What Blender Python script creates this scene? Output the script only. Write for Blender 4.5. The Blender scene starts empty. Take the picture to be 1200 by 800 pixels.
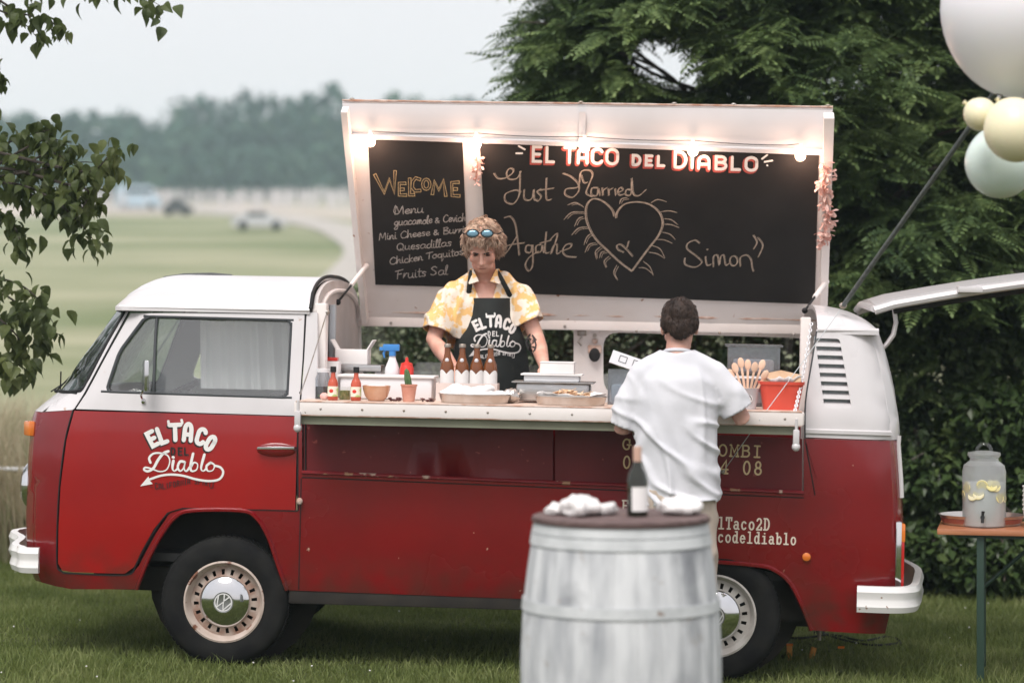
import bpy, bmesh, math, random
import numpy as np
from mathutils import Vector, Matrix, noise, geometry
from mathutils.bvhtree import BVHTree

sc = bpy.context.scene
C = sc.collection
rnd = random.Random(7)
rng = np.random.default_rng(7)

# ------------------------------------------------------------ camera, sky, sun, exposure
F = 2640.0            # focal length in photo pixels (photo 1200 x 800)
HZ = 375.0            # row of the horizon in the photo
CAMZ = 1.67
CAMY = -11.0
cam_d = bpy.data.cameras.new('camera')
cam = bpy.data.objects.new('camera', cam_d); C.objects.link(cam)
cam.location = (0, CAMY, CAMZ)
cam.rotation_euler = (math.radians(90), 0, 0)
cam_d.sensor_width = 36.0
cam_d.lens = F / 1200 * 36
cam_d.shift_y = -(400 - HZ) / 1200.0
cam_d.clip_start = 0.1
cam_d.clip_end = 3000
cam_d.dof.use_dof = True
cam_d.dof.focus_distance = 11.15
cam_d.dof.aperture_fstop = 1.4
sc.camera = cam

SUN_EL, SUN_AZ = math.radians(56), math.radians(200)   # azimuth from +Y towards +X
world = bpy.data.worlds.new("World"); sc.world = world
world.use_nodes = True
wn = world.node_tree.nodes; wl = world.node_tree.links
wn.clear()
wout = wn.new('ShaderNodeOutputWorld'); wbg = wn.new('ShaderNodeBackground')
sky = wn.new('ShaderNodeTexSky'); sky.sky_type = 'NISHITA'; sky.sun_disc = False
sky.sun_elevation = SUN_EL; sky.sun_rotation = SUN_AZ
sky.air_density = 1.5; sky.dust_density = 4.0
# cloud deck: an even overcast veil over the clear sky, slightly brighter overhead
wmix = wn.new('ShaderNodeMix'); wmix.data_type = 'RGBA'; wmix.inputs['Factor'].default_value = 0.93
tc = wn.new('ShaderNodeTexCoord'); nz = wn.new('ShaderNodeTexNoise'); nz.inputs['Scale'].default_value = 1.6; nz.inputs['Detail'].default_value = 5
cr = wn.new('ShaderNodeValToRGB')
cr.color_ramp.elements[0].position = .3; cr.color_ramp.elements[0].color = (3.92, 3.74, 3.86, 1)
cr.color_ramp.elements[1].position = .75; cr.color_ramp.elements[1].color = (4.42, 4.22, 4.34, 1)
wl.new(tc.outputs['Generated'], nz.inputs['Vector']); wl.new(nz.outputs['Fac'], cr.inputs['Fac'])
wl.new(sky.outputs['Color'], wmix.inputs['A']); wl.new(cr.outputs['Color'], wmix.inputs['B'])
wl.new(wmix.outputs['Result'], wbg.inputs['Color']); wbg.inputs['Strength'].default_value = 0.115
wl.new(wbg.outputs['Background'], wout.inputs['Surface'])

sun_d = bpy.data.lights.new('sun', 'SUN'); sun = bpy.data.objects.new('sun', sun_d); C.objects.link(sun)
sun_d.energy = 1.5; sun_d.angle = math.radians(30); sun_d.color = (1.0, 0.96, 0.92)
sd = Vector((math.sin(SUN_AZ) * math.cos(SUN_EL), math.cos(SUN_AZ) * math.cos(SUN_EL), math.sin(SUN_EL)))
sun.rotation_euler = sd.to_track_quat('Z', 'Y').to_euler()

sc.view_settings.view_transform = 'Standard'; sc.view_settings.look = 'None'
sc.view_settings.exposure = 1.08; sc.view_settings.gamma = 1.0
sc.render.engine = 'CYCLES'
sc.cycles.use_denoising = True
sc.cycles.max_bounces = 8; sc.cycles.transparent_max_bounces = 12
sc.cycles.volume_bounces = 1
sc.cycles.volume_step_rate = 4
sc.cycles.sample_clamp_indirect = 6

# ------------------------------------------------------------ helpers
def G(px, py, d):
    """the world point seen at photo pixel (px, py) at distance d along the view axis"""
    return Vector(((px - 600) / F * d, CAMY + d, CAMZ - (py - HZ) / F * d))

def tag(o, label=None, cat=None, group=None, kind=None):
    if label: o['label'] = label
    if cat: o['category'] = cat
    if group: o['group'] = group
    if kind: o['kind'] = kind
    return o

def empty(name, loc=(0, 0, 0), rz=0.0, mat=None):
    o = bpy.data.objects.new(name, None); C.objects.link(o)
    o.empty_display_size = .1
    if mat is not None: o.matrix_world = mat
    else:
        o.location = loc; o.rotation_euler = (0, 0, rz)
    return o

class MB:
    """collects shapes; build() links them as one mesh object"""
    def __init__(s): s.v = []; s.f = []
    def add(s, vs, fs):
        b = len(s.v); s.v += [tuple(p) for p in vs]; s.f += [tuple(b + i for i in f) for f in fs]; return s
    def box(s, c, size, rot=None, bev=0.0):
        hx, hy, hz = size[0] / 2, size[1] / 2, size[2] / 2
        c = Vector(c)
        if bev > 0:
            b = min(bev, hx * .49, hy * .49, hz * .49)
            bm = bmesh.new(); bmesh.ops.create_cube(bm, size=1)
            for v in bm.verts: v.co = Vector((v.co.x * hx * 2, v.co.y * hy * 2, v.co.z * hz * 2))
            bmesh.ops.bevel(bm, geom=bm.edges[:] + bm.verts[:], offset=b, segments=2, profile=.6, affect='EDGES')
            bm.verts.index_update()
            vs = [v.co.copy() for v in bm.verts]; fs = [[v.index for v in f.verts] for f in bm.faces]; bm.free()
        else:
            vs = [Vector((x, y, z)) for x in (-hx, hx) for y in (-hy, hy) for z in (-hz, hz)]
            fs = [(0, 1, 3, 2), (4, 6, 7, 5), (0, 4, 5, 1), (2, 3, 7, 6), (0, 2, 6, 4), (1, 5, 7, 3)]
        if rot is not None: vs = [rot @ v for v in vs]
        return s.add([v + c for v in vs], fs)
    def tube(s, pts, r, n=10, cap=True, flat=1.0, up=None):
        """sweep an ellipse along pts; r a number or one per point"""
        pts = [Vector(p) for p in pts]; m = len(pts)
        rs = [r] * m if not hasattr(r, '__len__') else list(r)
        vs = []; ref = Vector(up) if up is not None else None; prev = None
        for i, p in enumerate(pts):
            t = (pts[min(i + 1, m - 1)] - pts[max(i - 1, 0)])
            if t.length < 1e-9: t = Vector((0, 0, 1))
            t.normalize()
            if prev is None:
                a = ref if ref is not None else (Vector((0, 0, 1)) if abs(t.z) < .9 else Vector((1, 0, 0)))
            else: a = prev
            a = (a - t * a.dot(t))
            if a.length < 1e-6: a = t.orthogonal()
            a.normalize(); prev = a; b = t.cross(a)
            for k in range(n):
                q = 2 * math.pi * k / n
                vs.append(p + a * math.cos(q) * rs[i] * flat + b * math.sin(q) * rs[i])
        fs = [(i * n + k, i * n + (k + 1) % n, (i + 1) * n + (k + 1) % n, (i + 1) * n + k) for i in range(m - 1) for k in range(n)]
        if cap: fs += [tuple(range(n))[::-1], tuple((m - 1) * n + k for k in range(n))]
        return s.add(vs, fs)
    def lathe(s, prof, c=(0, 0, 0), n=24, rot=None, sy=1.0):
        """profile [(radius, z)...] turned round z"""
        c = Vector(c); vs = []; m = len(prof)
        for r, z in prof:
            r = max(r, 1e-5)
            for k in range(n):
                q = 2 * math.pi * k / n
                v = Vector((r * math.cos(q), r * math.sin(q) * sy, z))
                if rot is not None: v = rot @ v
                vs.append(v + c)
        fs = [(i * n + k, i * n + (k + 1) % n, (i + 1) * n + (k + 1) % n, (i + 1) * n + k) for i in range(m - 1) for k in range(n)]
        return s.add(vs, fs)
    def ball(s, c, r, n=14, m=9, rot=None):
        r = r if hasattr(r, '__len__') else (r, r, r); c = Vector(c); vs = []; 
        for i in range(m + 1):
            a = math.pi * i / m
            for k in range(n):
                q = 2 * math.pi * k / n
                v = Vector((r[0] * math.sin(a) * math.cos(q), r[1] * math.sin(a) * math.sin(q), r[2] * math.cos(a)))
                if rot is not None: v = rot @ v
                vs.append(c + v)
        fs = [(i * n + k, (i + 1) * n + k, (i + 1) * n + (k + 1) % n, i * n + (k + 1) % n) for i in range(m) for k in range(n)]
        return s.add(vs, fs)
    def prism(s, poly, fn, d0, d1):
        """extrude the polygon; fn(u, v, depth) -> point"""
        n = len(poly); vs = [fn(u, v, d0) for u, v in poly] + [fn(u, v, d1) for u, v in poly]
        tris = geometry.tessellate_polygon([[Vector((u, v, 0)) for u, v in poly]])
        fs = [tuple(t) for t in tris] + [tuple(n + i for i in t[::-1]) for t in tris]
        fs += [(i, n + i, n + (i + 1) % n, (i + 1) % n) for i in range(n)]
        return s.add(vs, fs)
    def build(s, name, m, parent=None, smooth=True, weld=True, angle=38):
        me = bpy.data.meshes.new(name); me.from_pydata(s.v, [], s.f)
        bm = bmesh.new(); bm.from_mesh(me)
        if weld: bmesh.ops.remove_doubles(bm, verts=bm.verts, dist=1e-5)
        bmesh.ops.recalc_face_normals(bm, faces=bm.faces)
        for f in bm.faces: f.smooth = smooth
        if smooth:
            for e in bm.edges:
                if len(e.link_faces) == 2 and e.calc_face_angle(0) > math.radians(angle): e.smooth = False
        bm.to_mesh(me); bm.free()
        if m is not None: me.materials.append(m)
        o = bpy.data.objects.new(name, me); C.objects.link(o)
        if parent is not None: o.parent = parent
        return o

def np_mesh(name, verts, faces, m, parent=None, smooth=False, k=None):
    """fast mesh from arrays; faces (n, 3) or (n, 4)"""
    me = bpy.data.meshes.new(name)
    verts = np.asarray(verts, dtype=np.float32); faces = np.asarray(faces, dtype=np.int32); k = faces.shape[1]
    me.vertices.add(len(verts)); me.vertices.foreach_set('co', verts.ravel())
    me.loops.add(faces.size); me.loops.foreach_set('vertex_index', faces.ravel())
    me.polygons.add(len(faces)); me.polygons.foreach_set('loop_start', np.arange(0, faces.size, k, dtype=np.int32))
    me.polygons.foreach_set('use_smooth', np.full(len(faces), smooth))
    me.update(calc_edges=True); me.validate()
    if m is not None: me.materials.append(m)
    o = bpy.data.objects.new(name, me); C.objects.link(o)
    if parent is not None: o.parent = parent
    return o

def catmull(pts, k=6, closed=False):
    P_ = [tuple(p) for p in pts]; n = len(P_); out = []
    if n < 3 and not closed: return P_
    rng_ = range(n) if closed else range(n - 1)
    for i in rng_:
        if closed: a, b, c, d = P_[(i - 1) % n], P_[i], P_[(i + 1) % n], P_[(i + 2) % n]
        else: a, b, c, d = P_[max(i - 1, 0)], P_[i], P_[i + 1], P_[min(i + 2, n - 1)]
        for j in range(k):
            t = j / k
            out.append(tuple(.5 * (2 * b[q] + (c[q] - a[q]) * t + (2 * a[q] - 5 * b[q] + 4 * c[q] - d[q]) * t * t + (3 * b[q] - a[q] - 3 * c[q] + d[q]) * t ** 3) for q in range(len(b))))
    if not closed: out.append(P_[-1])
    return out

def interp(x, tab): return float(np.interp(x, [t[0] for t in tab], [t[1] for t in tab]))

# ------------------------------------------------------------ materials
def pm(name, col, rough=.5, metal=0.0, col2=None, scale=6.0, detail=4.0, lo=.35, hi=.65, stretch=None, bump=0.0, bscale=60.0, bdist=.002,
       coat=0.0, trans=0.0, ior=1.45, alpha=1.0, spots=None, sss=0.0, sheen=0.0, emis=None, estr=0.0, rvar=0.0, spec=.5):
    """principled material, two colours mixed by noise, optional spots [(colour, scale, threshold, softness)], bump"""
    m = bpy.data.materials.new(name); m.use_nodes = True
    nt = m.node_tree; N = nt.nodes; L = nt.links; b = N['Principled BSDF']
    def I(k, v):
        if k in b.inputs: b.inputs[k].default_value = v
    c4 = (*col, 1)
    I('Base Color', c4); I('Roughness', rough); I('Metallic', metal); I('IOR', ior); I('Alpha', alpha)
    I('Coat Weight', coat); I('Coat Roughness', .08); I('Transmission Weight', trans); I('Subsurface Weight', sss)
    I('Specular IOR Level', spec)
    if sss: I('Subsurface Radius', (.012, .006, .003))
    if sheen: I('Sheen Weight', sheen)
    if emis: I('Emission Color', (*emis, 1)); I('Emission Strength', estr)
    tc = N.new('ShaderNodeTexCoord'); src = tc.outputs['Object']
    if stretch:
        mp = N.new('ShaderNodeMapping'); mp.inputs['Scale'].default_value = stretch
        L.new(src, mp.inputs['Vector']); src2 = mp.outputs['Vector']
    else: src2 = src
    cur = None
    if col2 is not None:
        n1 = N.new('ShaderNodeTexNoise'); n1.inputs['Scale'].default_value = scale; n1.inputs['Detail'].default_value = detail
        L.new(src2, n1.inputs['Vector'])
        r1 = N.new('ShaderNodeValToRGB'); r1.color_ramp.elements[0].position = lo; r1.color_ramp.elements[1].position = hi
        r1.color_ramp.elements[0].color = c4; r1.color_ramp.elements[1].color = (*col2, 1)
        L.new(n1.outputs['Fac'], r1.inputs['Fac']); cur = r1.outputs['Color']
        if rvar:
            rm = N.new('ShaderNodeMapRange'); rm.inputs['To Min'].default_value = max(0, rough - rvar); rm.inputs['To Max'].default_value = rough + rvar
            L.new(n1.outputs['Fac'], rm.inputs['Value']); L.new(rm.outputs['Result'], b.inputs['Roughness'])
    for i, (sc_col, ss, th, soft) in enumerate(spots or []):
        n2 = N.new('ShaderNodeTexNoise'); n2.inputs['Scale'].default_value = ss; n2.inputs['Detail'].default_value = 6
        mp2 = N.new('ShaderNodeMapping'); mp2.inputs['Location'].default_value = (3.1 * i + 1.7, 5.3 * i, 2.2 * i)
        L.new(src, mp2.inputs['Vector']); L.new(mp2.outputs['Vector'], n2.inputs['Vector'])
        mr = N.new('ShaderNodeMapRange'); mr.inputs['From Min'].default_value = th; mr.inputs['From Max'].default_value = th + soft
        L.new(n2.outputs['Fac'], mr.inputs['Value'])
        mx = N.new('ShaderNodeMix'); mx.data_type = 'RGBA'
        L.new(mr.outputs['Result'], mx.inputs['Factor'])
        if cur is None: mx.inputs['A'].default_value = c4
        else: L.new(cur, mx.inputs['A'])
        mx.inputs['B'].default_value = (*sc_col, 1); cur = mx.outputs['Result']
    if cur is not None: L.new(cur, b.inputs['Base Color'])
    if bump:
        nb = N.new('ShaderNodeTexNoise'); nb.inputs['Scale'].default_value = bscale; nb.inputs['Detail'].default_value = 4
        L.new(src2, nb.inputs['Vector'])
        bp = N.new('ShaderNodeBump'); bp.inputs['Strength'].default_value = bump; bp.inputs['Distance'].default_value = bdist
        L.new(nb.outputs['Fac'], bp.inputs['Height']); L.new(bp.outputs['Normal'], b.inputs['Normal'])
    return m

def glass_mat(name, tint=(.9, .95, .95), refl=.12, rough=.02, alpha=.16):
    """thin sheet glass: mostly see-through with mirror reflections"""
    m = bpy.data.materials.new(name); m.use_nodes = True; N = m.node_tree.nodes; L = m.node_tree.links; N.clear()
    out = N.new('ShaderNodeOutputMaterial'); mix = N.new('ShaderNodeMixShader'); tr = N.new('ShaderNodeBsdfTransparent'); gl = N.new('ShaderNodeBsdfGlossy')
    lw_ = N.new('ShaderNodeLayerWeight'); fr = N.new('ShaderNodeMath'); fr.operation = 'POWER'; fr.inputs[1].default_value = 4.0
    L.new(lw_.outputs['Facing'], fr.inputs[0])
    mth = N.new('ShaderNodeMath'); mth.operation = 'ADD'; mth.use_clamp = True; mth.inputs[1].default_value = refl
    tr.inputs['Color'].default_value = (*tint, 1); gl.inputs['Roughness'].default_value = rough
    L.new(fr.outputs['Value'], mth.inputs[0]); L.new(mth.outputs['Value'], mix.inputs['Fac'])
    L.new(tr.outputs['BSDF'], mix.inputs[1]); L.new(gl.outputs['BSDF'], mix.inputs[2]); L.new(mix.outputs['Shader'], out.inputs['Surface'])
    return m

def frosted(name, white=.3, tint=(.95, .97, .97)):
    m = glass_mat(name, tint, .10, .12); N = m.node_tree.nodes; L = m.node_tree.links; out = [n for n in N if n.type == 'OUTPUT_MATERIAL'][0]; mx = [n for n in N if n.type == 'MIX_SHADER'][0]
    d = N.new('ShaderNodeBsdfDiffuse'); d.inputs['Color'].default_value = (.78, .80, .80, 1); tl = N.new('ShaderNodeBsdfTranslucent'); tl.inputs['Color'].default_value = (.8, .82, .82, 1)
    a = N.new('ShaderNodeMixShader'); L.new(d.outputs[0], a.inputs[1]); L.new(tl.outputs[0], a.inputs[2]); b = N.new('ShaderNodeMixShader'); b.inputs['Fac'].default_value = white
    L.new(mx.outputs[0], b.inputs[1]); L.new(a.outputs[0], b.inputs[2]); L.new(b.outputs[0], out.inputs['Surface']); return m

def leaf_mat(name, c1, c2, c3, rough=.45, trans=.35, scale=1.3):
    """leaves: three greens mixed by position and by leaf, some light passing through"""
    m = bpy.data.materials.new(name); m.use_nodes = True; N = m.node_tree.nodes; L = m.node_tree.links; N.clear()
    out = N.new('ShaderNodeOutputMaterial'); mix = N.new('ShaderNodeMixShader'); pb = N.new('ShaderNodeBsdfPrincipled'); tl = N.new('ShaderNodeBsdfTranslucent')
    geo = N.new('ShaderNodeNewGeometry'); tc = N.new('ShaderNodeTexCoord')
    no = N.new('ShaderNodeTexNoise'); no.inputs['Scale'].default_value = scale; no.inputs['Detail'].default_value = 3
    L.new(tc.outputs['Object'], no.inputs['Vector'])
    ad = N.new('ShaderNodeMath'); ad.operation = 'MULTIPLY_ADD'; ad.inputs[1].default_value = .45
    sb = N.new('ShaderNodeMath'); sb.operation = 'MULTIPLY_ADD'; sb.inputs[1].default_value = 1.3; sb.inputs[2].default_value = -.35
    L.new(no.outputs['Fac'], sb.inputs[0]); L.new(geo.outputs['Random Per Island'], ad.inputs[0]); L.new(sb.outputs['Value'], ad.inputs[2])
    r = N.new('ShaderNodeValToRGB'); e = r.color_ramp.elements; e[0].position = .15; e[0].color = (*c1, 1); e[1].position = .95; e[1].color = (*c3, 1)
    k = e.new(.55); k.color = (*c2, 1)
    L.new(ad.outputs['Value'], r.inputs['Fac']); L.new(r.outputs['Color'], pb.inputs['Base Color']); L.new(r.outputs['Color'], tl.inputs['Color'])
    pb.inputs['Roughness'].default_value = rough; pb.inputs['Specular IOR Level'].default_value = .35
    mix.inputs['Fac'].default_value = trans
    L.new(pb.outputs['BSDF'], mix.inputs[1]); L.new(tl.outputs['BSDF'], mix.inputs[2]); L.new(mix.outputs['Shader'], out.inputs['Surface'])
    return m

M = {}
M['red'] = pm('red_paint', (.22, .004, .009), .26, col2=(.155, .003, .007), scale=1.6, rvar=.12, coat=.7, bump=.12, bscale=1.8, bdist=.03,
              spots=[((.55, .40, .30), 22, .735, .02)])
M['red_flap'] = pm('dull_flecked_shaded_red', (.17, .004, .008), .5, col2=(.115, .003, .006), scale=2.2, rvar=.1, coat=.08, bump=.1, bscale=2, bdist=.02, spots=[((.30, .06, .05), 30, .70, .03)])  # dull flecked red; the counter's shade is put into the darker tone
M['red_door'] = pm('bright_red_paint', (.33, .007, .009), .22, col2=(.265, .005, .008), scale=1.5, rvar=.1, coat=.7, bump=.1, bscale=2.0, bdist=.03)
M['white'] = pm('white_paint', (.63, .61, .62), .30, col2=(.57, .55, .555), scale=2.5, rvar=.1, coat=.3, spots=[((.45, .33, .27), 13, .74, .03)])
M['old_white'] = pm('aged_white_paint', (.82, .77, .75), .42, col2=(.76, .70, .67), scale=4, bump=.15, bscale=30, bdist=.002,
                    spots=[((.34, .17, .10), 16, .70, .03), ((.1, .06, .04), 40, .73, .02)])
M['rust'] = pm('rusty_edge', (.42, .24, .17), .8, col2=(.62, .52, .47), scale=18, bump=.4, bscale=60)
M['black'] = pm('black_rubber', (.012, .012, .013), .6, spec=.3, col2=(.02, .02, .021), scale=8)
M['seal'] = pm('grey_rubber_seal', (.05, .055, .06), .5)
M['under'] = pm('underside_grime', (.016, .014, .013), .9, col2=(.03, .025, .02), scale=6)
M['chrome'] = pm('chrome', (.72, .73, .74), .08, 1.0, col2=(.6, .61, .62), scale=3, rvar=.05)
M['steel'] = pm('brushed_steel', (.55, .55, .55), .32, 1.0, col2=(.45, .45, .45), scale=20, stretch=(1, 1, 12))
M['dull_steel'] = pm('dull_zinc', (.42, .40, .38), .5, .8, col2=(.3, .25, .2), scale=20)
M['glass'] = glass_mat('window_glass', (.93, .96, .95), .14); M['cab_glass'] = glass_mat('cab_window_glass', (.95, .97, .96), .13, .02)
M['screen_glass'] = glass_mat('windscreen_glass', (.55, .62, .60), .10)
M['tyre'] = pm('tyre_rubber', (.009, .009, .010), .85, spec=.15, col2=(.018, .018, .017), scale=9, bump=.3, bscale=90)
M['rim'] = pm('cream_rim_paint', (.52, .44, .39), .45, col2=(.42, .34, .29), scale=12, spots=[((.17, .07, .04), 18, .60, .05)])
M['hub_red'] = pm('rusty_red_rim_ring', (.26, .15, .11), .6, col2=(.46, .39, .34), scale=14)
M['silver_rim'] = pm('silver_rim_paint', (.55, .53, .50), .4, col2=(.42, .39, .36), scale=12)
M['orange_lens'] = pm('orange_lens', (.75, .20, .03), .15, coat=.5)
M['red_lens'] = pm('red_lens', (.5, .02, .02), .15, coat=.5)
M['chalkboard'] = pm('chalkboard_black', (.011, .010, .010), .75, col2=(.028, .024, .022), scale=2.4, detail=6, lo=.42, hi=.8, bump=.05, bscale=80)
M['chalk'] = pm('beige_chalk', (.62, .50, .40), .95, col2=(.30, .24, .19), scale=55, lo=.3, hi=.75)
M['chalk_white'] = pm('white_chalk', (.62, .56, .52), .95, col2=(.25, .22, .2), scale=60, lo=.3, hi=.75)
M['chalk_gold'] = pm('yellow_chalk', (.66, .48, .25), .95, col2=(.36, .25, .13), scale=55, lo=.3, hi=.75)
M['letter_white'] = pm('white_lettering', (.80, .78, .76), .5)
M['letter_red'] = pm('red_letter_edge', (.50, .10, .08), .6)
M['letter_black'] = pm('black_lettering', (.012, .011, .011), .5)
M['letter_dark'] = pm('faded_dark_red_lettering', (.050, .008, .010), .5)
M['letter_gold'] = pm('gold_lettering', (.80, .62, .36), .5)
M['letter_cream'] = pm('cream_lettering', (.80, .70, .60), .5)
M['counter'] = pm('counter_top_wood', (.60, .42, .33), .5, col2=(.70, .55, .46), scale=7, stretch=(1, 8, 8), spots=[((.28, .14, .09), 10, .66, .05)])
M['olive'] = pm('olive_grey_metal', (.28, .29, .21), .55, col2=(.22, .22, .16), scale=5)
M['paper'] = pm('white_paper', (.80, .78, .77), .8, col2=(.74, .72, .71), scale=9, bump=.2, bscale=12, bdist=.01)
M['plastic_white'] = pm('white_plastic', (.76, .76, .78), .35)
M['blue_plastic'] = pm('blue_plastic', (.05, .22, .55), .35)
M['red_plastic'] = pm('red_plastic', (.62, .035, .025), .35, coat=.2)
M['coral_plastic'] = pm('coral_red_plastic', (.66, .085, .055), .4, coat=.2)
M['terracotta'] = pm('terracotta', (.55, .24, .17), .8, col2=(.62, .33, .25), scale=15)
M['cactus'] = pm('cactus_green', (.05, .11, .045), .6, col2=(.09, .17, .06), scale=30)
M['amber'] = pm('amber_bottle_glass', (.22, .065, .018), .10, col2=(.32, .11, .03), scale=6, trans=.35, coat=.4)
M['dark_bottle'] = pm('dark_green_bottle_glass', (.012, .014, .008), .08, coat=.5)
M['sauce'] = pm('red_chilli_sauce', (.55, .09, .04), .18, col2=(.42, .06, .03), scale=8, coat=.6)
M['clear'] = glass_mat('clear_vessel_glass', (.95, .97, .96), .07)
M['tub'] = glass_mat('cloudy_plastic_tub', (.80, .84, .88), .18, .25)
M['copper'] = pm('amber_glass_bowl', (.52, .25, .13), .15, col2=(.62, .38, .26), scale=9, coat=.6)
M['foil'] = pm('tin_tray', (.62, .60, .58), .3, .9, col2=(.5, .45, .4), scale=12)
M['kraft'] = pm('kraft_cardboard', (.48, .30, .18), .8, col2=(.56, .38, .25), scale=14)
M['tortilla'] = pm('corn_tortilla', (.72, .55, .38), .7, col2=(.62, .36, .20), scale=24)
M['salad'] = pm('green_salsa', (.12, .16, .05), .6, col2=(.30, .25, .10), scale=60)
M['olives'] = pm('dark_berries', (.10, .03, .03), .3, coat=.4)
M['pink_petal'] = pm('dried_pink_petals', (.70, .38, .32), .8, col2=(.78, .58, .52), scale=20)
M['skin'] = pm('skin', (.70, .42, .33), .5, col2=(.60, .31, .24), scale=14, sss=.15, bump=.12, bscale=90, bdist=.0015)
M['skin2'] = pm('skin_light', (.58, .34, .27), .5, col2=(.52, .28, .22), scale=14, sss=.15, bump=.1, bscale=90, bdist=.0015)
M['hair'] = pm('sandy_brown_hair', (.20, .11, .07), .6, col2=(.50, .38, .29), scale=20, lo=.3, hi=.65)
M['dark_hair'] = pm('dark_brown_hair', (.022, .013, .010), .75, col2=(.045, .026, .019), scale=30)
M['tshirt'] = pm('white_cotton', (.68, .68, .72), .9, col2=(.64, .645, .69), scale=3, bump=.25, bscale=7, bdist=.02, sheen=.2)
M['beige'] = pm('beige_cotton', (.58, .49, .42), .85, col2=(.46, .38, .31), scale=5, bump=.2, bscale=160)
M['apron'] = pm('black_apron_cloth', (.013, .016, .016), .85, col2=(.022, .026, .025), scale=5, bump=.35, bscale=9, bdist=.02)
M['shirt'] = pm('yellow_floral_shirt', (.80, .50, .20), .85, col2=(.80, .72, .62), scale=24, lo=.46, hi=.53, detail=4, bump=.3, bscale=8, bdist=.02)
M['denim'] = pm('dark_trousers', (.04, .045, .06), .8)
M['shoe'] = pm('canvas_shoe', (.5, .48, .45), .7)
M['tattoo'] = pm('tattoo_ink', (.035, .03, .03), .7)
M['lens_blue'] = pm('blue_mirror_lens', (.14, .26, .33), .15, .5)
M['green_metal'] = pm('green_painted_steel', (.025, .055, .040), .5)
M['table_wood'] = pm('varnished_table_wood', (.52, .22, .11), .4, col2=(.42, .16, .08), scale=5, stretch=(1, 10, 10), coat=.3)
M['lemon'] = pm('lemon_slices', (.80, .70, .30), .4, col2=(.82, .76, .52), scale=25)
M['lemonade'] = pm('cloudy_lemonade', (.66, .68, .68), .3, col2=(.60, .62, .62), scale=8)
M['barrel'] = pm('whitewashed_oak', (.62, .635, .65), .85, col2=(.27, .285, .31), scale=3.2, detail=9, lo=.40, hi=.78, stretch=(4, 4, .8), bump=.35, bscale=40,
                 spots=[((.20, .21, .23), 4.5, .54, .25), ((.34, .30, .27), 9, .62, .12)])
M['hoop'] = pm('whitewashed_iron_hoop', (.58, .60, .61), .7, col2=(.42, .44, .45), scale=8, spots=[((.22, .16, .13), 14, .68, .06)])
M['lid_wood'] = pm('dark_weathered_lid', (.075, .045, .042), .6, col2=(.15, .10, .095), scale=9, stretch=(1, 6, 6))
M['balloon_white'] = pm('white_balloon', (.88, .86, .90), .42, sss=.1, coat=.1)
M['balloon_yellow'] = pm('pale_yellow_balloon', (.86, .79, .55), .42, sss=.1, coat=.1)
M['balloon_mint'] = pm('pale_mint_balloon', (.72, .83, .78), .42, sss=.1, coat=.1)
M['balloon_pink'] = pm('pale_pink_balloon', (.76, .62, .62), .38, sss=.1, coat=.2)
M['bark'] = pm('bark', (.09, .075, .062), .9, col2=(.16, .14, .12), scale=10, stretch=(4, 4, 1), bump=.6, bscale=30)
M['curtain'] = pm('white_curtain', (.86, .85, .86), .9)
M['dash'] = pm('dashboard_vinyl', (.02, .02, .021), .6)
M['interior'] = pm('van_lining', (.60, .56, .55), .6, col2=(.52, .48, .46), scale=5)
M['rope'] = pm('pale_grey_cord', (.50, .52, .53), .8)
M['frost'] = frosted('frosted_jar_glass', .38)
M['grass'] = leaf_mat('lawn_blades', (.115, .155, .042), (.20, .25, .075), (.34, .37, .16), .6, .5, 2.2)
M['dry'] = leaf_mat('dry_grass', (.40, .34, .22), (.55, .48, .34), (.22, .26, .12), .7, .4, 3)
M['leaf'] = leaf_mat('acacia_leaves', (.045, .080, .034), (.12, .18, .062), (.28, .36, .14), .5, .35, 1.1)
M['leaf2'] = leaf_mat('hedge_leaves', (.028, .048, .024), (.060, .092, .038), (.14, .18, .075), .4, .30, 1.4)
M['leaf3'] = leaf_mat('near_leaves', (.045, .065, .022), (.09, .12, .038), (.17, .20, .07), .5, .45, 4)
M['far_leaf'] = leaf_mat('far_wood_leaves', (.018, .045, .032), (.034, .088, .058), (.12, .18, .09), .7, .1, .09)

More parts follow.
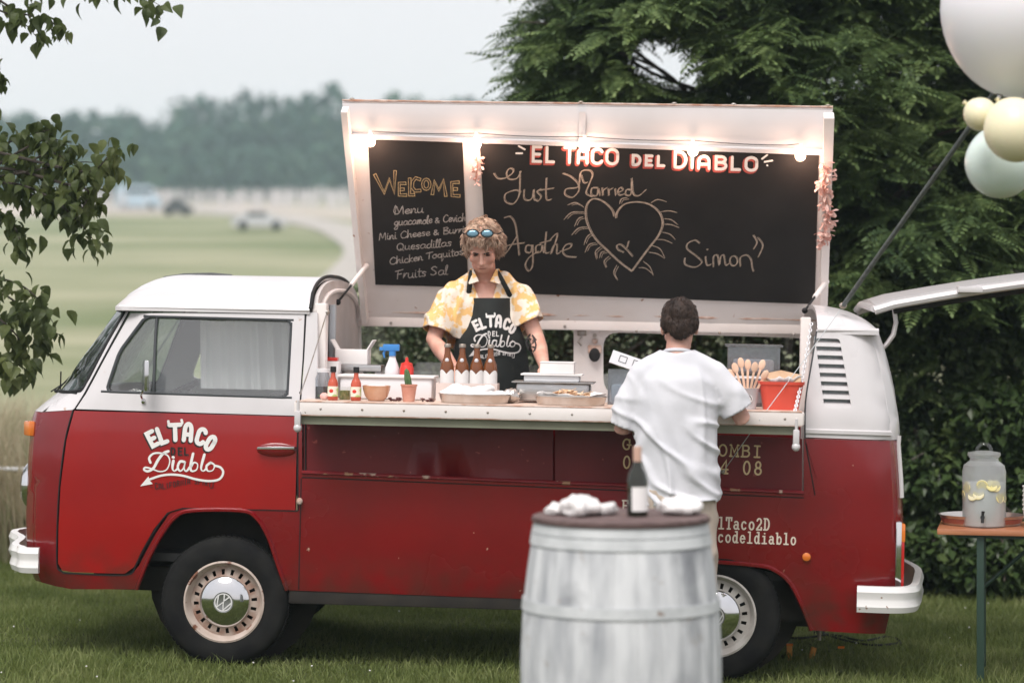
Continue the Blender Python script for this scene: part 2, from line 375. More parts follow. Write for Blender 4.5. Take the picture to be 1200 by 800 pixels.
def add_dirt(m, z0, z1, col=(.045, .030, .022), amt=.75):
    """dried mud and dust thrown up along the bottom of the bodywork"""
    N = m.node_tree.nodes; L = m.node_tree.links; b = N['Principled BSDF']; tc = N.new('ShaderNodeTexCoord'); sp = N.new('ShaderNodeSeparateXYZ'); L.new(tc.outputs['Object'], sp.inputs['Vector'])
    mr = N.new('ShaderNodeMapRange'); mr.inputs['From Min'].default_value = z1; mr.inputs['From Max'].default_value = z0; L.new(sp.outputs['Z'], mr.inputs['Value'])
    n = N.new('ShaderNodeTexNoise'); n.inputs['Scale'].default_value = 7; n.inputs['Detail'].default_value = 9; L.new(tc.outputs['Object'], n.inputs['Vector'])
    mu = N.new('ShaderNodeMath'); mu.operation = 'MULTIPLY'; L.new(mr.outputs['Result'], mu.inputs[0]); ra = N.new('ShaderNodeMapRange'); ra.inputs['From Min'].default_value = .38; ra.inputs['From Max'].default_value = .62; ra.inputs['To Max'].default_value = amt; L.new(n.outputs['Fac'], ra.inputs['Value']); L.new(ra.outputs['Result'], mu.inputs[1])
    mx = N.new('ShaderNodeMix'); mx.data_type = 'RGBA'; L.new(mu.outputs['Value'], mx.inputs['Factor']); src = b.inputs['Base Color'].links[0].from_socket; L.new(src, mx.inputs['A']); mx.inputs['B'].default_value = (*col, 1); L.new(mx.outputs['Result'], b.inputs['Base Color'])
    cm = N.new('ShaderNodeMath'); cm.operation = 'MULTIPLY_ADD'; cm.inputs[1].default_value = -b.inputs['Coat Weight'].default_value; cm.inputs[2].default_value = b.inputs['Coat Weight'].default_value; L.new(mu.outputs['Value'], cm.inputs[0]); L.new(cm.outputs['Value'], b.inputs['Coat Weight'])
add_dirt(M['red'], .30, .62); add_dirt(M['red_door'], .35, .62)

def world_coords(m):
    """take the pattern from place, not from the piece, so that alike pieces differ"""
    N = m.node_tree.nodes; L = m.node_tree.links; g = N.new('ShaderNodeNewGeometry')
    for l in [l for l in m.node_tree.links if l.from_node.type == 'TEX_COORD']:
        t = l.to_socket; L.remove(l); L.new(g.outputs['Position'], t)
world_coords(M['barrel'])
# ------------------------------------------------------------ terrain
PROF = [(-40, 0), (18, 0.0), (24, -.04), (30, -.09), (45, -.12), (60, .19), (80, 1.35), (100, 2.8), (130, 5.1), (165, 7.9), (200, 10.5), (250, 14.3), (300, 17.9), (350, 21.4), (430, 26.5), (520, 31), (700, 38), (900, 42)]
pd = np.arange(-40, 900, 1.0); pz = np.interp(pd, [a for a, b in PROF], [b for a, b in PROF])
pk = np.ones(9) / 9; pz = np.where(pd > 20, np.convolve(np.pad(pz, 4, 'edge'), pk, 'valid'), pz)
def gz(x, y):
    d = np.asarray(y, dtype=float) - CAMY; x = np.asarray(x, dtype=float)
    xx = 6.0 * np.tanh(x / 6.0)
    side = -.0548 - .0189 * np.where(np.abs(x) < 3, x, np.sign(x) * (3 + 3 * np.tanh((np.abs(x) - 3) / 3)))
    roll = np.clip((d - 60) / 240, 0, 1) * (1.3 * np.sin(x * .021 + .6) + .6 * np.sin(x * .05 + d * .02))
    return side + np.interp(d, pd, pz) + roll * .8
def ground_hit(px, py):
    """where the sight line through a photo pixel meets the terrain"""
    lo, hi = 5.0, 800.0; prev = 5.0
    d = 5.0
    while d < 800:
        p = G(px, py, d)
        if p.z < float(gz(p.x, p.y)):
            a, b = prev, d
            for _ in range(24):
                m_ = (a + b) / 2; p = G(px, py, m_)
                if p.z < float(gz(p.x, p.y)): b = m_
                else: a = m_
            return G(px, py, b)
        prev = d; d *= 1.02
    return G(px, py, 800)

xs = np.concatenate([-np.geomspace(700, 14, 26), np.arange(-13, 13.1, .5), np.geomspace(14, 700, 26)])
ys_ = np.concatenate([np.array([-45, -35, -27, -20, -16]), np.arange(-13, 24, .5), np.geomspace(24, 880, 90)])
X, Y = np.meshgrid(xs, ys_); Z = gz(X, Y)
v = np.stack([X, Y, Z], -1).reshape(-1, 3); nx = len(xs); ny = len(ys_)
ii = np.arange((ny - 1) * nx).reshape(ny - 1, nx)[:, :-1].ravel()
gf = np.stack([ii, ii + 1, ii + nx + 1, ii + nx], 1)
# the soil and field sheet: mown green near, pale meadow farther off
gm = bpy.data.materials.new('field_ground'); gm.use_nodes = True
N = gm.node_tree.nodes; L = gm.node_tree.links; B = N['Principled BSDF']; B.inputs['Roughness'].default_value = .9; B.inputs['Specular IOR Level'].default_value = .15
tc = N.new('ShaderNodeTexCoord'); sp = N.new('ShaderNodeSeparateXYZ'); L.new(tc.outputs['Object'], sp.inputs['Vector'])
mr = N.new('ShaderNodeMapRange'); mr.inputs['From Min'].default_value = 5; mr.inputs['From Max'].default_value = 30; L.new(sp.outputs['Y'], mr.inputs['Value'])
n1 = N.new('ShaderNodeTexNoise'); n1.inputs['Scale'].default_value = 3; n1.inputs['Detail'].default_value = 8; L.new(tc.outputs['Object'], n1.inputs['Vector'])
r1 = N.new('ShaderNodeValToRGB'); r1.color_ramp.elements[0].color = (.05, .06, .02, 1); r1.color_ramp.elements[1].color = (.085, .10, .04, 1); L.new(n1.outputs['Fac'], r1.inputs['Fac'])
mp = N.new('ShaderNodeMapping'); mp.inputs['Scale'].default_value = (.02, .05, .05); L.new(tc.outputs['Object'], mp.inputs['Vector'])
n2 = N.new('ShaderNodeTexNoise'); n2.inputs['Scale'].default_value = 2.2; n2.inputs['Detail'].default_value = 7; n2.inputs['Roughness'].default_value = .6; L.new(mp.outputs['Vector'], n2.inputs['Vector'])
r2 = N.new('ShaderNodeValToRGB'); e = r2.color_ramp.elements; e[0].position = .36; e[0].color = (.14, .17, .075, 1); e[1].position = .62; e[1].color = (.32, .31, .20, 1); L.new(n2.outputs['Fac'], r2.inputs['Fac'])
mx = N.new('ShaderNodeMix'); mx.data_type = 'RGBA'; L.new(mr.outputs['Result'], mx.inputs['Factor']); L.new(r1.outputs['Color'], mx.inputs['A']); L.new(r2.outputs['Color'], mx.inputs['B'])
L.new(mx.outputs['Result'], B.inputs['Base Color'])
tag(np_mesh('ground', v, gf, gm, smooth=True), kind='structure')

def sheet(name, left, right, m, lift, kind='structure'):
    """a strip on the terrain between two lists of photo pixels"""
    mb = MB(); rows = []
    L_ = catmull(left, 5); R_ = catmull(right, 5)
    for a, b in zip(L_, R_):
        pa, pb = ground_hit(*a), ground_hit(*b); row = []
        for t in np.linspace(0, 1, 5):
            p = pa.lerp(pb, t); p.z = float(gz(p.x, p.y)) + lift; row.append(p)
        rows.append(row)
    for i in range(len(rows) - 1):
        for j in range(4): mb.add([rows[i][j], rows[i][j + 1], rows[i + 1][j + 1], rows[i + 1][j]], [(0, 1, 2, 3)])
    o = mb.build(name, m); tag(o, kind=kind); return o
M['road'] = pm('pale_gravel', (.36, .33, .30), .9, col2=(.43, .40, .36), scale=.6)
M['bare'] = pm('dry_bare_ground', (.50, .42, .38), .9, col2=(.36, .33, .25), scale=.12, detail=6)
sheet('road', [(350, 352), (382, 322), (402, 300), (395, 285), (355, 266), (250, 252), (100, 246)],
      [(395, 352), (425, 322), (440, 300), (440, 280), (400, 262), (290, 248), (105, 243)], M['road'], .10)
sheet('bare_field', [(-120, 256), (60, 254), (200, 252), (330, 254), (470, 262)], [(-120, 241), (60, 240), (200, 239), (330, 240), (470, 244)], M['bare'], .05)

# ------------------------------------------------------------ lawn blades (real geometry, uncountable)
n = 330000; n2 = 110000
bx = np.concatenate([rng.uniform(-4.6, 5.2, n), rng.uniform(-4.6, 5.2, n2)]); by = np.concatenate([rng.uniform(-1.7, 4.9, n), rng.uniform(-5.2, -1.7, n2)]); n = n + n2
dens = np.array([0.0])
h = rng.gamma(6, .0062, n).clip(.014, .085) * (1 + .35 * np.sin(bx * 2.1 + by * 1.3) * np.sin(by * 2.7 - bx))
a = rng.uniform(0, 2 * np.pi, n); w = rng.uniform(.0022, .0042, n); ln = rng.normal(0, .45, (n, 2))
z0 = gz(bx, by) - .004
base = np.stack([bx, by, z0], 1); dv = np.stack([np.cos(a) * w, np.sin(a) * w, np.zeros(n)], 1)
mid = base + np.stack([ln[:, 0] * h * .35, ln[:, 1] * h * .35, h * .6], 1)
tip = base + np.stack([ln[:, 0] * h, ln[:, 1] * h, h], 1)
gv = np.stack([base - dv, base + dv, mid + dv * .7, tip, mid - dv * .7], 1).reshape(-1, 3)
q = np.arange(n) * 5
tri = np.concatenate([np.stack([q, q + 1, q + 2], 1), np.stack([q, q + 2, q + 4], 1), np.stack([q + 4, q + 2, q + 3], 1)])
tag(np_mesh('grass', gv, tri, M['grass']), 'short mown green lawn under and around the van', 'grass', kind='stuff')
mb = MB()
for i in range(80):
    x, y = rnd.uniform(-3.6, 4.4), rnd.uniform(-1.5, 4.5)
    mb.ball((x, y, float(gz(x, y)) + rnd.uniform(.025, .05)), (.005, .005, .004), 6, 4)
tag(mb.build('clover_flowers', M['paper'], weld=False), 'tiny white clover heads dotted through the lawn', 'flowers', kind='stuff')

# tall dry meadow grass along the left edge of the lawn, behind the nose of the van
n = 26000
bx = rng.uniform(-7.5, -1.2, n); by = rng.normal(5.6, .75, n).clip(4.3, 8.2)
keep = rng.uniform(0, 1, n) < np.clip((-.9 - bx) / 1.6, .12, 1); bx, by = bx[keep], by[keep]; n = len(bx)
h = rng.uniform(.45, 1.2, n) * (1 - .45 * np.clip((bx + 3.9) / 2.5, 0, 1)); a = rng.uniform(0, 6.28, n); w = rng.uniform(.002, .0045, n); ln = rng.normal(0, .22, (n, 2))
z0 = gz(bx, by)
pts = [np.stack([bx + ln[:, 0] * h * t * t, by + ln[:, 1] * h * t * t, z0 + h * t * (1 - .12 * t * np.abs(ln).sum(1))], 1) for t in (0, .35, .7, 1)]
dv = np.stack([np.cos(a) * w, np.sin(a) * w, np.zeros(n)], 1)
wd = [1, .9, 1.5, .3]
gv = np.stack([pts[k] + s_ * dv * wd[k] for k in range(4) for s_ in (-1, 1)], 1).reshape(-1, 3)
q = np.arange(n) * 8
quad = np.concatenate([np.stack([q + 2 * k, q + 2 * k + 1, q + 2 * k + 3, q + 2 * k + 2], 1) for k in range(3)])
tag(np_mesh('tall_grass', gv, quad, M['dry']), 'tall dry straw coloured meadow grass behind the nose of the van', 'tall grass', kind='stuff')

# white fence tape in the tall grass
t = empty('tape_fence', G(-70, 545, 15.3)); t.location.z = float(gz(t.location.x, t.location.y))
tag(t, 'white electric fence tape strung through the tall dry grass', 'fence')
pa, pb = G(-70, 546, 15.3), G(190, 543, 15.6)
mb = MB(); mb.tube([pa.lerp(pb, i / 12) - Vector((0, 0, .03 * math.sin(math.pi * i / 12))) - t.location for i in range(13)], .014, 6); mb.build('tape', M['plastic_white'], t)
for p in (pa, pb):
    mb = MB(); g0 = Vector((p.x, p.y + .02, float(gz(p.x, p.y + .02)))) - t.location
    mb.tube([g0, g0 + Vector((0, 0, .85))], .012, 8); mb.build('post', M['plastic_white'], t)

# ------------------------------------------------------------ far wood, stakes, vehicles
TOPS = [(-500, 150), (-200, 132), (0, 130), (30, 136), (60, 138), (110, 136), (150, 134), (175, 140), (192, 150), (204, 122), (225, 118), (250, 124), (275, 122), (300, 120), (330, 110), (350, 114), (380, 112), (420, 118), (700, 120), (1200, 130), (1700, 140)]
fv, ff, nb = [], [], 0
tmpl = np.array([[-.5, 0, -.5], [.5, 0, -.5], [.5, 0, .5], [-.5, 0, .5]])
for row, (dist, cnt, dz) in enumerate([(312, 160, .50), (330, 160, .78), (352, 186, 1.0)]):
    for i in range(cnt):
        px = -1500 + (i + rnd.uniform(-.35, .35)) * (4560 / cnt)
        top = interp(px, TOPS) + rnd.uniform(-3, 7)
        x = (px - 600) / F * dist; y = CAMY + dist + rnd.uniform(-6, 6); g0 = float(gz(x, y))
        H = (CAMZ - (top - HZ) / F * dist - g0) * dz * rnd.uniform(.93, 1.03); H = max(H, 4)
        R_ = rnd.uniform(2.6, 4.4)
        m_ = 330
        th = rng.uniform(0, 2 * np.pi, m_); cz = rng.uniform(-.9, 1, m_); rr = np.sqrt(1 - cz ** 2)
        bump = 1 + .22 * np.sin(th * 3 + cz * 4 + i) + rng.normal(0, .08, m_)
        c = np.stack([x + R_ * rr * np.cos(th) * bump, y + R_ * rr * np.sin(th) * bump, g0 + H * .54 + H * .46 * cz * (bump * .5 + .5)], 1)
        s = rng.uniform(.5, 1.25, m_)[:, None, None]
        yaw = th + rng.normal(0, .6, m_); tl = rng.normal(0, .6, m_)
        ax = np.stack([-np.sin(yaw), np.cos(yaw), 0 * yaw], 1)[:, None, :]; up = np.stack([np.cos(yaw) * np.sin(tl), np.sin(yaw) * np.sin(tl), np.cos(tl)], 1)[:, None, :]
        q = c[:, None, :] + s * (tmpl[None, :, 0:1] * ax + tmpl[None, :, 2:3] * up)
        fv.append(q.reshape(-1, 3)); k = np.arange(m_) * 4 + nb; ff.append(np.stack([k, k + 1, k + 2, k + 3], 1)); nb += m_ * 4
tag(np_mesh('forest', np.concatenate(fv), np.concatenate(ff), M['far_leaf']), 'hazy blue green wood along the far ridge', 'woodland', kind='stuff')
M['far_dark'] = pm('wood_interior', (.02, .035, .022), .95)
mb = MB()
for (d_, k_) in ((331, .62), (353, .8)):  # tall flat dark sheets that close the gaps between the far trees
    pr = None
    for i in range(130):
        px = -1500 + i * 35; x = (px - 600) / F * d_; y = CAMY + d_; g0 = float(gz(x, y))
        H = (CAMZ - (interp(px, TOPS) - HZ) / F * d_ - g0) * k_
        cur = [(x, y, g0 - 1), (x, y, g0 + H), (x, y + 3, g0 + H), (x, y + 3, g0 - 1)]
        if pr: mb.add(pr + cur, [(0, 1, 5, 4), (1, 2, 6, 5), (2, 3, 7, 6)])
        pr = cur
tag(mb.build('backing', M['far_dark'], smooth=False), 'dark dense undergrowth inside the far wood', 'backing', kind='stuff')

mb = MB()
for i in range(1000):
    px = rnd.uniform(40, 480); row = rnd.uniform(227, 247); p = ground_hit(px, row)
    mb.box((p.x, p.y, p.z + .8), (.10, .10, rnd.uniform(1.5, 2.4)))
tag(mb.build('vineyard_stakes', pm('pale_stakes', (.56, .53, .53), .8), weld=False, smooth=False), 'pale stakes standing in rows below the far wood', 'stakes', kind='stuff')

def far_vehicle(name, px, row, length, height, paint, label, cat, rz=0.0, boxy=True):
    p = ground_hit(px, row); t = empty(name, p, rz); tag(t, label, cat)
    w_ = 1.8; mb = MB()
    fn = lambda u, v, d: (u, d, v)
    if boxy: prof = [(-length / 2, .35), (-length / 2, height * .92), (-length * .45, height), (length * .28, height), (length * .36, height * .62), (length / 2, height * .5), (length / 2, .35)]
    else: prof = [(-length / 2, .3), (-length / 2, .85), (-length * .34, .95), (-length * .22, height), (length * .14, height), (length * .27, .95), (length / 2, .8), (length / 2, .3)]
    mb.prism(prof, fn, -w_ / 2, w_ / 2); mb.build('body', paint, t, smooth=False)
    mb = MB()
    if boxy: mb.box((length * .02, -w_ / 2 - .01, height * .76), (length * .62, .03, height * .2))
    else: mb.box((-.06 * length, -w_ / 2 - .01, height * .83), (length * .36, .03, height * .2))
    mb.build('side_window', M['dash'], t, smooth=False)
    for sx in (-.31, .31):
        mb = MB(); R = Matrix.Rotation(math.radians(90), 3, 'X')
        mb.lathe([(0, -.1), (.33, -.1), (.34, .1), (0, .1)], (sx * length, -w_ / 2 + .08, .33), 12, R); mb.build('wheel', M['tyre'], t)
M['car_blue'] = pm('pale_blue_paint', (.42, .52, .60), .35); M['car_white'] = pm('far_white_paint', (.52, .52, .54), .5); M['car_grey'] = pm('dark_grey_paint', (.05, .05, .055), .4)
far_vehicle('van', 163, 246, 4.4, 2.5, M['car_blue'], 'pale blue van parked alone below the far wood', 'van')
far_vehicle('small_car', 209, 253, 2.6, 1.5, M['car_grey'], 'small dark car right of the far pale blue van', 'car', 0, False)
far_vehicle('car', 303, 270, 3.9, 1.4, M['car_white'], 'white low car on the track across the far field', 'car', .2, False)

# ------------------------------------------------------------ near vegetation
def frond_template(pairs=7, length=.26, lw=.031, ll=.078):
    """a pinnate leaf along +x, leaflets folded down a little; quads"""
    vs, fs = [], []
    def leaflet(o, d, n_, L_, W_):
        o, d, n_ = np.array(o), np.array(d), np.array(n_); b = len(vs); s = np.cross(d, n_)
        vs.extend([o, o + d * L_ * .5 + s * W_ * .5, o + d * L_, o + d * L_ * .5 - s * W_ * .5]); fs.append((b, b + 1, b + 2, b + 3))
    for i in range(pairs):
        t = (i + .8) / pairs; x = t * length; z = -.17 * length * t * t; k = math.sin(math.pi * (t * .75 + .2)) ** .6
        for s in (-1, 1):
            d = np.array([.35, s * .9, -.25]); d /= np.linalg.norm(d)
            leaflet((x, 0, z), d, np.array([.1, s * .25, .95]) / np.linalg.norm([.1, .25, .95]), ll * k, lw)
    leaflet((length, 0, -.17 * length), np.array([.9, 0, -.43]), np.array([.43, 0, .9]), ll * .8, lw)
    b = len(vs); vs.extend([np.array(p) for p in [(0, -.0015, 0), (0, .0015, 0), (length, .001, -.17 * length), (length, -.001, -.17 * length)]]); fs.append((b, b + 1, b + 2, b + 3))
    return np.array(vs), np.array(fs)

def euler_mats(yaw, pitch, roll):
    cy, sy, cp, sp_, cr_, sr = np.cos(yaw), np.sin(yaw), np.cos(pitch), np.sin(pitch), np.cos(roll), np.sin(roll)
    z = 0 * yaw; o = z + 1
    Rz = np.stack([np.stack([cy, -sy, z], -1), np.stack([sy, cy, z], -1), np.stack([z, z, o], -1)], -2)
    Ry = np.stack([np.stack([cp, z, sp_], -1), np.stack([z, o, z], -1), np.stack([-sp_, z, cp], -1)], -2)
    Rx = np.stack([np.stack([o, z, z], -1), np.stack([z, cr_, -sr], -1), np.stack([z, sr, cr_], -1)], -2)
    return Rz @ Ry @ Rx

def scatter(name, tv, tf, pos, yaw, pitch, roll, scale, m, parent=None):
    R = euler_mats(yaw, pitch, roll)
    V = np.einsum('nij,kj->nki', R, tv) * scale[:, None, None] + pos[:, None, :]
    Fc = tf[None] + (np.arange(len(pos)) * len(tv))[:, None, None]
    return np_mesh(name, V.reshape(-1, 3), Fc.reshape(-1, tf.shape[1]), m, parent)

def blob_points(blobs, cnt, shell=.55):
    """points in ellipsoids (centre, radii, weight), more of them near the skin; also outward yaw"""
    W = np.array([b[2] for b in blobs], float); W /= W.sum(); idx = rng.choice(len(blobs), cnt, p=W)
    c = np.array([b[0] for b in blobs], float)[idx]; r = np.array([b[1] for b in blobs], float)[idx]
    u = rng.normal(size=(cnt, 3)); u /= np.linalg.norm(u, axis=1)[:, None]
    rad = shell + (1 - shell) * rng.uniform(0, 1, cnt) ** .6
    return c + u * r * rad[:, None], np.arctan2(u[:, 1], u[:, 0]), u

def to_px(P): 
    d = P[:, 1] - CAMY
    return 600 + P[:, 0] / d * F, HZ - (P[:, 2] - CAMZ) / d * F

def blobs_px(lst):
    """(px, row, distance, radius x, y, z) -> blobs"""
    return [(tuple(G(px, py, d)), (rx, ry, rz), rx * rz + rx * ry) for px, py, d, rx, ry, rz in lst]

def tree_wood(parent, base, tips, r0, label_m, rt=.012, forks=.35):
    """a tapered trunk with limbs that run to the crown"""
    mb = MB(); base = Vector(base)
    return mb

def limb(mb, a, b, r0, r1, sag=.2, n=8, k=6, seed=0):
    rr = random.Random(seed); a, b = Vector(a), Vector(b); L_ = (b - a).length; pts = []
    for i in range(k + 1):
        t = i / k; p = a.lerp(b, t) + Vector((0, 0, math.sin(math.pi * t) * sag * L_))
        if 0 < i < k: p += Vector([rr.uniform(-1, 1) for _ in range(3)]) * .035 * L_
        pts.append(p)
    pts = [Vector(p) for p in catmull(pts, 3)]
    mb.tube(pts, [r0 + (r1 - r0) * i / (len(pts) - 1) for i in range(len(pts))], n)
    return pts

FT = frond_template()
# ---- the big acacia behind the hatch lid
T1 = G(1015, 690, 15.6); T1.z = float(gz(T1.x, T1.y))
t = empty('acacia_tree', T1); tag(t, 'large acacia tree with feathery drooping leaves arching over the hatch lid', 'tree')
acacia = blobs_px([(735, 60, 15.2, .50, .8, .34), (690, 100, 15.0, .32, .6, .24), (680, 35, 15.3, .28, .5, .25), (750, -30, 15.4, .55, .8, .42), (850, 10, 15.0, .8, .8, .42), (930, 90, 14.6, .62, .6, .5),
                   (860, 150, 15.2, .7, .6, .35), (1040, 60, 15.4, .8, .8, .8), (1090, 200, 15.0, .7, .6, .5), (1000, -60, 15.5, 1.3, 1.0, .6), (1060, 300, 14.6, .55, .5, .33), (1180, 290, 14.8, .7, .6, .5),
                   (1000, 200, 15.4, .7, .6, .5), (730, 140, 15.5, .55, .5, .28), (1250, 100, 15.6, .9, .9, 1.1), (860, -110, 15.6, 1.2, 1.0, .6), (1120, 420, 15.2, .6, .5, .35), (665, 120, 15.0, .22, .4, .16)])
def spray(blobs, cnt, per, sc_lo=.75, sc_hi=1.2):
    P_, yaw, u = blob_points(blobs, cnt, .35)
    pos = np.repeat(P_, per, 0); k = len(pos)
    ax = np.repeat(yaw, per) + rng.normal(0, .9, k)
    # fronds sit along a short bough that leaves the crown outwards
    off = rng.uniform(0, .38, k); by_ = np.repeat(yaw, per)
    pos = pos + np.stack([np.cos(by_) * off, np.sin(by_) * off, -off * off * .9 + rng.normal(0, .02, k)], 1)
    pitch = rng.normal(.20, .22, k); roll = rng.normal(0, .28, k)
    return pos, ax, pitch, roll, rng.uniform(sc_lo, sc_hi, k)
pos, yaw, pit, rol, scl = spray(acacia, 1750, 13, .52, .95)
px_, py_ = to_px(pos)
gap = (((px_ - 778) / 46) ** 2 + ((py_ - 66) / 30) ** 2 < 1) | (((px_ - 815) / 30) ** 2 + ((py_ - 88) / 20) ** 2 < 1) | (((px_ - 632) / 10) ** 2 + ((py_ - 72) / 6) ** 2 < 1)
k = ~gap
scatter('crown', *FT, (pos - np.array(T1))[k], yaw[k], pit[k], rol[k], scl[k], M['leaf'], t)
mb = MB()
trunk = limb(mb, (0, 0, -.1), (-.1, .2, 3.0), .17, .11, .02, 12, seed=3)
ends = [G(720, 70, 15.2), G(680, 70, 15.1), G(850, 20, 15.0), G(930, 90, 14.7), G(860, 150, 15.2), G(1040, 40, 15.2), G(1090, 190, 15.0), G(1180, 290, 14.9), G(1060, 290, 14.7), G(760, -60, 15.4), G(1000, -80, 15.4), G(1240, 60, 15.5), G(745, 110, 15.3)]
for i, e_ in enumerate(ends):
    s_ = trunk[min(len(trunk) - 1, 7 + (i * 5) % 12)]
    limb(mb, s_, e_ - T1, .055, .010, .06, 7, seed=i + 11)
for i in range(26):
    a_ = ends[i % len(ends)] - T1; b_ = a_ + Vector((rnd.uniform(-.8, .8), rnd.uniform(-.5, .3), rnd.uniform(-.5, .5)))
    limb(mb, a_.lerp(trunk[-1], rnd.uniform(.1, .5)), b_, .016, .004, .05, 5, k=4, seed=i + 40)
mb.build('trunk', M['bark'], t)

# ---- the dense tree and hedge that close the view behind it
LT = (np.array([[0, 0, 0], [.5, .28, .05], [1, 0, -.08], [.5, -.28, .05]]), np.array([[0, 1, 2, 3]]))
def leafy(name, base_px, blobs, cnt, size, mat_, label, cat, trunk_r, trunk_h, stems=1, hole=True, leaf_t=LT):
    b0 = G(*base_px); b0.z = float(gz(b0.x, b0.y)); t = empty(name, b0); tag(t, label, cat)
    P_, yaw, u = blob_points(blobs, cnt, .5); px_, py_ = to_px(P_)
    k = np.ones(len(P_), bool)
    if hole: k = ~((((px_ - 783) / 50) ** 2 + ((py_ - 74) / 34) ** 2 < 1))
    k &= P_[:, 2] > gz(P_[:, 0], P_[:, 1]) + .01
    P_ = P_[k]; yaw = yaw[k]; n_ = len(P_)
    scatter('crown', *leaf_t, P_ - np.array(b0), yaw + rng.normal(0, 1.0, n_), rng.normal(.45, .45, n_), rng.normal(0, .5, n_), rng.uniform(size * .6, size * 1.35, n_), mat_, t)
    mb = MB()
    for s in range(stems):
        o = Vector((0 if stems == 1 else (s / (stems - 1) - .5) * 2 * trunk_h[1], rnd.uniform(-.1, .1), -.12))
        top = o + Vector((rnd.uniform(-.2, .2), 0, trunk_h[0])); tp = limb(mb, o, top, trunk_r, trunk_r * .5, .02, 8, seed=s + 90)
        for j in range(5):
            e_ = Vector(P_[rnd.randrange(n_)].tolist()) - b0
            if (e_ - o).length < 2.6: limb(mb, tp[rnd.randrange(4, len(tp))], e_, trunk_r * .4, .006, .05, 6, k=4, seed=s * 7 + j)
    mb.build('trunk', M['bark'], t)
    return t
ash = blobs_px([(672, 80, 16.9, .42, .5, .35), (730, 120, 17.2, .85, .6, .4), (760, -20, 17.2, .8, .6, .6), (850, 130, 17.2, .7, .6, .55), (880, -10, 17.3, 1.0, .6, .6), (1000, 100, 17.0, 1.0, .8, 1.2),
                (1180, 100, 17.0, 1.1, .8, 1.3), (1350, 150, 17.0, 1.0, .8, 1.6), (1000, -120, 17.2, 2.2, .8, .8), (930, 260, 17.2, 1.0, .7, .7), (1130, 300, 16.9, 1.2, .7, .8), (640, 130, 17, .3, .4, .2)])
leafy('ash_tree', (1120, 690, 17.0), ash, 64000, .085, M['leaf2'], 'tall dark green tree standing behind the acacia', 'tree', .20, (3.6, 0))
hedge = blobs_px([(470, 425, 16.2, .48, .7, .75), (560, 420, 16.0, .75, .7, .85), (680, 420, 16.2, .9, .7, .9), (800, 400, 16.0, .9, .7, 1.0), (920, 400, 15.6, .9, .7, 1.1), (1050, 400, 15.2, .8, .7, 1.1),
                  (1170, 400, 15.2, .9, .7, 1.2), (1310, 400, 15.2, 1.0, .8, 1.4), (520, 560, 16.4, 1.0, .7, .8), (720, 580, 15.9, 1.1, .7, .8), (900, 590, 15.5, 1.0, .7, .8), (1060, 600, 15.1, .75, .7, .72), (1180, 610, 15.0, .85, .7, .75), (1320, 600, 15.0, 1.0, .7, .8),
                  (1100, 510, 14.8, .5, .4, .4), (1200, 520, 14.7, .5, .4, .4)])
leafy('hedge', (900, 650, 15.6), hedge, 76000, .075, M['leaf2'], 'dense dark hedge closing the lawn behind the van and the table', 'hedge', .035, (1.5, 2.6), stems=11, hole=False)
bm_ = blobs_px([(1175, 495, 14.45, .42, .28, .26), (1100, 560, 14.5, .35, .28, .25), (1215, 580, 14.4, .4, .28, .3), (1085, 640, 14.5, .42, .3, .22), (1190, 660, 14.35, .5, .3, .2)])
t = leafy('laurel_bush', (1160, 680, 14.6), bm_, 7000, .085, leaf_mat('laurel_leaves', (.03, .055, .018), (.055, .09, .03), (.11, .15, .05), .3, .2, 2), 'lighter green laurel bush growing out of the hedge behind the drinks table', 'bush', .02, (1.2, .45), stems=5, hole=False)

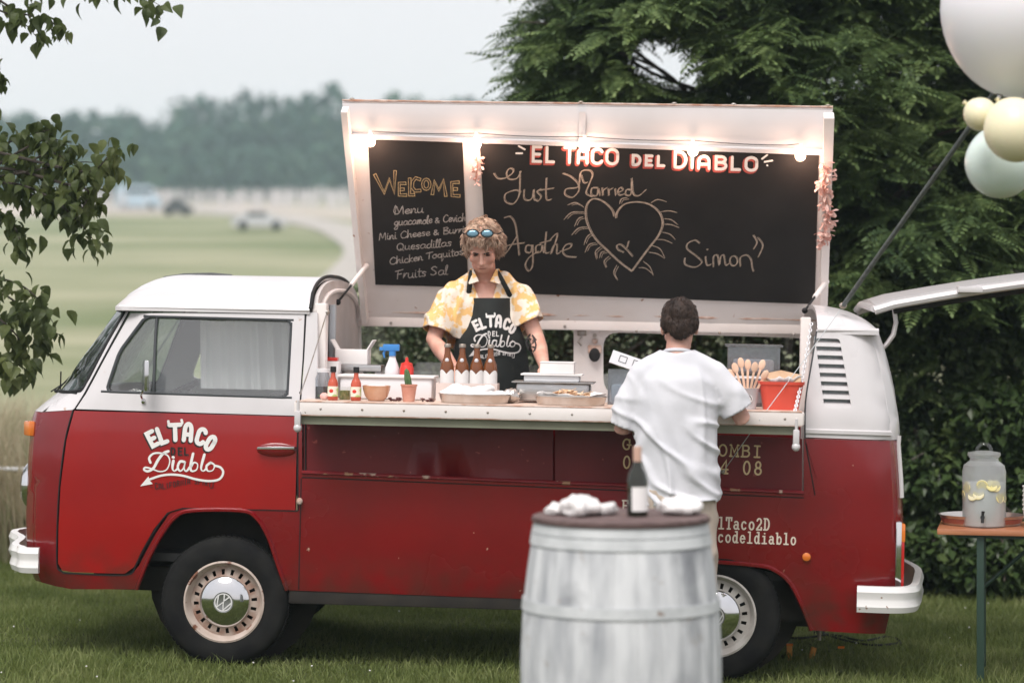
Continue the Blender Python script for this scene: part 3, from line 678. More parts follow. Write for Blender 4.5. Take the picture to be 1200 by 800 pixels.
# ---- the near tree whose twigs hang in from the left
T0 = Vector((-5.2, 1.2, 0)); T0.z = float(gz(T0.x, T0.y))
t = empty('lime_tree', T0); tag(t, 'near tree with broad toothed leaves hanging in at the left edge', 'tree')
def ovate():
    prof = [(0, 0), (.12, .20), (.32, .33), (.55, .30), (.78, .16), (1.0, 0)]
    vs = []; fs = []
    for i, (x, w_) in enumerate(prof):
        z = .10 * math.sin(x * 3.0) - .22 * x * x
        vs += [(x, -w_, z + w_ * .35), (x, 0, z), (x, w_, z + w_ * .35)]
    for i in range(len(prof) - 1):
        b = i * 3; fs += [(b, b + 3, b + 4, b + 1), (b + 1, b + 4, b + 5, b + 2)]
    return np.array(vs), np.array(fs)
OV = ovate(); M['dark_bark'] = pm('dark_bark', (.035, .028, .022), .9, col2=(.06, .05, .04), scale=12)
twigs = [([(-150, -60), (-20, -25), (40, -8), (100, -18), (150, -5), (172, 6)], 9.6), ([(-150, -20), (-30, 8), (10, 25), (30, 45)], 9.5), ([(-60, -30), (0, 10), (25, 20), (55, 30)], 9.4),
         ([(-190, 250), (-60, 215), (0, 205), (50, 195), (85, 190), (125, 195)], 9.5), ([(-90, 215), (-20, 175), (15, 160), (45, 152)], 9.6), ([(-60, 220), (0, 215), (45, 232), (80, 262), (98, 285)], 9.4),
         ([(-100, 240), (-30, 245), (0, 262), (12, 290)], 9.5), ([(0, 205), (40, 180), (60, 185)], 9.5), ([(-20, 210), (20, 228), (60, 232), (95, 235)], 9.6), ([(-30, 190), (10, 195), (40, 215), (60, 240)], 9.7),
         ([(-180, 300), (-60, 320), (0, 330), (30, 350), (52, 385)], 9.4), ([(-90, 330), (-20, 370), (10, 400), (18, 430)], 9.5), ([(-60, 340), (-10, 345), (20, 372), (35, 400)], 9.6), ([(-140, 380), (-50, 400), (-10, 420), (5, 440)], 9.5),
         ([(-120, 130), (-60, 150), (-20, 150)], 9.6), ([(-100, 60), (-50, 70), (-20, 90)], 9.5), ([(-20, 195), (35, 165), (70, 168)], 9.55), ([(50, 195), (95, 200), (120, 172)], 9.45), ([(60, 215), (90, 225), (75, 255)], 9.4)]
mb = MB(); LP = []
for j, (tw, d_) in enumerate(twigs):
    pts = [G(a_, b_, d_ + 2.6 + rnd.uniform(-.06, .06)) for a_, b_ in catmull([(a_ + 14, b_) for a_, b_ in tw], 7)]
    mb.tube([p - T0 for p in pts], [.009 - .0075 * i / (len(pts) - 1) for i in range(len(pts))], 5)
    limb(mb, Vector((-.1, 0, pts[0].z - T0.z - .3)), pts[0] - T0, .014, .008, .05, 6, seed=j)
    for i in range(2, len(pts)):
        for r_ in range(2 if j in (0, 1, 2) else 3): LP.append(pts[i] + Vector([rnd.gauss(0, .045) for _ in range(3)]))
    LP += [pts[-1] + Vector((rnd.gauss(0, .02), 0, rnd.gauss(-.01, .02))) for _ in range(4)]
limb(mb, (0, 0, -.15), (-.1, 0, 4.4), .16, .10, .02, 12, seed=1)
mb.build('trunk', M['dark_bark'], t)
LP = np.array([tuple(p) for p in LP]); P2, y2, _ = blob_points([((-5.6, 1.2, 4.9), (1.4, 1.2, 1.2), 1), ((-5.4, 1.3, 3.3), (1.0, .9, 1.0), .8)], 2600, .5)
kk = (to_px(P2)[0] < -60); P2 = P2[kk]
allp = np.concatenate([LP, P2]); n_ = len(allp)
yw = rng.uniform(0, 2 * np.pi, n_); pt = np.clip(rng.normal(.95, .35, n_), .1, 1.5)
scatter('crown', *OV, allp - np.array(T0), yw, pt, rng.normal(0, .5, n_), rng.uniform(.055, .105, n_), M['leaf3'], t)

# ------------------------------------------------------------ haze between here and the far wood
mb = MB(); zlo, zhi = -2.6, 64.0
mb.box((0, 415, (zlo + zhi) / 2), (1420, 930, zhi - zlo))
hz = bpy.data.materials.new('haze_air'); hz.use_nodes = True; N = hz.node_tree.nodes; N.clear()
o_ = N.new('ShaderNodeOutputMaterial'); pv = N.new('ShaderNodeVolumePrincipled'); pv.inputs['Density'].default_value = .00085; pv.inputs['Color'].default_value = (.69, .88, .97, 1); pv.inputs['Anisotropy'].default_value = .2
hz.node_tree.links.new(pv.outputs['Volume'], o_.inputs['Volume'])
tag(mb.build('haze', hz, smooth=False), 'pale summer haze between the lawn and the far wood', 'haze', kind='stuff')
# ------------------------------------------------------------ stroke lettering
def ribbon(mb, pts, w, fn, lay=0.0, thick=.0012, capn=4, taper=None):
    """a flat raised stroke with round ends; fn(u, v, depth) -> point"""
    pts = [Vector((p[0], p[1])) for p in pts]
    q = [pts[0]]
    for p in pts[1:]:
        if (p - q[-1]).length > w * .12: q.append(p)
    if len(q) < 2: q.append(q[0] + Vector((w * .15, 0)))
    n = len(q); Lf, Rt = [], []
    for i in range(n):
        if i == 0: t = q[1] - q[0]
        elif i == n - 1: t = q[-1] - q[-2]
        else:
            a, b = (q[i] - q[i - 1]).normalized(), (q[i + 1] - q[i]).normalized(); t = a + b
            if t.length < .3: t = a
        t.normalize(); nn = Vector((-t.y, t.x)); k = 1.0
        if 0 < i < n - 1:
            c = max(.55, nn.dot(Vector((-(q[i + 1] - q[i]).normalized().y, (q[i + 1] - q[i]).normalized().x)))); k = 1 / c
        ww = w / 2 * (taper(i / (n - 1)) if taper else 1)
        Lf.append(q[i] + nn * ww * k); Rt.append(q[i] - nn * ww * k)
    def cap(c, a, b):
        out = []
        r0 = a - c
        for j in range(1, capn):
            th = math.pi * j / capn; out.append(c + Vector((r0.x * math.cos(th) - r0.y * math.sin(th), r0.x * math.sin(th) + r0.y * math.cos(th))))
        return out
    e0 = cap(q[0], Lf[0], Rt[0]); e1 = cap(q[-1], Rt[-1], Lf[-1])
    top = []; 
    V2 = Lf + Rt + e0 + e1; base = [fn(p.x, p.y, lay + thick) for p in V2]
    fs = [(i, i + 1, n + i + 1, n + i) for i in range(n - 1)]
    i0 = 2 * n; fs.append(tuple([0] + list(range(i0, i0 + len(e0))) + [n]))
    i1 = i0 + len(e0); fs.append(tuple([2 * n - 1] + list(range(i1, i1 + len(e1))) + [n - 1]))
    mb.add(base, fs)

def ell(cx, cy, rx, ry, a0=0, a1=360, n=14):
    return [(cx + rx * math.cos(math.radians(a0 + (a1 - a0) * i / n)), cy + ry * math.sin(math.radians(a0 + (a1 - a0) * i / n))) for i in range(n + 1)]

# upright capitals in a 1 x 1 box (y up); True = smooth
CAPS = {
 'E': [[(.95, 1), (.05, 1), (.05, 0), (.95, 0)], [(.05, .5), (.8, .5)]], 'L': [[(.05, 1), (.05, 0), (.95, 0)]], 'T': [[(0, 1), (1, 1)], [(.5, 1), (.5, 0)]],
 'A': [[(.02, 0), (.05, .6)] + ell(.5, .62, .45, .38, 170, 10, 10) + [(.95, .6), (.98, 0)], [(.05, .36), (.95, .36)]],
 'C': [ell(.55, .72, .48, .28, 20, 180, 8) + [(.07, .3)] + ell(.55, .28, .48, .28, 180, 340, 8)],
 'O': [ell(.5, .68, .45, .32, 0, 180, 8) + ell(.5, .32, .45, .32, 180, 360, 8) + [(.95, .68)]],
 'D': [[(.05, 0), (.05, 1), (.4, 1)] + ell(.4, .5, .55, .5, 80, -80, 10) + [(.4, 0), (.05, 0)]], 'I': [[(.5, 0), (.5, 1)]],
 'B': [[(.05, 0), (.05, 1), (.5, 1)] + ell(.5, .77, .38, .23, 80, -80, 6) + [(.5, .54), (.1, .54)], [(.5, .54)] + ell(.5, .27, .45, .27, 80, -80, 7) + [(.5, 0), (.05, 0)]],
 'F': [[(.95, 1), (.05, 1), (.05, 0)], [(.05, .5), (.75, .5)]], 'R': [[(.05, 0), (.05, 1), (.5, 1)] + ell(.5, .75, .42, .25, 80, -80, 6) + [(.5, .5), (.1, .5)], [(.5, .5), (.95, 0)]],
 'N': [[(.05, 0), (.05, 1), (.95, 0), (.95, 1)]], 'S': [[(.9, .85), (.6, 1), (.2, .95), (.05, .75), (.25, .56), (.75, .44), (.95, .25), (.8, .04), (.4, 0), (.05, .15)]],
 'P': [[(.05, 0), (.05, 1), (.5, 1)] + ell(.5, .74, .45, .26, 80, -80, 6) + [(.5, .48), (.05, .48)]], 'M': [[(.02, 0), (.05, 1), (.5, .35), (.95, 1), (.98, 0)]], 'W': [[(0, 1), (.25, 0), (.5, .75), (.75, 0), (1, 1)]],
 'V': [[(0, 1), (.5, 0), (1, 1)]], 'G': [ell(.52, .5, .47, .5, 40, 300, 14) + [(.95, .12), (.95, .45), (.6, .45)]],
}
# typewriter glyphs with slabs
SLAB = {
 'C': [ell(.52, .5, .44, .5, 45, 315, 14), [(.86, .62), (.86, .95)]], 'O': [ell(.5, .5, .44, .5, 0, 360, 16)], 'G': [ell(.5, .5, .44, .5, 45, 310, 14) + [(.84, .45)], [(.58, .45), (1.0, .45)], [(.84, .65), (.84, .95)]],
 'M': [[(.1, 0), (.14, 1), (.5, .35), (.86, 1), (.9, 0)], [(-.02, 0), (.26, 0)], [(.74, 0), (1.02, 0)], [(0, 1), (.14, 1)], [(.86, 1), (1, 1)]],
 'B': [[(.16, 0), (.16, 1)], [(0, 1), (.55, 1)] + ell(.55, .77, .32, .23, 80, -80, 6) + [(.16, .54)], [(.5, .54)] + ell(.55, .27, .38, .27, 80, -80, 7) + [(0, 0)]],
 'I': [[(.5, 0), (.5, 1)], [(.18, 0), (.82, 0)], [(.18, 1), (.82, 1)]], '0': [ell(.5, .5, .36, .5, 0, 360, 16)], '4': [[(.72, 0), (.72, 1), (.08, .3), (.95, .3)], [(.45, 0), (.95, 0)]],
 '8': [ell(.5, .75, .28, .25, 0, 360, 12), ell(.5, .26, .36, .26, 0, 360, 12)], '2': [ell(.48, .72, .36, .28, 165, -30, 8) + [(.1, .05), (.1, 0), (.9, 0), (.9, .2)]],
 'T': [[(.5, 0), (.5, 1)], [(.05, .75), (.05, 1), (.95, 1), (.95, .75)], [(.25, 0), (.75, 0)]], 'D': [[(.18, 0), (.18, 1)], [(0, 1), (.45, 1)] + ell(.45, .5, .45, .5, 80, -80, 9) + [(0, 0)]],
 'F': [[(.18, 0), (.18, 1)], [(0, 1), (.9, 1), (.9, .75)], [(.18, .52), (.65, .52)], [(0, 0), (.42, 0)]], 'E': [[(.18, 0), (.18, 1)], [(0, 1), (.9, 1), (.9, .75)], [(.18, .52), (.65, .52)], [(0, 0), (.9, 0), (.9, .25)]],
 'l': [[(.2, 1.0), (.5, 1.0), (.5, 0)], [(.12, 0), (.9, 0)]], 'a': [ell(.45, .5, .3, .18, 150, 20, 6) + [(.76, .4), (.76, .05), (.95, 0)], ell(.42, .2, .33, .2, 0, 360, 10)],
 'c': [ell(.5, .33, .38, .34, 40, 320, 12)], 'o': [ell(.5, .33, .38, .34, 0, 360, 14)], 'd': [ell(.42, .33, .34, .34, 0, 360, 12), [(.5, 1.0), (.78, 1.0), (.78, 0), (.98, 0)]],
 'e': [[(.12, .36), (.88, .36)] + ell(.5, .33, .38, .34, 10, 320, 12)], 'i': [[(.22, .66), (.52, .66), (.52, 0)], [(.12, 0), (.9, 0)], [(.48, .93), (.54, .93)]], 'b': [ell(.56, .33, .34, .34, 0, 360, 12), [(.0, 1.0), (.2, 1.0), (.2, 0)]], 't': [[(.4, .95), (.4, .12), (.6, 0), (.9, .1)], [(.1, .66), (.85, .66)]],
}
# joined handwriting: x-height 1, ascenders 2
HAND = {
 'a': ([[(.75, .85), (.4, 1), (.05, .6), (.1, .1), (.45, 0), (.72, .4), (.78, .95), (.75, .2), (.95, 0)]], .95), 'b': ([[(0, .1), (.15, 2), (.1, .1), (.45, 0), (.7, .45), (.5, .95), (.12, .6)]], .85),
 'c': ([[(.65, .8), (.35, 1), (.02, .55), (.15, .05), (.5, 0), (.75, .2)]], .75), 'd': ([[(.7, .8), (.35, .95), (.03, .5), (.2, 0), (.6, .2), (.8, 2), (.75, .2), (.95, 0)]], .95),
 'e': ([[(.05, .45), (.6, .6), (.5, 1), (.15, .85), (.05, .35), (.3, 0), (.7, .2)]], .72), 'g': ([[(.7, .85), (.35, 1), (.03, .6), (.2, .1), (.6, .25), (.75, .95), (.7, -.6), (.35, -1), (.05, -.7), (.8, .1)]], .9),
 'h': ([[(0, 0), (.15, 2), (.1, 0), (.3, .8), (.6, .9), (.65, .1), (.85, 0)]], .88), 'i': ([[(.1, 1), (.1, .1), (.35, 0)], [(.12, 1.4), (.16, 1.45)]], .38), 'k': ([[(0, 0), (.1, 2), (.05, 0)], [(.6, 1), (.1, .45), (.65, 0)]], .7),
 'l': ([[(0, .1), (.3, 1.7), (.2, 2), (.05, 1.5), (.1, .1), (.35, 0)]], .38), 'm': ([[(0, 0), (.08, 1), (.1, 0), (.3, .95), (.45, .8), (.45, 0), (.65, .95), (.82, .8), (.82, .1), (1, 0)]], 1.05),
 'n': ([[(0, 0), (.08, 1), (.1, 0), (.35, .95), (.58, .8), (.6, .1), (.8, 0)]], .82), 'o': ([[(.4, 1), (.05, .6), (.12, .08), (.5, 0), (.72, .5), (.4, 1), (.8, .85)]], .82),
 'q': ([[(.7, .85), (.35, 1), (.03, .6), (.2, .1), (.6, .25), (.75, .95), (.7, -.9), (.95, -.3)]], .9), 'r': ([[(0, 0), (.1, 1), (.12, .3), (.35, .9), (.6, .9)]], .6), 's': ([[(.6, .85), (.3, 1), (.1, .75), (.5, .35), (.4, .02), (.05, .1)]], .68),
 't': ([[(.25, 1.7), (.2, .1), (.5, 0)], [(0, 1.1), (.55, 1.15)]], .5), 'u': ([[(.05, 1), (.05, .2), (.3, 0), (.6, .3), (.65, 1), (.65, .1), (.85, 0)]], .88), 'v': ([[(0, 1), (.3, 0), (.6, 1)]], .65),
 '&': ([[(.8, 0), (.1, 1.0), (.35, 1.3), (.5, 1.0), (0, .4), (.3, 0), (.8, .5)]], 1.0), ' ': ([], .5),
 'M': ([[(0, 0), (.15, 1.8), (.55, .5), (.95, 1.8), (1.1, 0)]], 1.25), 'C': ([[(1, 1.5), (.6, 1.8), (.1, 1.1), (.2, .2), (.7, 0), (1.05, .3)]], 1.1), 'Q': ([ell(.5, .85, .5, .85, 90, 450, 10), [(.5, .3), (1.1, -.2)]], 1.2),
 'B': ([[(.1, 0), (.15, 1.7)], [(0, 1.6), (.6, 1.75), (.8, 1.35), (.2, .95), (.85, .7), (.8, .1), (.1, 0)]], 1.0), 'T': ([[(0, 1.65), (1.1, 1.8)], [(.6, 1.7), (.45, 0)]], 1.0), 'F': ([[(.3, 1.7), (.2, 0)], [(-.1, 1.55), (1.0, 1.85)], [(.2, .9), (.8, 1.0)]], 1.0),
 'S': ([[(.85, 1.5), (.5, 1.8), (.1, 1.4), (.6, .8), (.75, .3), (.35, 0), (0, .2)]], 1.0),
}
def hand(mb, text, p0, p1, xh, w, fn, lay=.0):
    """handwriting along the line p0 -> p1; units of the drawing plane, y down"""
    p0, p1 = Vector(p0), Vector(p1); ax = (p1 - p0); adv = sum(HAND[c][1] + .06 for c in text); s = ax.length / adv; ax.normalize(); up = Vector((ax.y, -ax.x))
    x = 0
    for ci, c in enumerate(text):
        gl, wd = HAND[c]
        for k, g in enumerate(gl):
            pts = catmull(g, 4) if len(g) > 2 else g
            jit = rnd.uniform(-.08, .08)
            ribbon(mb, [tuple(p0 + ax * ((x + u) * s + .12 * v * xh) + up * ((v + jit) * xh)) for u, v in pts], w, fn, lay + .00012 * ((ci + k) % 5))
        x += wd + .06

def glyph(mb, g, cx, cy, w, h, rot, sw, fn, lay=0.0, smooth=False):
    """a capital centred at (cx, cy); y down; rot in degrees, positive leans right"""
    c, s = math.cos(math.radians(rot)), math.sin(math.radians(rot))
    for k, st in enumerate(g):
        P_ = []
        for u, v in st:
            x = (u - .5) * w; y = -(v - .5) * h; P_.append((cx + x * c - y * s, cy + x * s + y * c))
        ribbon(mb, P_, sw, fn, lay + .00012 * k)

# ------------------------------------------------------------ the van's own frame
VR = (Matrix.Rotation(math.radians(-4.5), 4, 'Z') @ Matrix.Rotation(math.radians(1.06), 4, 'Y'))
VM = Matrix.Translation((-1.4218, .04, -.028)) @ VR
VI = VM.inverted()
camp = VI @ Vector((0, CAMY, CAMZ))
def ray(px, py): return (VI.to_3x3() @ Vector(((px - 600) / F, 1, -(py - HZ) / F))).normalized()
def P(px, py, yl=0.0):
    """van coordinates seen at a photo pixel on the van plane y = yl"""
    r = ray(px, py); t = (yl - camp.y) / r.y; return camp + r * t
WID = 1.70
INS = [(.26, .06), (.41, .03), (.66, .008), (.96, 0), (1.22, .003), (1.30, .012), (1.36, .03), (1.76, .115), (2.01, .18)]
def inset(z): return interp(z, INS)
FRONT = sorted([(p.z, p.x) for p in [P(a, b, .45) for a, b in [(146, 358), (100, 425), (79, 461), (61, 473), (51, 482), (47, 530), (44, 600), (44, 650), (55, 682), (70, 692)]]])
REAR = sorted([(p.z, p.x) for p in [P(a, b, .3) for a, b in [(1029, 386), (1037, 410), (1046, 450), (1053, 500), (1051, 516), (1054, 560), (1058, 640), (1057, 690), (1050, 722), (1046, 742)]]])
RF, RR = .28, .20
def xf(z): return interp(z, FRONT)
def xr(z): return interp(z, REAR)
def ys(x, z):
    a = inset(z); u = (x - xf(z)) / RF
    if u < 1: u = max(u, 0); return a + RF * (1 - math.sqrt(max(0, 1 - (1 - u) ** 2)))
    u = (xr(z) - x) / RR
    if u < 1: u = max(u, 0); return a + RR * (1 - math.sqrt(max(0, 1 - (1 - u) ** 2)))
    return a
def S(px, py, off=0.0):
    """point of the van's near side seen at a photo pixel"""
    y = .02
    for _ in range(5): p = P(px, py, y); y = ys(p.x, p.z) + off
    return P(px, py, y)

def cdt(outline, holes, step):
    """triangulate an outline with holes, with inner points every step"""
    def dens(poly):
        out = []
        for i in range(len(poly)):
            a, b = Vector(poly[i]), Vector(poly[(i + 1) % len(poly)]); k = max(1, int((b - a).length / step))
            out += [a.lerp(b, j / k) for j in range(k)]
        return out
    def inside(p, poly):
        c = False; n = len(poly); j = n - 1
        for i in range(n):
            if (poly[i][1] > p[1]) != (poly[j][1] > p[1]) and p[0] < (poly[j][0] - poly[i][0]) * (p[1] - poly[i][1]) / (poly[j][1] - poly[i][1]) + poly[i][0]: c = not c
            j = i
        return c
    def dist(p, poly):
        m = 9
        for i in range(len(poly)):
            a, b = poly[i], poly[(i + 1) % len(poly)]; ab = b - a; t = max(0, min(1, (p - a).dot(ab) / max(ab.length_squared, 1e-12))); m = min(m, (p - a - ab * t).length)
        return m
    O = dens(outline); Hs = [dens(h_) for h_ in holes]
    V = list(O); E = [(i, (i + 1) % len(O)) for i in range(len(O))]
    for h_ in Hs:
        b = len(V); V += h_; E += [(b + i, b + (i + 1) % len(h_)) for i in range(len(h_))]
    x0, x1 = min(p.x for p in O), max(p.x for p in O); y0, y1 = min(p.y for p in O), max(p.y for p in O)
    y = y0 + step / 2
    while y < y1:
        x = x0 + step / 2
        while x < x1:
            p = Vector((x, y))
            if inside(p, O) and not any(inside(p, h_) for h_ in Hs) and dist(p, O) > step * .45 and all(dist(p, h_) > step * .45 for h_ in Hs): V.append(p)
            x += step
        y += step
    r = geometry.delaunay_2d_cdt(V, E, [], 0, 1e-6)
    vs = [Vector(v_) for v_ in r[0]]; fs = []
    for f in r[2]:
        c = sum((vs[i] for i in f), Vector((0, 0))) / len(f)
        if inside(c, O) and not any(inside(c, h_) for h_ in Hs): fs.append(tuple(f))
    return vs, fs

def skin3(name, v3, fs, m, parent, inward, th=.012, angle=50):
    """a shell: surface v3 / fs and a copy pushed by inward(v) * th, joined at the rims"""
    n = len(v3); ed = {}
    for f in fs:
        for i in range(len(f)):
            a, b = f[i], f[(i + 1) % len(f)]; k = (min(a, b), max(a, b)); ed.setdefault(k, []).append((a, b))
    mb = MB(); mb.v = [tuple(p) for p in v3] + [tuple(Vector(p) + inward(p) * th) for p in v3]
    mb.f = [tuple(f) for f in fs] + [tuple(n + i for i in f[::-1]) for f in fs]
    for k, l in ed.items():
        if len(l) == 1: a, b = l[0]; mb.f.append((b, a, n + a, n + b))
    return mb.build(name, m, parent, weld=False, angle=angle)

def side(name, outline, m, parent, holes=(), off=0.0, th=.012, step=.06, far=False, local=False):
    """a panel of the van's side traced by photo pixels (or van x, z when local)"""
    cv = (lambda q: Vector(q)) if local else (lambda q: q if isinstance(q, Vector) else (lambda p: Vector((p.x, p.z)))(S(q[0], q[1], off)))
    vs, fs = cdt([cv(q) for q in outline], [[cv(q) for q in h_] for h_ in holes], step)
    if not far: v3 = [Vector((v_.x, ys(v_.x, v_.y) + off, v_.y)) for v_ in vs]; inw = lambda p: Vector((0, 1, 0))
    else: v3 = [Vector((v_.x, WID - ys(v_.x, v_.y) - off, v_.y)) for v_ in vs]; inw = lambda p: Vector((0, -1, 0))
    return skin3(name, v3, fs, m, parent, inw, th)

def seam(name, pts, parent, m=None, r=.004, off=.001, closed=False):
    mb = MB(); q = [S(a, b, off) for a, b in catmull(pts, 4, closed)]
    if closed: q.append(q[0])
    mb.tube(q, r, 6); return mb.build(name, m or M['black'], parent)

van = empty('food_van', mat=VM)
tag(van, 'red and white vintage camper van converted to a taco stand, raised hatch with chalkboards', 'van')

def rnd_corner(pts, r, k=5):
    """round every corner of a pixel outline"""
    out = []; n = len(pts)
    for i in range(n):
        a, b, c = Vector(pts[i - 1]), Vector(pts[i]), Vector(pts[(i + 1) % n]); d1 = (a - b); d2 = (c - b); rr = min(r, d1.length * .45, d2.length * .45)
        p, q_ = b + d1.normalized() * rr, b + d2.normalized() * rr
        for j in range(k + 1):
            t = j / k; out.append(tuple(p * (1 - t) ** 2 + b * 2 * t * (1 - t) + q_ * t * t))
    return out

# ---- lower body, near side
ARCH_F = [(160, 690), (165, 676), (176, 650), (190, 625), (206, 605), (226, 598), (282, 598), (300, 606), (314, 628), (325, 660), (336, 691)]
ARCH_R = [(762, 707), (772, 680), (786, 664), (806, 657), (885, 662), (908, 668), (926, 683), (940, 710), (951, 738)]
DOOR_LOW = [(87, 481), (78, 515), (71, 570), (68.5, 620), (68, 660), (73, 668), (84, 670), (146, 672), (157, 664), (166, 645), (180, 620), (196, 600), (214, 594.5), (346, 597.5), (348.5, 488)]
body_low = [(66, 484)] + [(84.5, 480.5), (75.5, 515), (68.5, 570), (66.5, 620), (66, 661), (71, 670), (83, 672.5), (147, 674.5), (159, 666), (168, 646), (182, 622), (198, 602.5), (215, 597), (215.2, 597)]
body_low = [(84.5, 480.5), (75.5, 515), (68.5, 570), (66.5, 620), (66, 661), (71, 670), (83, 672.5), (146, 674.5), (155, 672), (163, 662), (170, 648), (183, 624), (199, 601), (215, 596.2), (348.5, 599), (350.5, 488), (354, 488), (354, 553.5), (942, 578), (942, 513.5)] + [Vector((xr(z) - .293 * RR + .002, z)) for z in np.linspace(S(1041, 516).z, S(1035, 742).z, 8)] + [(951, 738)] + ARCH_R[::-1] + ARCH_F[::-1] + [(158, 690), (84, 690)] + [Vector((xf(z) + .293 * RF - .002, z)) for z in np.linspace(S(64, 684).z, S(66, 484).z, 7)]
# remove the doubled arch ends
seen = []; 
for q in body_low:
    if not seen or isinstance(q, Vector) or (abs(q[0] - seen[-1][0]) + abs(q[1] - seen[-1][1])) > 1.0: seen.append(q)
side('lower_body', seen, M['red'], van, th=.03, step=.07)
seam('wheel_arch_lip', ARCH_F, van, M['red'], .011, -.004)
seam('wheel_arch_lip', ARCH_R, van, M['red'], .011, -.004)
# side flap under the counter, a little recessed, with its ridges
side('side_flap', [(356, 490), (648, 501), (648, 564), (356, 552)], M['red_flap'], van, off=.012, step=.12)
side('side_flap', [(650.5, 501), (940, 514), (940, 577), (650.5, 564.5)], M['red_flap'], van, off=.012, step=.12)
def ridge(name, a, b, r, m, off=-.002):
    mb = MB(); mb.tube([S(a[0] + (b[0] - a[0]) * i / 12, a[1] + (b[1] - a[1]) * i / 12, off) for i in range(13)], r, 6); return mb.build(name, m, van)
M['chipped'] = pm('chipped_red_edge', (.24, .012, .018), .4, col2=(.20, .01, .016), scale=6, spots=[((.60, .45, .36), 7, .60, .03), ((.45, .25, .15), 11, .64, .03)])
ridge('side_ridge', (354, 553), (942, 577), .009, M['chipped'])
ridge('side_seam', (354, 559), (942, 583), .0035, M['black'], .001)
ridge('side_seam', (358, 492), (358, 551), .004, M['black'], .008)
ridge('side_seam', (353, 560), (350, 690), .0035, M['black'], .001)
ridge('side_seam', (944, 518), (955, 580), .0035, M['black'], .001)
ridge('side_seam', (957, 560), (944, 514), .0035, M['red'], -.002)
# sill and shadowed underside
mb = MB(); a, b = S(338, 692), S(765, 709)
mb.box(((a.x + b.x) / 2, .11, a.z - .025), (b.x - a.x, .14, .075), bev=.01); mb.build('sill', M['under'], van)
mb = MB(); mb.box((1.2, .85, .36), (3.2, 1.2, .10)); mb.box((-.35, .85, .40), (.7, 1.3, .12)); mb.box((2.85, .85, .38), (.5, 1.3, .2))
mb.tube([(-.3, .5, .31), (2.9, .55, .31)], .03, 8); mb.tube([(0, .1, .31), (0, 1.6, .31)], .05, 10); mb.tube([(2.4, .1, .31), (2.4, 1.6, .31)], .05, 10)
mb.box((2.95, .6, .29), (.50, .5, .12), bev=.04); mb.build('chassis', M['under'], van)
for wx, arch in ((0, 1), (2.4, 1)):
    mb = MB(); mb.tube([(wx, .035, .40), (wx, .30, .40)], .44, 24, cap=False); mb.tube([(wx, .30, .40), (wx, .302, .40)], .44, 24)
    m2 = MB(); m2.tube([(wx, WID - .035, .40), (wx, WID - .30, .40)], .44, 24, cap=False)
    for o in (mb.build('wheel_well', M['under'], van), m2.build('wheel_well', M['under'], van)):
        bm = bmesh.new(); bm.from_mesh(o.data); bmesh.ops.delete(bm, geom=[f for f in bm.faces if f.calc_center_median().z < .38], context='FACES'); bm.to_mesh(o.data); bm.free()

# ---- door, near side (one part: shell, with its pieces as sub-parts)
dlow = side('door', DOOR_LOW, M['red_door'], van, th=.03, off=-.003, step=.06)
DOOR_UP = [(89, 479), (101, 461), (128, 411), (153, 367), (357, 366.5), (354.5, 420), (350, 487)]
WIN = rnd_corner([(171, 370.5), (342, 375), (337, 466), (124, 459), (140, 412)], 9)
side('door_upper', DOOR_UP, M['white'], dlow, holes=[WIN], off=-.003, th=.035, step=.05)
seam('seal', WIN, dlow, M['seal'], .008, .002, closed=True)
side('window_glass', rnd_corner([(172, 372), (340, 376), (335, 464), (127, 457.5), (142, 412)], 8), M['cab_glass'], dlow, off=.012, th=.004, step=.1)
seam('window_divider', [(184, 372), (182, 400), (180, 459)], dlow, M['seal'], .008, .006)
seam('door_edge', [(85.5, 481), (76.5, 515), (69.5, 570), (67, 620), (67, 661), (72, 669), (83, 671.5), (147, 673.5), (158, 665)], dlow, M['black'], .0045, .002)
seam('door_edge', [(158, 665), (167, 646), (181, 622), (197, 601), (215, 595.5)], dlow, M['black'], .0045, .002)
seam('door_edge', [(215, 595.5), (280, 596.5), (349, 598.5)], dlow, M['black'], .0045, .002)
seam('door_edge', [(349.5, 598), (349.5, 487), (355.5, 420), (358.5, 366)], dlow, M['black'], .0045, .002)
seam('door_edge', [(87, 480), (99, 461), (126, 411), (151, 366), (154, 364.5), (358, 364.5)], dlow, M['black'], .0035, .002)
mb = MB()
h0, h1 = S(303, 525, -.035), S(344, 525, -.035)
mb.tube([h0 + Vector((0, .03, 0)), h0, h0.lerp(h1, .5) + Vector((0, -.006, 0)), h1, h1 + Vector((0, .03, 0))], [.012, .013, .013, .013, .010], 10, flat=.8); mb.build('handle', M['chrome'], dlow)
mb = MB(); c = S(324, 527, -.004); mb.ball(c, (.10, .006, .035), 20, 8); mb.build('handle_dish', M['red'], dlow)
# wing mirror
mb = MB(); a = S(168, 470, -.004); b = S(171, 440, -.12)
mb.tube([a, a + Vector((0, -.05, .03)), b + Vector((0, 0, -.04)), b], .006, 8); mb.ball(a, (.012, .012, .016)); mb.build('mirror_arm', M['chrome'], dlow)
mb = MB(); mb.box(b + Vector((0, -.01, .0)), (.022, .10, .15), rot=Matrix.Rotation(math.radians(20), 3, 'Z'), bev=.01); mb.build('mirror', M['chrome'], dlow)

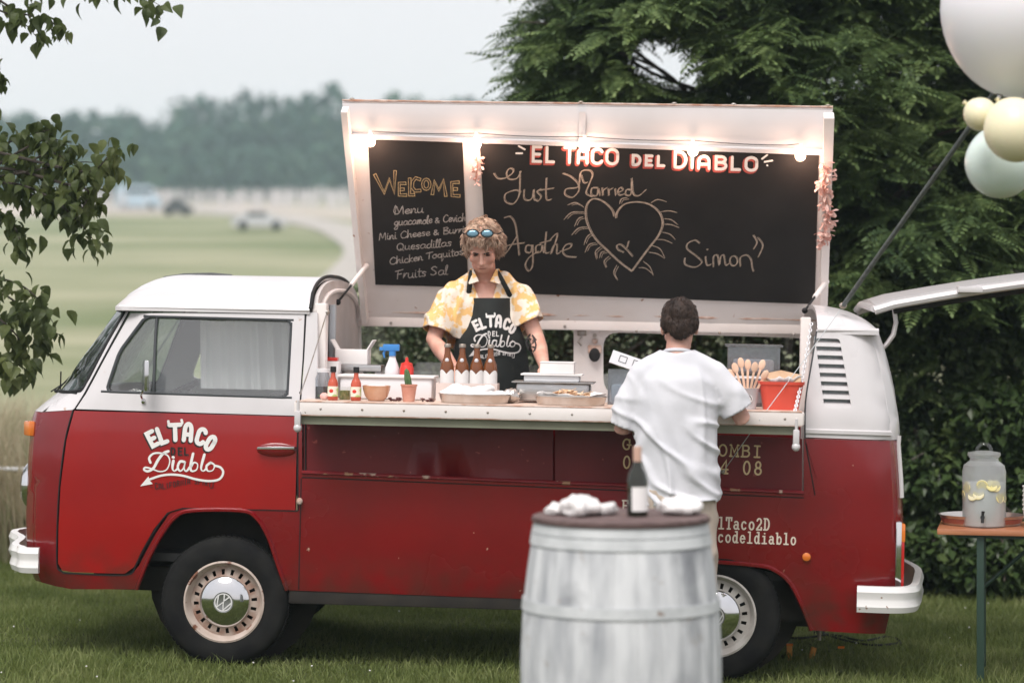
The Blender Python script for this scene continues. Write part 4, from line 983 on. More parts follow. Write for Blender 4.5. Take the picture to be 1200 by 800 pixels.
# ---- door logo
def logo(fn, parts, sc_=1.0, shadow=True, names=('lettering', 'M')):
    pass
ARC = [('E', 210, 245, 58, 118, -27), ('L', 292, 215, 52, 128, -20), ('T', 403, 192, 92, 128, -2), ('A', 512, 190, 62, 140, 5), ('C', 622, 226, 62, 128, 17), ('O', 704, 283, 58, 118, 30)]
SCRIPT = [([(345, 352), (300, 372), (255, 430), (218, 495), (170, 522), (138, 508), (150, 490), (200, 500), (270, 524), (330, 508), (357, 440), (338, 388), (280, 368), (218, 372), (182, 408), (192, 448)], 24),
          ([(388, 432), (380, 495), (395, 520), (424, 500)], 24), ([(384, 402), (390, 404)], 24), ([(482, 442), (445, 440), (425, 485), (444, 520), (472, 498), (490, 440), (480, 502), (500, 520), (525, 490)], 22),
          ([(556, 372), (534, 480), (545, 520), (585, 508), (594, 462), (564, 448), (540, 480)], 23), ([(652, 380), (624, 490), (640, 520), (668, 500)], 23), ([(705, 448), (670, 478), (680, 518), (722, 514), (738, 470), (705, 448)], 21),
          ([(738, 474), (790, 490), (812, 535), (778, 590), (690, 605), (580, 590), (470, 560), (370, 550), (280, 560), (190, 590)], 19)]
SPIRIT = 'CALIFORNIA SPIRIT'
def draw_logo(fn, parent, m_main, m_edge, m_del, m_sub):
    mb = MB()
    if m_edge:
        for g, cx, cy, w, h, r in ARC: glyph(mb, CAPS[g], cx - 9, cy + 11, w, h, r, 40, fn, .0002)
        mb.build('lettering_shadow', m_edge, parent, weld=False, smooth=False)
    mb = MB()
    for g, cx, cy, w, h, r in ARC: glyph(mb, CAPS[g], cx, cy, w, h, r, 37, fn, .0016)
    ribbon(mb, catmull([(345, 96), (352, 122), (385, 130), (403, 126), (440, 128), (462, 112), (458, 86)], 4), 22, fn, .0019)
    for k, (st, w) in enumerate(SCRIPT): ribbon(mb, catmull(st, 5) if len(st) > 2 else st, w, fn, .0012 + .0002 * (k % 5), taper=(lambda t: .72 + .28 * math.sin(6 * t + 1)) if k < 7 else None)
    mb.prism([(105, 650), (176, 565), (186, 600), (212, 630)], lambda u, v, d: fn(u, v, .002 + d), 0, .0012)
    mb.build('lettering', m_main, parent, weld=False, smooth=False)
    mb = MB()
    for g, x in (('D', 385), ('E', 446), ('L', 499)): glyph(mb, CAPS[g], x, 353, 32, 58, 0, 13, fn, .0022)
    mb.build('small_lettering', m_del, parent, weld=False, smooth=False)
    mb = MB(); x = 232
    for i, ch in enumerate(SPIRIT):
        wd = 12 if ch == 'I' else (20 if ch != ' ' else 16)
        if ch != ' ':
            t = i / (len(SPIRIT) - 1); big = 1.25 if i in (0, 16, 8, 10) else 1.0
            glyph(mb, CAPS[ch], x + wd / 2, 628 + 22 * math.sin(t * 5.5 + 1.2), wd, 44 * big, -6 + 12 * t, 8.5, fn, .0012)
        x += wd + 12.5
    ribbon(mb, [(190, 655), (204, 655)], 9, fn, .001); ribbon(mb, [(702, 664), (716, 666)], 9, fn, .001)
    mb.build('strapline', m_sub, parent, weld=False, smooth=False)
def fn_door(u, v, d):
    p = S(150 + u / 7.27, 480 + v / 7.27, -.003); return p + Vector((0, -d - .0005, 0))
draw_logo(fn_door, dlow, M['letter_white'], M['letter_black'], M['letter_black'], M['letter_dark'])

# ---- lettering low on the side
def fn_side(u, v, d):
    p = S(u, v, 0.0); return Vector((p.x, min(p.y, .012 if v < 575 and u < 940 else 9) - d - .001, p.z))
def slab(mb, text, x0, x1, y0, h, sw, slope=.039):
    n = len(text); st = (x1 - x0) / n
    for i, ch in enumerate(text):
        if ch == ' ': continue
        cx = x0 + st * (i + .5); glyph(mb, SLAB[ch], cx, y0 - h / 2 + slope * (cx - x0), st * .74, h, 2.2, sw, fn_side, .0004)
mb = MB(); slab(mb, 'G', 728, 741, 526, 12, 2.0); slab(mb, 'COMBI', 827, 894, 533, 13, 2.0); slab(mb, '0', 728, 741, 548, 14, 2.0); slab(mb, '4 08', 842, 895, 554, 15, 2.1); mb.build('gold_lettering', M['letter_gold'], van, weld=False, smooth=False)
mb = MB(); slab(mb, 'ElTaco2D', 832, 903, 618.5, 13, 1.9, .03); slab(mb, 'acodeldiablo', 832, 934, 634, 12.5, 1.8, .036); slab(mb, 'F', 728, 738, 598, 12, 1.9); mb.build('cream_lettering', M['letter_cream'], van, weld=False, smooth=False)

# ---- upper white skins, near side
ZLOW, ZTOP = S(84, 459).z, S(147, 363.5).z
GE = [(96, 457), (104, 442), (125, 402), (146.5, 363.5)]       # rear edge of the wrapped windscreen
EDG = lambda a, b, n: [Vector((xf(z) + .293 * RF - .002, z)) for z in np.linspace(a, b, n)]
FP_ = EDG(S(66, 484).z + .003, ZLOW - .004, 3) + [(95, 459.5), (105.5, 443), (126.5, 402.5), (149, 363)] + [(151, 365), (127, 409), (99, 460), (87, 478.5), (85, 480)]
side('front_pillar', FP_, M['white'], van, th=.03, step=.04)
GS_ = EDG(ZLOW, ZTOP, 8) + GE[::-1]
side('windscreen_corner', GS_, M['screen_glass'], van, off=.004, th=.004, step=.05)
c2 = lambda q: (q.x, q.y) if isinstance(q, Vector) else (lambda p: (p.x, p.z))(S(q[0], q[1]))
side('windscreen_corner', [c2(q) for q in GS_], M['screen_glass'], van, off=.004, th=.004, step=.05, far=True, local=True)
side('front_pillar', [c2(q) for q in FP_], M['white'], van, th=.03, step=.04, far=True, local=True)
for far_ in (False, True):
    mb = MB(); q = [S(a, b, -.001) for a, b in catmull([(72, 459)] * 0 + [(84, 458.5), (90, 458), (96, 456.5), (104, 442), (125, 402), (146.5, 363.5)], 4)]
    if far_: q = [Vector((p.x, WID - p.y, p.z)) for p in q]
    mb.tube(q, .007, 6); mb.build('screen_rubber', M['black'], van)
side('door_post', [(352, 487), (356.5, 420), (359.5, 366), (372, 366), (372, 482), (368, 487)], M['white'], van, th=.05, step=.05)
VENT = rnd_corner([(955, 396), (984, 397), (998, 478), (966, 477)], 4)
RU = [(943, 512), (944, 470), (952, 420), (957, 386)] + [Vector((xr(z) - .293 * RR + .002, z)) for z in np.linspace(S(1019, 390).z, S(1043, 515).z, 7)]
side('rear_quarter', RU, M['white'], van, holes=[VENT], th=.03, step=.05)
ridge('belt_bulge', (944, 505), (1043, 508), .016, M['white'], .006)
mb = MB()
for q in ((954, 394), (1000, 394), (1000, 481), (954, 481)): mb.v.append(tuple(S(*q, .05)))
mb.f.append((0, 1, 2, 3)); mb.build('vent_back', pm('vent_daylight_grey', (.42, .48, .50), .6), van)  # pale grey in the colour imitates light seen through the slots
for i in range(8):
    t = (i + .62) / 8.0; y0 = 396 + 82 * t; xl = 955 + 11 * t - 2; xr_ = 984 + 14 * t + 2
    mb = MB(); a, b = S(xl, y0, .004), S(xr_, y0 + 1, .004)
    d = Vector((0, .030, .014)); w = Vector((0, -.004, -.013))
    mb.add([a, b, b + w, a + w, a + d, b + d, b + d + w, a + d + w], [(0, 1, 2, 3), (4, 7, 6, 5), (0, 4, 5, 1), (3, 2, 6, 7), (0, 3, 7, 4), (1, 5, 6, 2)]); mb.build('louvre', M['white'], van, smooth=False)
seam('quarter_edge', [(943.5, 514), (944, 470), (952, 420), (957, 388)], van, M['seal'], .004, .0)

# ---- nose and windscreen: a surface over (y, z)
def front_panel(name, zy, m, holes=(), th=.02, step=.06, off=0.0):
    """zy: outline in (y, z) on the front; wraps round the corners to the side panels"""
    vs, fs = cdt([Vector(q) for q in zy], [[Vector(q) for q in h_] for h_ in holes], step)
    def mp_(v_):
        y, z = v_; yy = y if y < WID / 2 else WID - y; a = inset(z); u = (yy - a) / RF; x = xf(z) + off
        if u < 1: x += RF * (1 - math.sqrt(max(0, 1 - (1 - max(u, 0)) ** 2)))
        x += .05 * ((y - WID / 2) / (WID / 2)) ** 2 * 0
        return Vector((x, y, z))
    return skin3(name, [mp_(v_) for v_ in vs], fs, m, van, lambda p: Vector((1, 0, 0)), th)
kj = .293 * RF
def edge_y(z): return inset(z) + kj
zb = S(66, 484).z; z0 = S(64, 684).z; zw = S(84, 461).z; zt = S(147, 363).z
lo_pts = [(edge_y(z), z) for z in np.linspace(z0, zb, 8)]
front_panel('nose', lo_pts + [(WID - y, z) for y, z in lo_pts[::-1]], M['red'])
sc_pts = [(edge_y(z), z) for z in np.linspace(zb + .002, zt, 8)]
def band(name, za, zb_, m, **k):
    zz = np.linspace(za, zb_, 5); return front_panel(name, [(edge_y(z), z) for z in zz] + [(WID - edge_y(z), z) for z in zz[::-1]], m, **k)
band('scuttle', zb + .002, ZLOW - .002, M['white']); band('windscreen_header', ZTOP, zt + .012, M['white'], step=.1)
band('windscreen', ZLOW, ZTOP, M['screen_glass'], th=.005, off=.004)
def fp(y, z, o=0.0):
    yy = y if y < WID / 2 else WID - y; u = (yy - inset(z)) / RF; x = xf(z) + o
    if u < 1: x += RF * (1 - math.sqrt(max(0, 1 - (1 - max(u, 0)) ** 2)))
    return Vector((x, y, z))
for z_ in (ZLOW - .003, ZTOP + .003):
    mb = MB(); mb.tube([fp(y, z_, -.001) for y in np.linspace(edge_y(z_) - .05, WID - edge_y(z_) + .05, 30)], .009, 6); mb.build('screen_rubber', M['black'], van)
# far side
arF = [(-.45, .34), (-.38, .52), (-.25, .72), (.25, .72), (.38, .52), (.45, .34)]
side('lower_body', [(x, z) for x, z in arF] + [(1.95, .34), (2.05, .54), (2.15, .72), (2.65, .72), (2.78, .52), (2.84, .34), (xr(.34) - .293 * RR, .34), (xr(.7) - .293 * RR, .7), (xr(1.0) - .293 * RR, 1.0), (xr(zb) - .293 * RR, zb), (xf(zb) + kj + .002, zb), (xf(.8) + kj, .8), (xf(.5) + kj, .5), (xf(.36) + kj, .36)], M['red'], van, far=True, local=True, th=.03, step=.12)
XB = S(364, 420).x          # the bulkhead between cab and kitchen
zr = 1.765
wf = rnd_corner([(c2((127, 450))[0] + .05, 1.36), (c2((171, 372))[0] + .02, 1.70), (XB - .08, 1.70), (XB - .08, 1.34)], .05)
side('cab_side', [(c2((87, 478.5))[0], zb + .003), c2((99, 460)), c2((127, 409)), c2((151, 365)), (XB, zr), (XB, zb + .003)], M['white'], van, holes=[wf], far=True, local=True, th=.03, step=.08)
XQ = S(947, 470).x
def PF(px, py): p = P(px, py, 1.62); return (p.x, p.z)
WA = rnd_corner([PF(424, 379), PF(673, 384), PF(672, 447), PF(424, 440)], .03)
WB = rnd_corner([PF(707, 389), PF(948, 396), PF(948, 470), PF(707, 462)], .09)
side('far_wall', [(XB + .005, zb + .003), (XB + .005, 1.785), (XQ + .35, 1.765), (XQ + .35, zb + .003)], M['old_white'], van, holes=[WA, WB], far=True, local=True, th=.04, step=.09)
for w_ in (WA, WB): side('rear_window_glass', w_, M['glass'], van, far=True, local=True, off=.02, th=.004, step=.2)
# roof gutter and roofs
def roof(name, x0, x1, xs_fn, m, zg=1.70, H=.175, yi=.105, closed_front=True, rear=False, nx=26, ny=22):
    mb = MB(); V = []
    for i in range(nx + 1):
        t = i / nx; x = x0 + (x1 - x0) * t
        e = 1.0
        if closed_front: e = max(0, 1 - max(0, 1 - t * 4.2) ** 2.2) ** (1 / 2.2)
        if rear: e = max(0, 1 - t ** 1.9) ** (1 / 1.9)
        for j in range(ny + 1):
            s_ = -1 + 2 * j / ny; s_ = math.copysign(abs(s_) ** .8, s_)
            zz = zg + H * e * max(0, 1 - abs(s_) ** 2.7) ** (1 / 2.0)
            V.append(Vector((x, WID / 2 + s_ * (WID / 2 - yi), zz)))
    fs = [(i * (ny + 1) + j, i * (ny + 1) + j + 1, (i + 1) * (ny + 1) + j + 1, (i + 1) * (ny + 1) + j) for i in range(nx) for j in range(ny)]
    return skin3(name, V, fs, m, van, lambda p: Vector((0, 0, -1)), .02)
zg = S(250, 361).z; x0r = P(147, 358, .3).x; x1r = P(371, 340, .3).x
Hr = P(300, 323.5, .85).z - zg
roof('cab_roof', x0r, x1r, None, M['white'], zg=zg, H=Hr, yi=.10)
mb = MB(); mb.tube([(x0r + .02, .11, zg - .002), (x1r, .105, zg - .002)], .011, 8); mb.tube([(x0r + .02, WID - .11, zg - .002), (x1r, WID - .105, zg - .002)], .011, 8); mb.tube([(x0r - .005, .25, zg), (x0r - .015, .6, zg), (x0r - .015, 1.1, zg), (x0r - .005, 1.45, zg)], .010, 8); mb.build('gutter', M['white'], van)
mb = MB(); pr = []
for j in range(25):
    s_ = -1 + 2 * j / 24; pr.append((x1r + .004, WID / 2 + s_ * (WID / 2 - .10), zg + .004 + Hr * max(0, 1 - abs(s_) ** 2.7) ** .5))
mb.tube(pr, .009, 8); mb.build('roof_edge_seal', M['black'], van)
# roof hatch hinge line seen as a dark bow on the cab roof
mb = MB(); q0 = P(192, 323, .8); q1 = P(272, 321, .8)
mb.tube([q0 + Vector((0, 0, -.012)), q0.lerp(q1, .3) + Vector((0, 0, .002)), q0.lerp(q1, .7) + Vector((0, 0, .002)), q1 + Vector((0, 0, -.01))], .008, 8); mb.build('roof_vent', M['seal'], van)
# rear roof
xq0 = P(957, 370, .2).x; xq1 = P(1028, 385, .2).x; zq = S(990, 387).z
roof('rear_roof', xq0, xq1, None, M['white'], zg=zq, H=P(970, 357, .5).z - zq, yi=.10, closed_front=False, rear=True)
mb = MB(); mb.tube([(xq0, .105, zq), (xq1, .112, zq)], .012, 8); mb.tube([(xq0, WID - .105, zq), (xq1, WID - .112, zq)], .012, 8); mb.build('gutter', M['white'], van)
# rear end: panel with the open tailgate's hole
def rp(y, z, o=0.0):
    yy = y if y < WID / 2 else WID - y; u = (yy - inset(z)) / RR; x = xr(z) + o
    if u < 1: x -= RR * (1 - math.sqrt(max(0, 1 - (1 - max(u, 0)) ** 2)))
    return Vector((x, y, z))
kr = .293 * RR
def rear_panel(name, z_a, z_b, m, holes=()):
    zz = list(np.linspace(z_a, z_b, 8)); out = [Vector((inset(z) + kr, z)) for z in zz] + [Vector((WID - inset(z) - kr, z)) for z in zz[::-1]]
    vs, fs = cdt(out, [[Vector(q) for q in h_] for h_ in holes], .07)
    return skin3(name, [rp(v_.x, v_.y) for v_ in vs], fs, m, van, lambda p: Vector((-1, 0, 0)), .02)
zbr = S(1043, 516).z
rear_panel('tail_panel', .36, zbr - .002, M['red'])
rear_panel('tailgate_frame', zbr + .002, zq, M['white'], holes=[rnd_corner([(.26, zbr + .03), (.30, zq - .04), (WID - .30, zq - .04), (WID - .26, zbr + .03)], .06)])
M['jamb'] = M['white']
for y in (.13, WID - .13):
    mb = MB(); mb.tube([rp(y, z, .004) for z in np.linspace(.90, 1.20, 8)], .012, 8); mb.build('corner_strip', M['white'], van)
# far rear quarter
side('rear_quarter', [(XQ + .354, zb + .003), (XQ + .354, 1.76), (xr(1.74) - kr, 1.74), (xr(1.45) - kr, 1.45), (xr(zb + .01) - kr, zb + .003)], M['white'], van, far=True, local=True, th=.03, step=.1)

# ---- open tailgate, standing out level from the roof edge
tgm = MB()
TP = [(1025, 357), (1048, 350), (1100, 341), (1150, 333), (1200, 326), (1250, 320), (1300, 316)]
top = [P(a, b, .25) for a, b in TP]
xs_t = [p.x for p in top]; zs_t = [p.z for p in top]
V = []; ny = 10
for i, p in enumerate(top):
    for j in range(ny + 1):
        s_ = -1 + 2 * j / ny; V.append(Vector((p.x, WID / 2 + s_ * .60, p.z + .03 * (1 - s_ * s_))))
fs = [(i * (ny + 1) + j, i * (ny + 1) + j + 1, (i + 1) * (ny + 1) + j + 1, (i + 1) * (ny + 1) + j) for i in range(len(top) - 1) for j in range(ny)]
tg = skin3('tailgate', V, fs, M['white'], van, lambda p: Vector((0, 0, -1)), .022)
mb = MB()
for s_ in (-1, 1): mb.tube([Vector((p.x, WID / 2 + s_ * .59, p.z - .028)) for p in top], .022, 8, flat=1.0)
mb.tube([Vector((top[0].x, .27, top[0].z - .02)), Vector((top[0].x - .02, .85, top[0].z + .005)), Vector((top[0].x, 1.43, top[0].z - .02))], .018, 8)
mb.build('rim', M['white'], tg)
for y_ in (.30, 1.40):
    mb = MB(); mb.tube([Vector((p.x, y_, p.z - .055)) for p in top[1:]], .020, 8); mb.build('seal', M['black'], tg)
mb = MB(); a_, b_ = P(1112, 341, .24), P(1160, 334, .24); mb.box((a_ + b_) / 2 + Vector((0, 0, -.008)), ((b_ - a_).length * .6, .10, .03), bev=.01); mb.build('latch_plate', M['white'], tg)
for yl in (.34, WID - .34):
    mb = MB(); q = [P(a, b, yl) for a, b in [(1048, 362), (1050, 378), (1047, 392), (1040, 402), (1034, 409)]]
    mb.tube(q, [.022, .024, .026, .024, .02], 8, flat=.5); mb.build('hinge_arm', M['white'], van)

# ---- bulkhead (arched end wall of the cab) and kitchen floor
secy = lambda s_: WID / 2 + s_ * (WID / 2 - .12)
arch = [(secy(s_), zg - .005 + (Hr - .012) * max(0, 1 - abs(s_) ** 2.7) ** .5) for s_ in np.linspace(-1, 1, 25)]
mb = MB(); mb.prism([(.10, .56)] + arch + [(WID - .10, .56)], lambda u, v, d: Vector((x1r + .012 + d, u, v)), 0, .02); mb.build('bulkhead', M['interior'], van)
mb = MB(); ins = [(WID / 2 + (y - WID / 2) * .90, 1.02 + (z - 1.02) * .94) for y, z in arch]
mb.tube([(x1r + .04, y, z) for y, z in ins], .012, 6); mb.build('bulkhead_frame', M['old_white'], van)
mb = MB(); mb.box((x1r + .05, .16, 1.265), (.06, .07, 1.05), bev=.008); mb.build('near_post', M['old_white'], van)
mb = MB(); mb.box((x1r + .05, .52, 1.465), (.03, .05, .64), bev=.005); mb.build('bulkhead_rail', pm('grey_rail', (.42, .45, .48), .5), van)
mb = MB(); mb.box(((x1r + XQ) / 2, .85, .51), (XQ - x1r, 1.55, .04)); mb.build('kitchen_floor', M['dash'], van)
mb = MB(); mb.box((XQ + .02, .45, 1.06), (.03, .68, 1.05)); mb.build('rear_partition', M['interior'], van)
mb = MB(); mb.box((XQ - .012, .17, 1.515), (.05, .07, .50), bev=.008); mb.build('rear_post', M['old_white'], van)
# beam along the far roof edge with a rusty top
pb0, pb1 = P(426, 370, 1.52), P(960, 383, 1.52)
mb = MB(); mb.box(((pb0.x + pb1.x) / 2, 1.54, pb0.z - .02), (pb1.x - pb0.x + .1, .09, .075), bev=.012); mb.build('roof_beam', M['old_white'], van)
mb = MB()
for i in range(26):
    t = i / 25; mb.v.append((pb0.x + (pb1.x - pb0.x) * t, 1.485 + rnd.uniform(-.004, .004), pb0.z + .028 + rnd.uniform(-.004, .004)))
rp_ = [Vector(v_) for v_ in mb.v]; mb = MB(); mb.tube(rp_, [rnd.uniform(.007, .014) for _ in rp_], 6); mb.build('hinge_strip', M['rust'], van)
for px, py in ((458, 378), (572, 379), (662, 382), (746, 388), (843, 390), (888, 391), (930, 392)):
    mb = MB(); mb.ball(P(px, py, 1.49), (.008, .006, .008), 8, 6); mb.build('bolt', M['dull_steel'], van)
# kitchen worktop inside
wz = 1.225
mb = MB(); mb.box(((x1r + XQ) / 2 + .02, 1.40, wz - .02), (XQ - x1r - .1, .38, .04)); mb.build('rear_worktop', M['plastic_white'], van)

# ---- serving counter
ca, cb = P(347, 463, -.30), P(940, 489, -.30)
zc = (ca.z + cb.z) / 2
CZ = zc
xc0, xc1 = ca.x, cb.x
mb = MB(); mb.box(((xc0 + xc1) / 2, .045, zc - .010), (xc1 - xc0, .67, .020), bev=.003); mb.build('counter_top', M['counter'], van)
mb = MB(); mb.box(((xc0 + xc1) / 2, -.298, zc - .034), (xc1 - xc0 + .01, .022, .062), bev=.005); mb.box((xc0 - .001, .0, zc - .034), (.02, .58, .058), bev=.004); mb.box((xc1 + .001, .0, zc - .034), (.02, .58, .058), bev=.004); cf = mb.build('counter_edge', M['old_white'], van)
mb = MB(); mb.box(((xc0 + xc1) / 2, -.03, zc - .088), (xc1 - xc0 - .03, .50, .044)); mb.build('counter_frame', M['olive'], van)
mb = MB(); mb.tube([(xc0, -.306, zc - .002), (xc1, -.306, zc - .002)], .0045, 6); mb.tube([(xc0, -.304, zc - .066), (xc1, -.304, zc - .066)], .004, 6); mb.build('worn_edge', M['rust'], van)
for i in range(12):
    mb = MB(); mb.ball((xc0 + .12 + i * (xc1 - xc0 - .2) / 11, -.309, zc - .035), (.006, .004, .006), 8, 6); mb.build('bolt', M['dull_steel'], van)
for px, py in ((349, 490), (933, 512)):
    c = P(px, py, -.31); mb = MB(); mb.box(c, (.03, .03, .07), bev=.01); mb.tube([c + Vector((0, 0, .03)), c + Vector((0, 0, .085))], .007, 8); mb.ball(c + Vector((0, 0, -.045)), (.02, .02, .022)); mb.build('latch', M['white'], van)
mb = MB(); c = P(351, 587, -.01); mb.ball(c, (.016, .012, .018), 10, 7); mb.tube([c, c + Vector((.005, -.025, -.004))], .007, 8); mb.build('catch', M['rust'], van)

# ---- hatch lid: the raised roof with the chalkboards
zh = P(700, 378, 1.50).z
LS = .60
LN = Vector((0, -1, -LS)).normalized()          # towards the street and down
def LP_(px, py, off=0.0):
    """point on the lid's inner face (pushed out by off) seen at a photo pixel"""
    r = ray(px, py); o = Vector((0, 1.50, zh)) + LN * off; t = (o - camp).dot(LN) / r.dot(LN); return camp + r * t
def lidbox(mb, quad, t0, t1):
    """a slab over a pixel quad between offsets t0 and t1"""
    a = [LP_(x, y, 0.0) + LN * t0 for x, y in quad]; b = [p + LN * (t1 - t0) for p in a]
    n = len(quad); mb.add(a + b, [tuple(range(n))[::-1], tuple(range(n, 2 * n))] + [(i, (i + 1) % n, n + (i + 1) % n, n + i) for i in range(n)])
mb = MB(); lidbox(mb, [(405, 158), (972, 176), (964, 383), (427, 372)], -.05, 0); lid = mb.build('hatch_lid', M['old_white'], van, smooth=False)
# side flanges turned towards the street
mb = MB(); lidbox(mb, [(401.5, 125), (409, 125), (432, 372), (426, 372)], 0, .07); mb.build('flange', M['old_white'], lid, smooth=False)
mb = MB(); lidbox(mb, [(965, 132), (977, 132), (968, 383), (960, 383)], 0, .07); mb.build('flange', M['old_white'], lid, smooth=False)
# fascia: the former side of the roof, at the top
A0, A1 = LP_(409, 164, .0), LP_(964, 181, .0)
B0, B1 = P(401, 121, A0.y - .035), P(976, 129, A1.y - .035)
nv = Vector((0, .85, .5)).normalized() * .03
mb = MB(); k = 24; prs = [(0, 0), (.35, .012), (.7, .016), (1, 0)]
for t, bulge in prs:
    pass
Vf = []
for i in range(k + 1):
    for t, bulge in prs:
        p = A0.lerp(A1, i / k).lerp(B0.lerp(B1, i / k), t); Vf.append(p + Vector((0, -.95, .2)) * bulge)
fs = [(i * 4 + j, i * 4 + j + 1, (i + 1) * 4 + j + 1, (i + 1) * 4 + j) for i in range(k) for j in range(3)]
skin3('fascia', Vf, fs, M['white'], lid, lambda p: Vector((0, .95, -.2)), .03)
mb = MB(); mb.tube([B0.lerp(B1, i / 20) + Vector((0, .012, .006 + rnd.uniform(-.001, .001))) for i in range(21)], .012, 8); mb.build('rolled_edge', M['white'], lid)
mb = MB(); mb.tube([B0.lerp(B1, i / 60) + Vector((0, -.003, .0165)) for i in range(61)], [.0035 + .0035 * abs(noise.noise(Vector((i * .31, 0, 0)))) for i in range(61)], 6); mb.build('worn_edge', M['rust'], lid)
mb = MB(); a_ = LP_(688, 168, .0).lerp(B0.lerp(B1, .49), .0); 
p0, p1 = A0.lerp(A1, .495), B0.lerp(B1, .495)
for t in (.15, .4, .65, .9):
    pass
mb.box(p0.lerp(p1, .5) + Vector((0, -.022, -.008)), (.035, .006, (p1 - p0).length * .8), rot=Matrix.Rotation(math.atan2((p0.y - p1.y), (p1.z - p0.z)), 3, 'X')); mb.build('bracket', M['white'], lid)
for i in range(5):
    pb_ = B0.lerp(B1, (.02, .49, .68, .80, .99)[i]); mb = MB(); mb.ball(pb_ + Vector((0, 0, .022)), (.014, .01, .008), 8, 6); mb.build('bolt', M['dull_steel'], lid)
# chalkboards
BL = [(431, 159), (542, 163), (549, 336), (440, 333)]; BR = [(562, 163.5), (960, 178), (955, 345), (949, 355.5), (572, 342)]
boards = []
for q in (BL, BR):
    mb = MB(); lidbox(mb, q, .001, .006); boards.append(mb.build('chalkboard', M['chalkboard'], van, smooth=False))
cl, cbd = boards
cl['label'] = 'narrow chalkboard with WELCOME and the menu'; cbd['label'] = 'wide chalkboard with a heart and two names'
# bright metal lip under the fascia, lit by the bulbs
mb = MB(); lidbox(mb, [(412, 156), (964, 175.5), (963, 180), (412, 160.5)], .002, .02); mb.build('lip', M['white'], lid, smooth=False)

def fl(ox, oy, s): return lambda u, v, d: LP_(ox + u / s, oy + v / s, .0066) + LN * d
f1, f2, f3, f0 = fl(425, 150, 4.1), fl(555, 155, 4.443), fl(755, 155, 3.809), fl(0, 0, 1)
def outline_stroke(mb, pts, w, sw, fn, lay=0.0, closed=False):
    P_ = [Vector(p) for p in pts]; n = len(P_); Lf, Rt = [], []
    for i in range(n):
        a = P_[i] - P_[i - 1] if i else P_[1] - P_[0]; b = P_[i + 1] - P_[i] if i < n - 1 else a
        if closed and i in (0, n - 1): a = P_[-1] - P_[-2]; b = P_[1] - P_[0]
        t = (a.normalized() + b.normalized()); t = a if t.length < .2 else t; t.normalize(); nn = Vector((-t.y, t.x)); Lf.append(P_[i] + nn * w / 2); Rt.append(P_[i] - nn * w / 2)
    if closed: ribbon(mb, Lf, sw, fn, lay); ribbon(mb, Rt, sw, fn, lay)
    else: ribbon(mb, Lf + Rt[::-1] + [Lf[0]], sw, fn, lay)
mb = MB()
for k, st in enumerate([[(58, 222), (104, 312), (128, 245), (152, 312), (156, 205)], [(208, 266), (176, 266), (176, 322), (212, 322)], [(180, 295), (200, 294)], [(226, 240), (226, 322), (250, 320)],
                        [(278, 248), (255, 240), (240, 258), (238, 285), (252, 302), (280, 300)], [(335, 320), (345, 255), (366, 298), (388, 250), (400, 328)], [(464, 260), (428, 262), (430, 324), (468, 326)], [(436, 293), (456, 293)]]):
    outline_stroke(mb, st, 13, 3.6, f1, .0001 * k)
outline_stroke(mb, ell(306, 270, 17, 24, 0, 360, 12), 11, 3.6, f1, .001, closed=True)
mb.build('lettering', M['chalk_gold'], cl, weld=False, smooth=False)
mb = MB()
for tx, a, b, xh in (('Menu', (155, 414), (296, 406), 21), ('guacamole & Cevich', (152, 468), (498, 446), 19), ('Mini Cheese & Burri', (80, 538), (492, 500), 18), ('Quesadillas', (165, 588), (430, 566), 19), ('Chicken Toquitos', (130, 656), (486, 606), 18), ('Fruits Sal', (160, 724), (412, 700), 22)):
    hand(mb, tx, a, b, xh, 4.0, f1)
ribbon(mb, catmull([(158, 372), (150, 402), (170, 412), (190, 380)], 4), 4, f1, .001)
mb.build('lettering', M['chalk_white'], cl, weld=False, smooth=False)
J2 = [[(105, 215), (125, 240), (160, 240), (200, 215), (205, 195), (185, 190), (170, 215), (185, 245), (225, 240), (245, 205)], [(240, 205), (240, 260), (235, 330), (205, 373), (165, 360), (165, 322), (215, 302), (245, 312)],
      [(262, 300), (262, 345), (285, 355), (305, 340), (312, 300), (315, 350), (330, 352)], [(347, 296), (330, 310), (350, 335), (335, 358), (318, 350)], [(378, 240), (377, 345), (402, 350)], [(340, 302), (415, 292)],
      [(465, 215), (505, 232), (542, 268), (545, 308), (512, 340), (475, 325), (480, 297), (512, 292)], [(512, 292), (545, 280), (558, 208), (600, 199), (618, 222), (600, 272), (585, 318), (618, 336)], [(560, 225), (572, 262), (590, 262)],
      [(645, 290), (615, 292), (612, 325), (640, 330), (648, 295), (657, 330)], [(668, 290), (672, 330), (673, 305), (692, 290)], [(700, 295), (703, 330), (704, 305), (722, 292)], [(735, 296), (739, 328)], [(755, 312), (776, 302), (765, 288), (750, 305), (758, 328), (786, 320)],
      [(815, 300), (795, 300), (790, 325), (818, 322), (822, 240), (830, 320), (860, 330), (896, 300)],
      [(160, 445), (190, 440), (214, 475), (225, 540), (236, 640)], [(225, 540), (190, 598), (165, 630), (153, 612), (182, 588), (262, 576)], [(300, 590), (275, 590), (270, 620), (295, 625), (305, 590), (306, 690), (285, 722), (268, 690), (290, 650), (336, 620)],
      [(350, 585), (325, 592), (325, 625), (350, 620), (356, 590), (364, 626)], [(377, 520), (370, 620), (392, 626)], [(345, 577), (402, 562)], [(398, 560), (430, 528), (432, 550), (402, 632), (412, 596), (432, 584), (432, 630), (448, 626)],
      [(450, 620), (500, 602), (507, 582), (480, 586), (462, 618), (482, 645), (532, 650)],
      [(780, 625), (750, 610), (745, 590), (765, 585), (795, 610), (826, 645)], [(806, 568), (798, 600)]]
mb = MB()
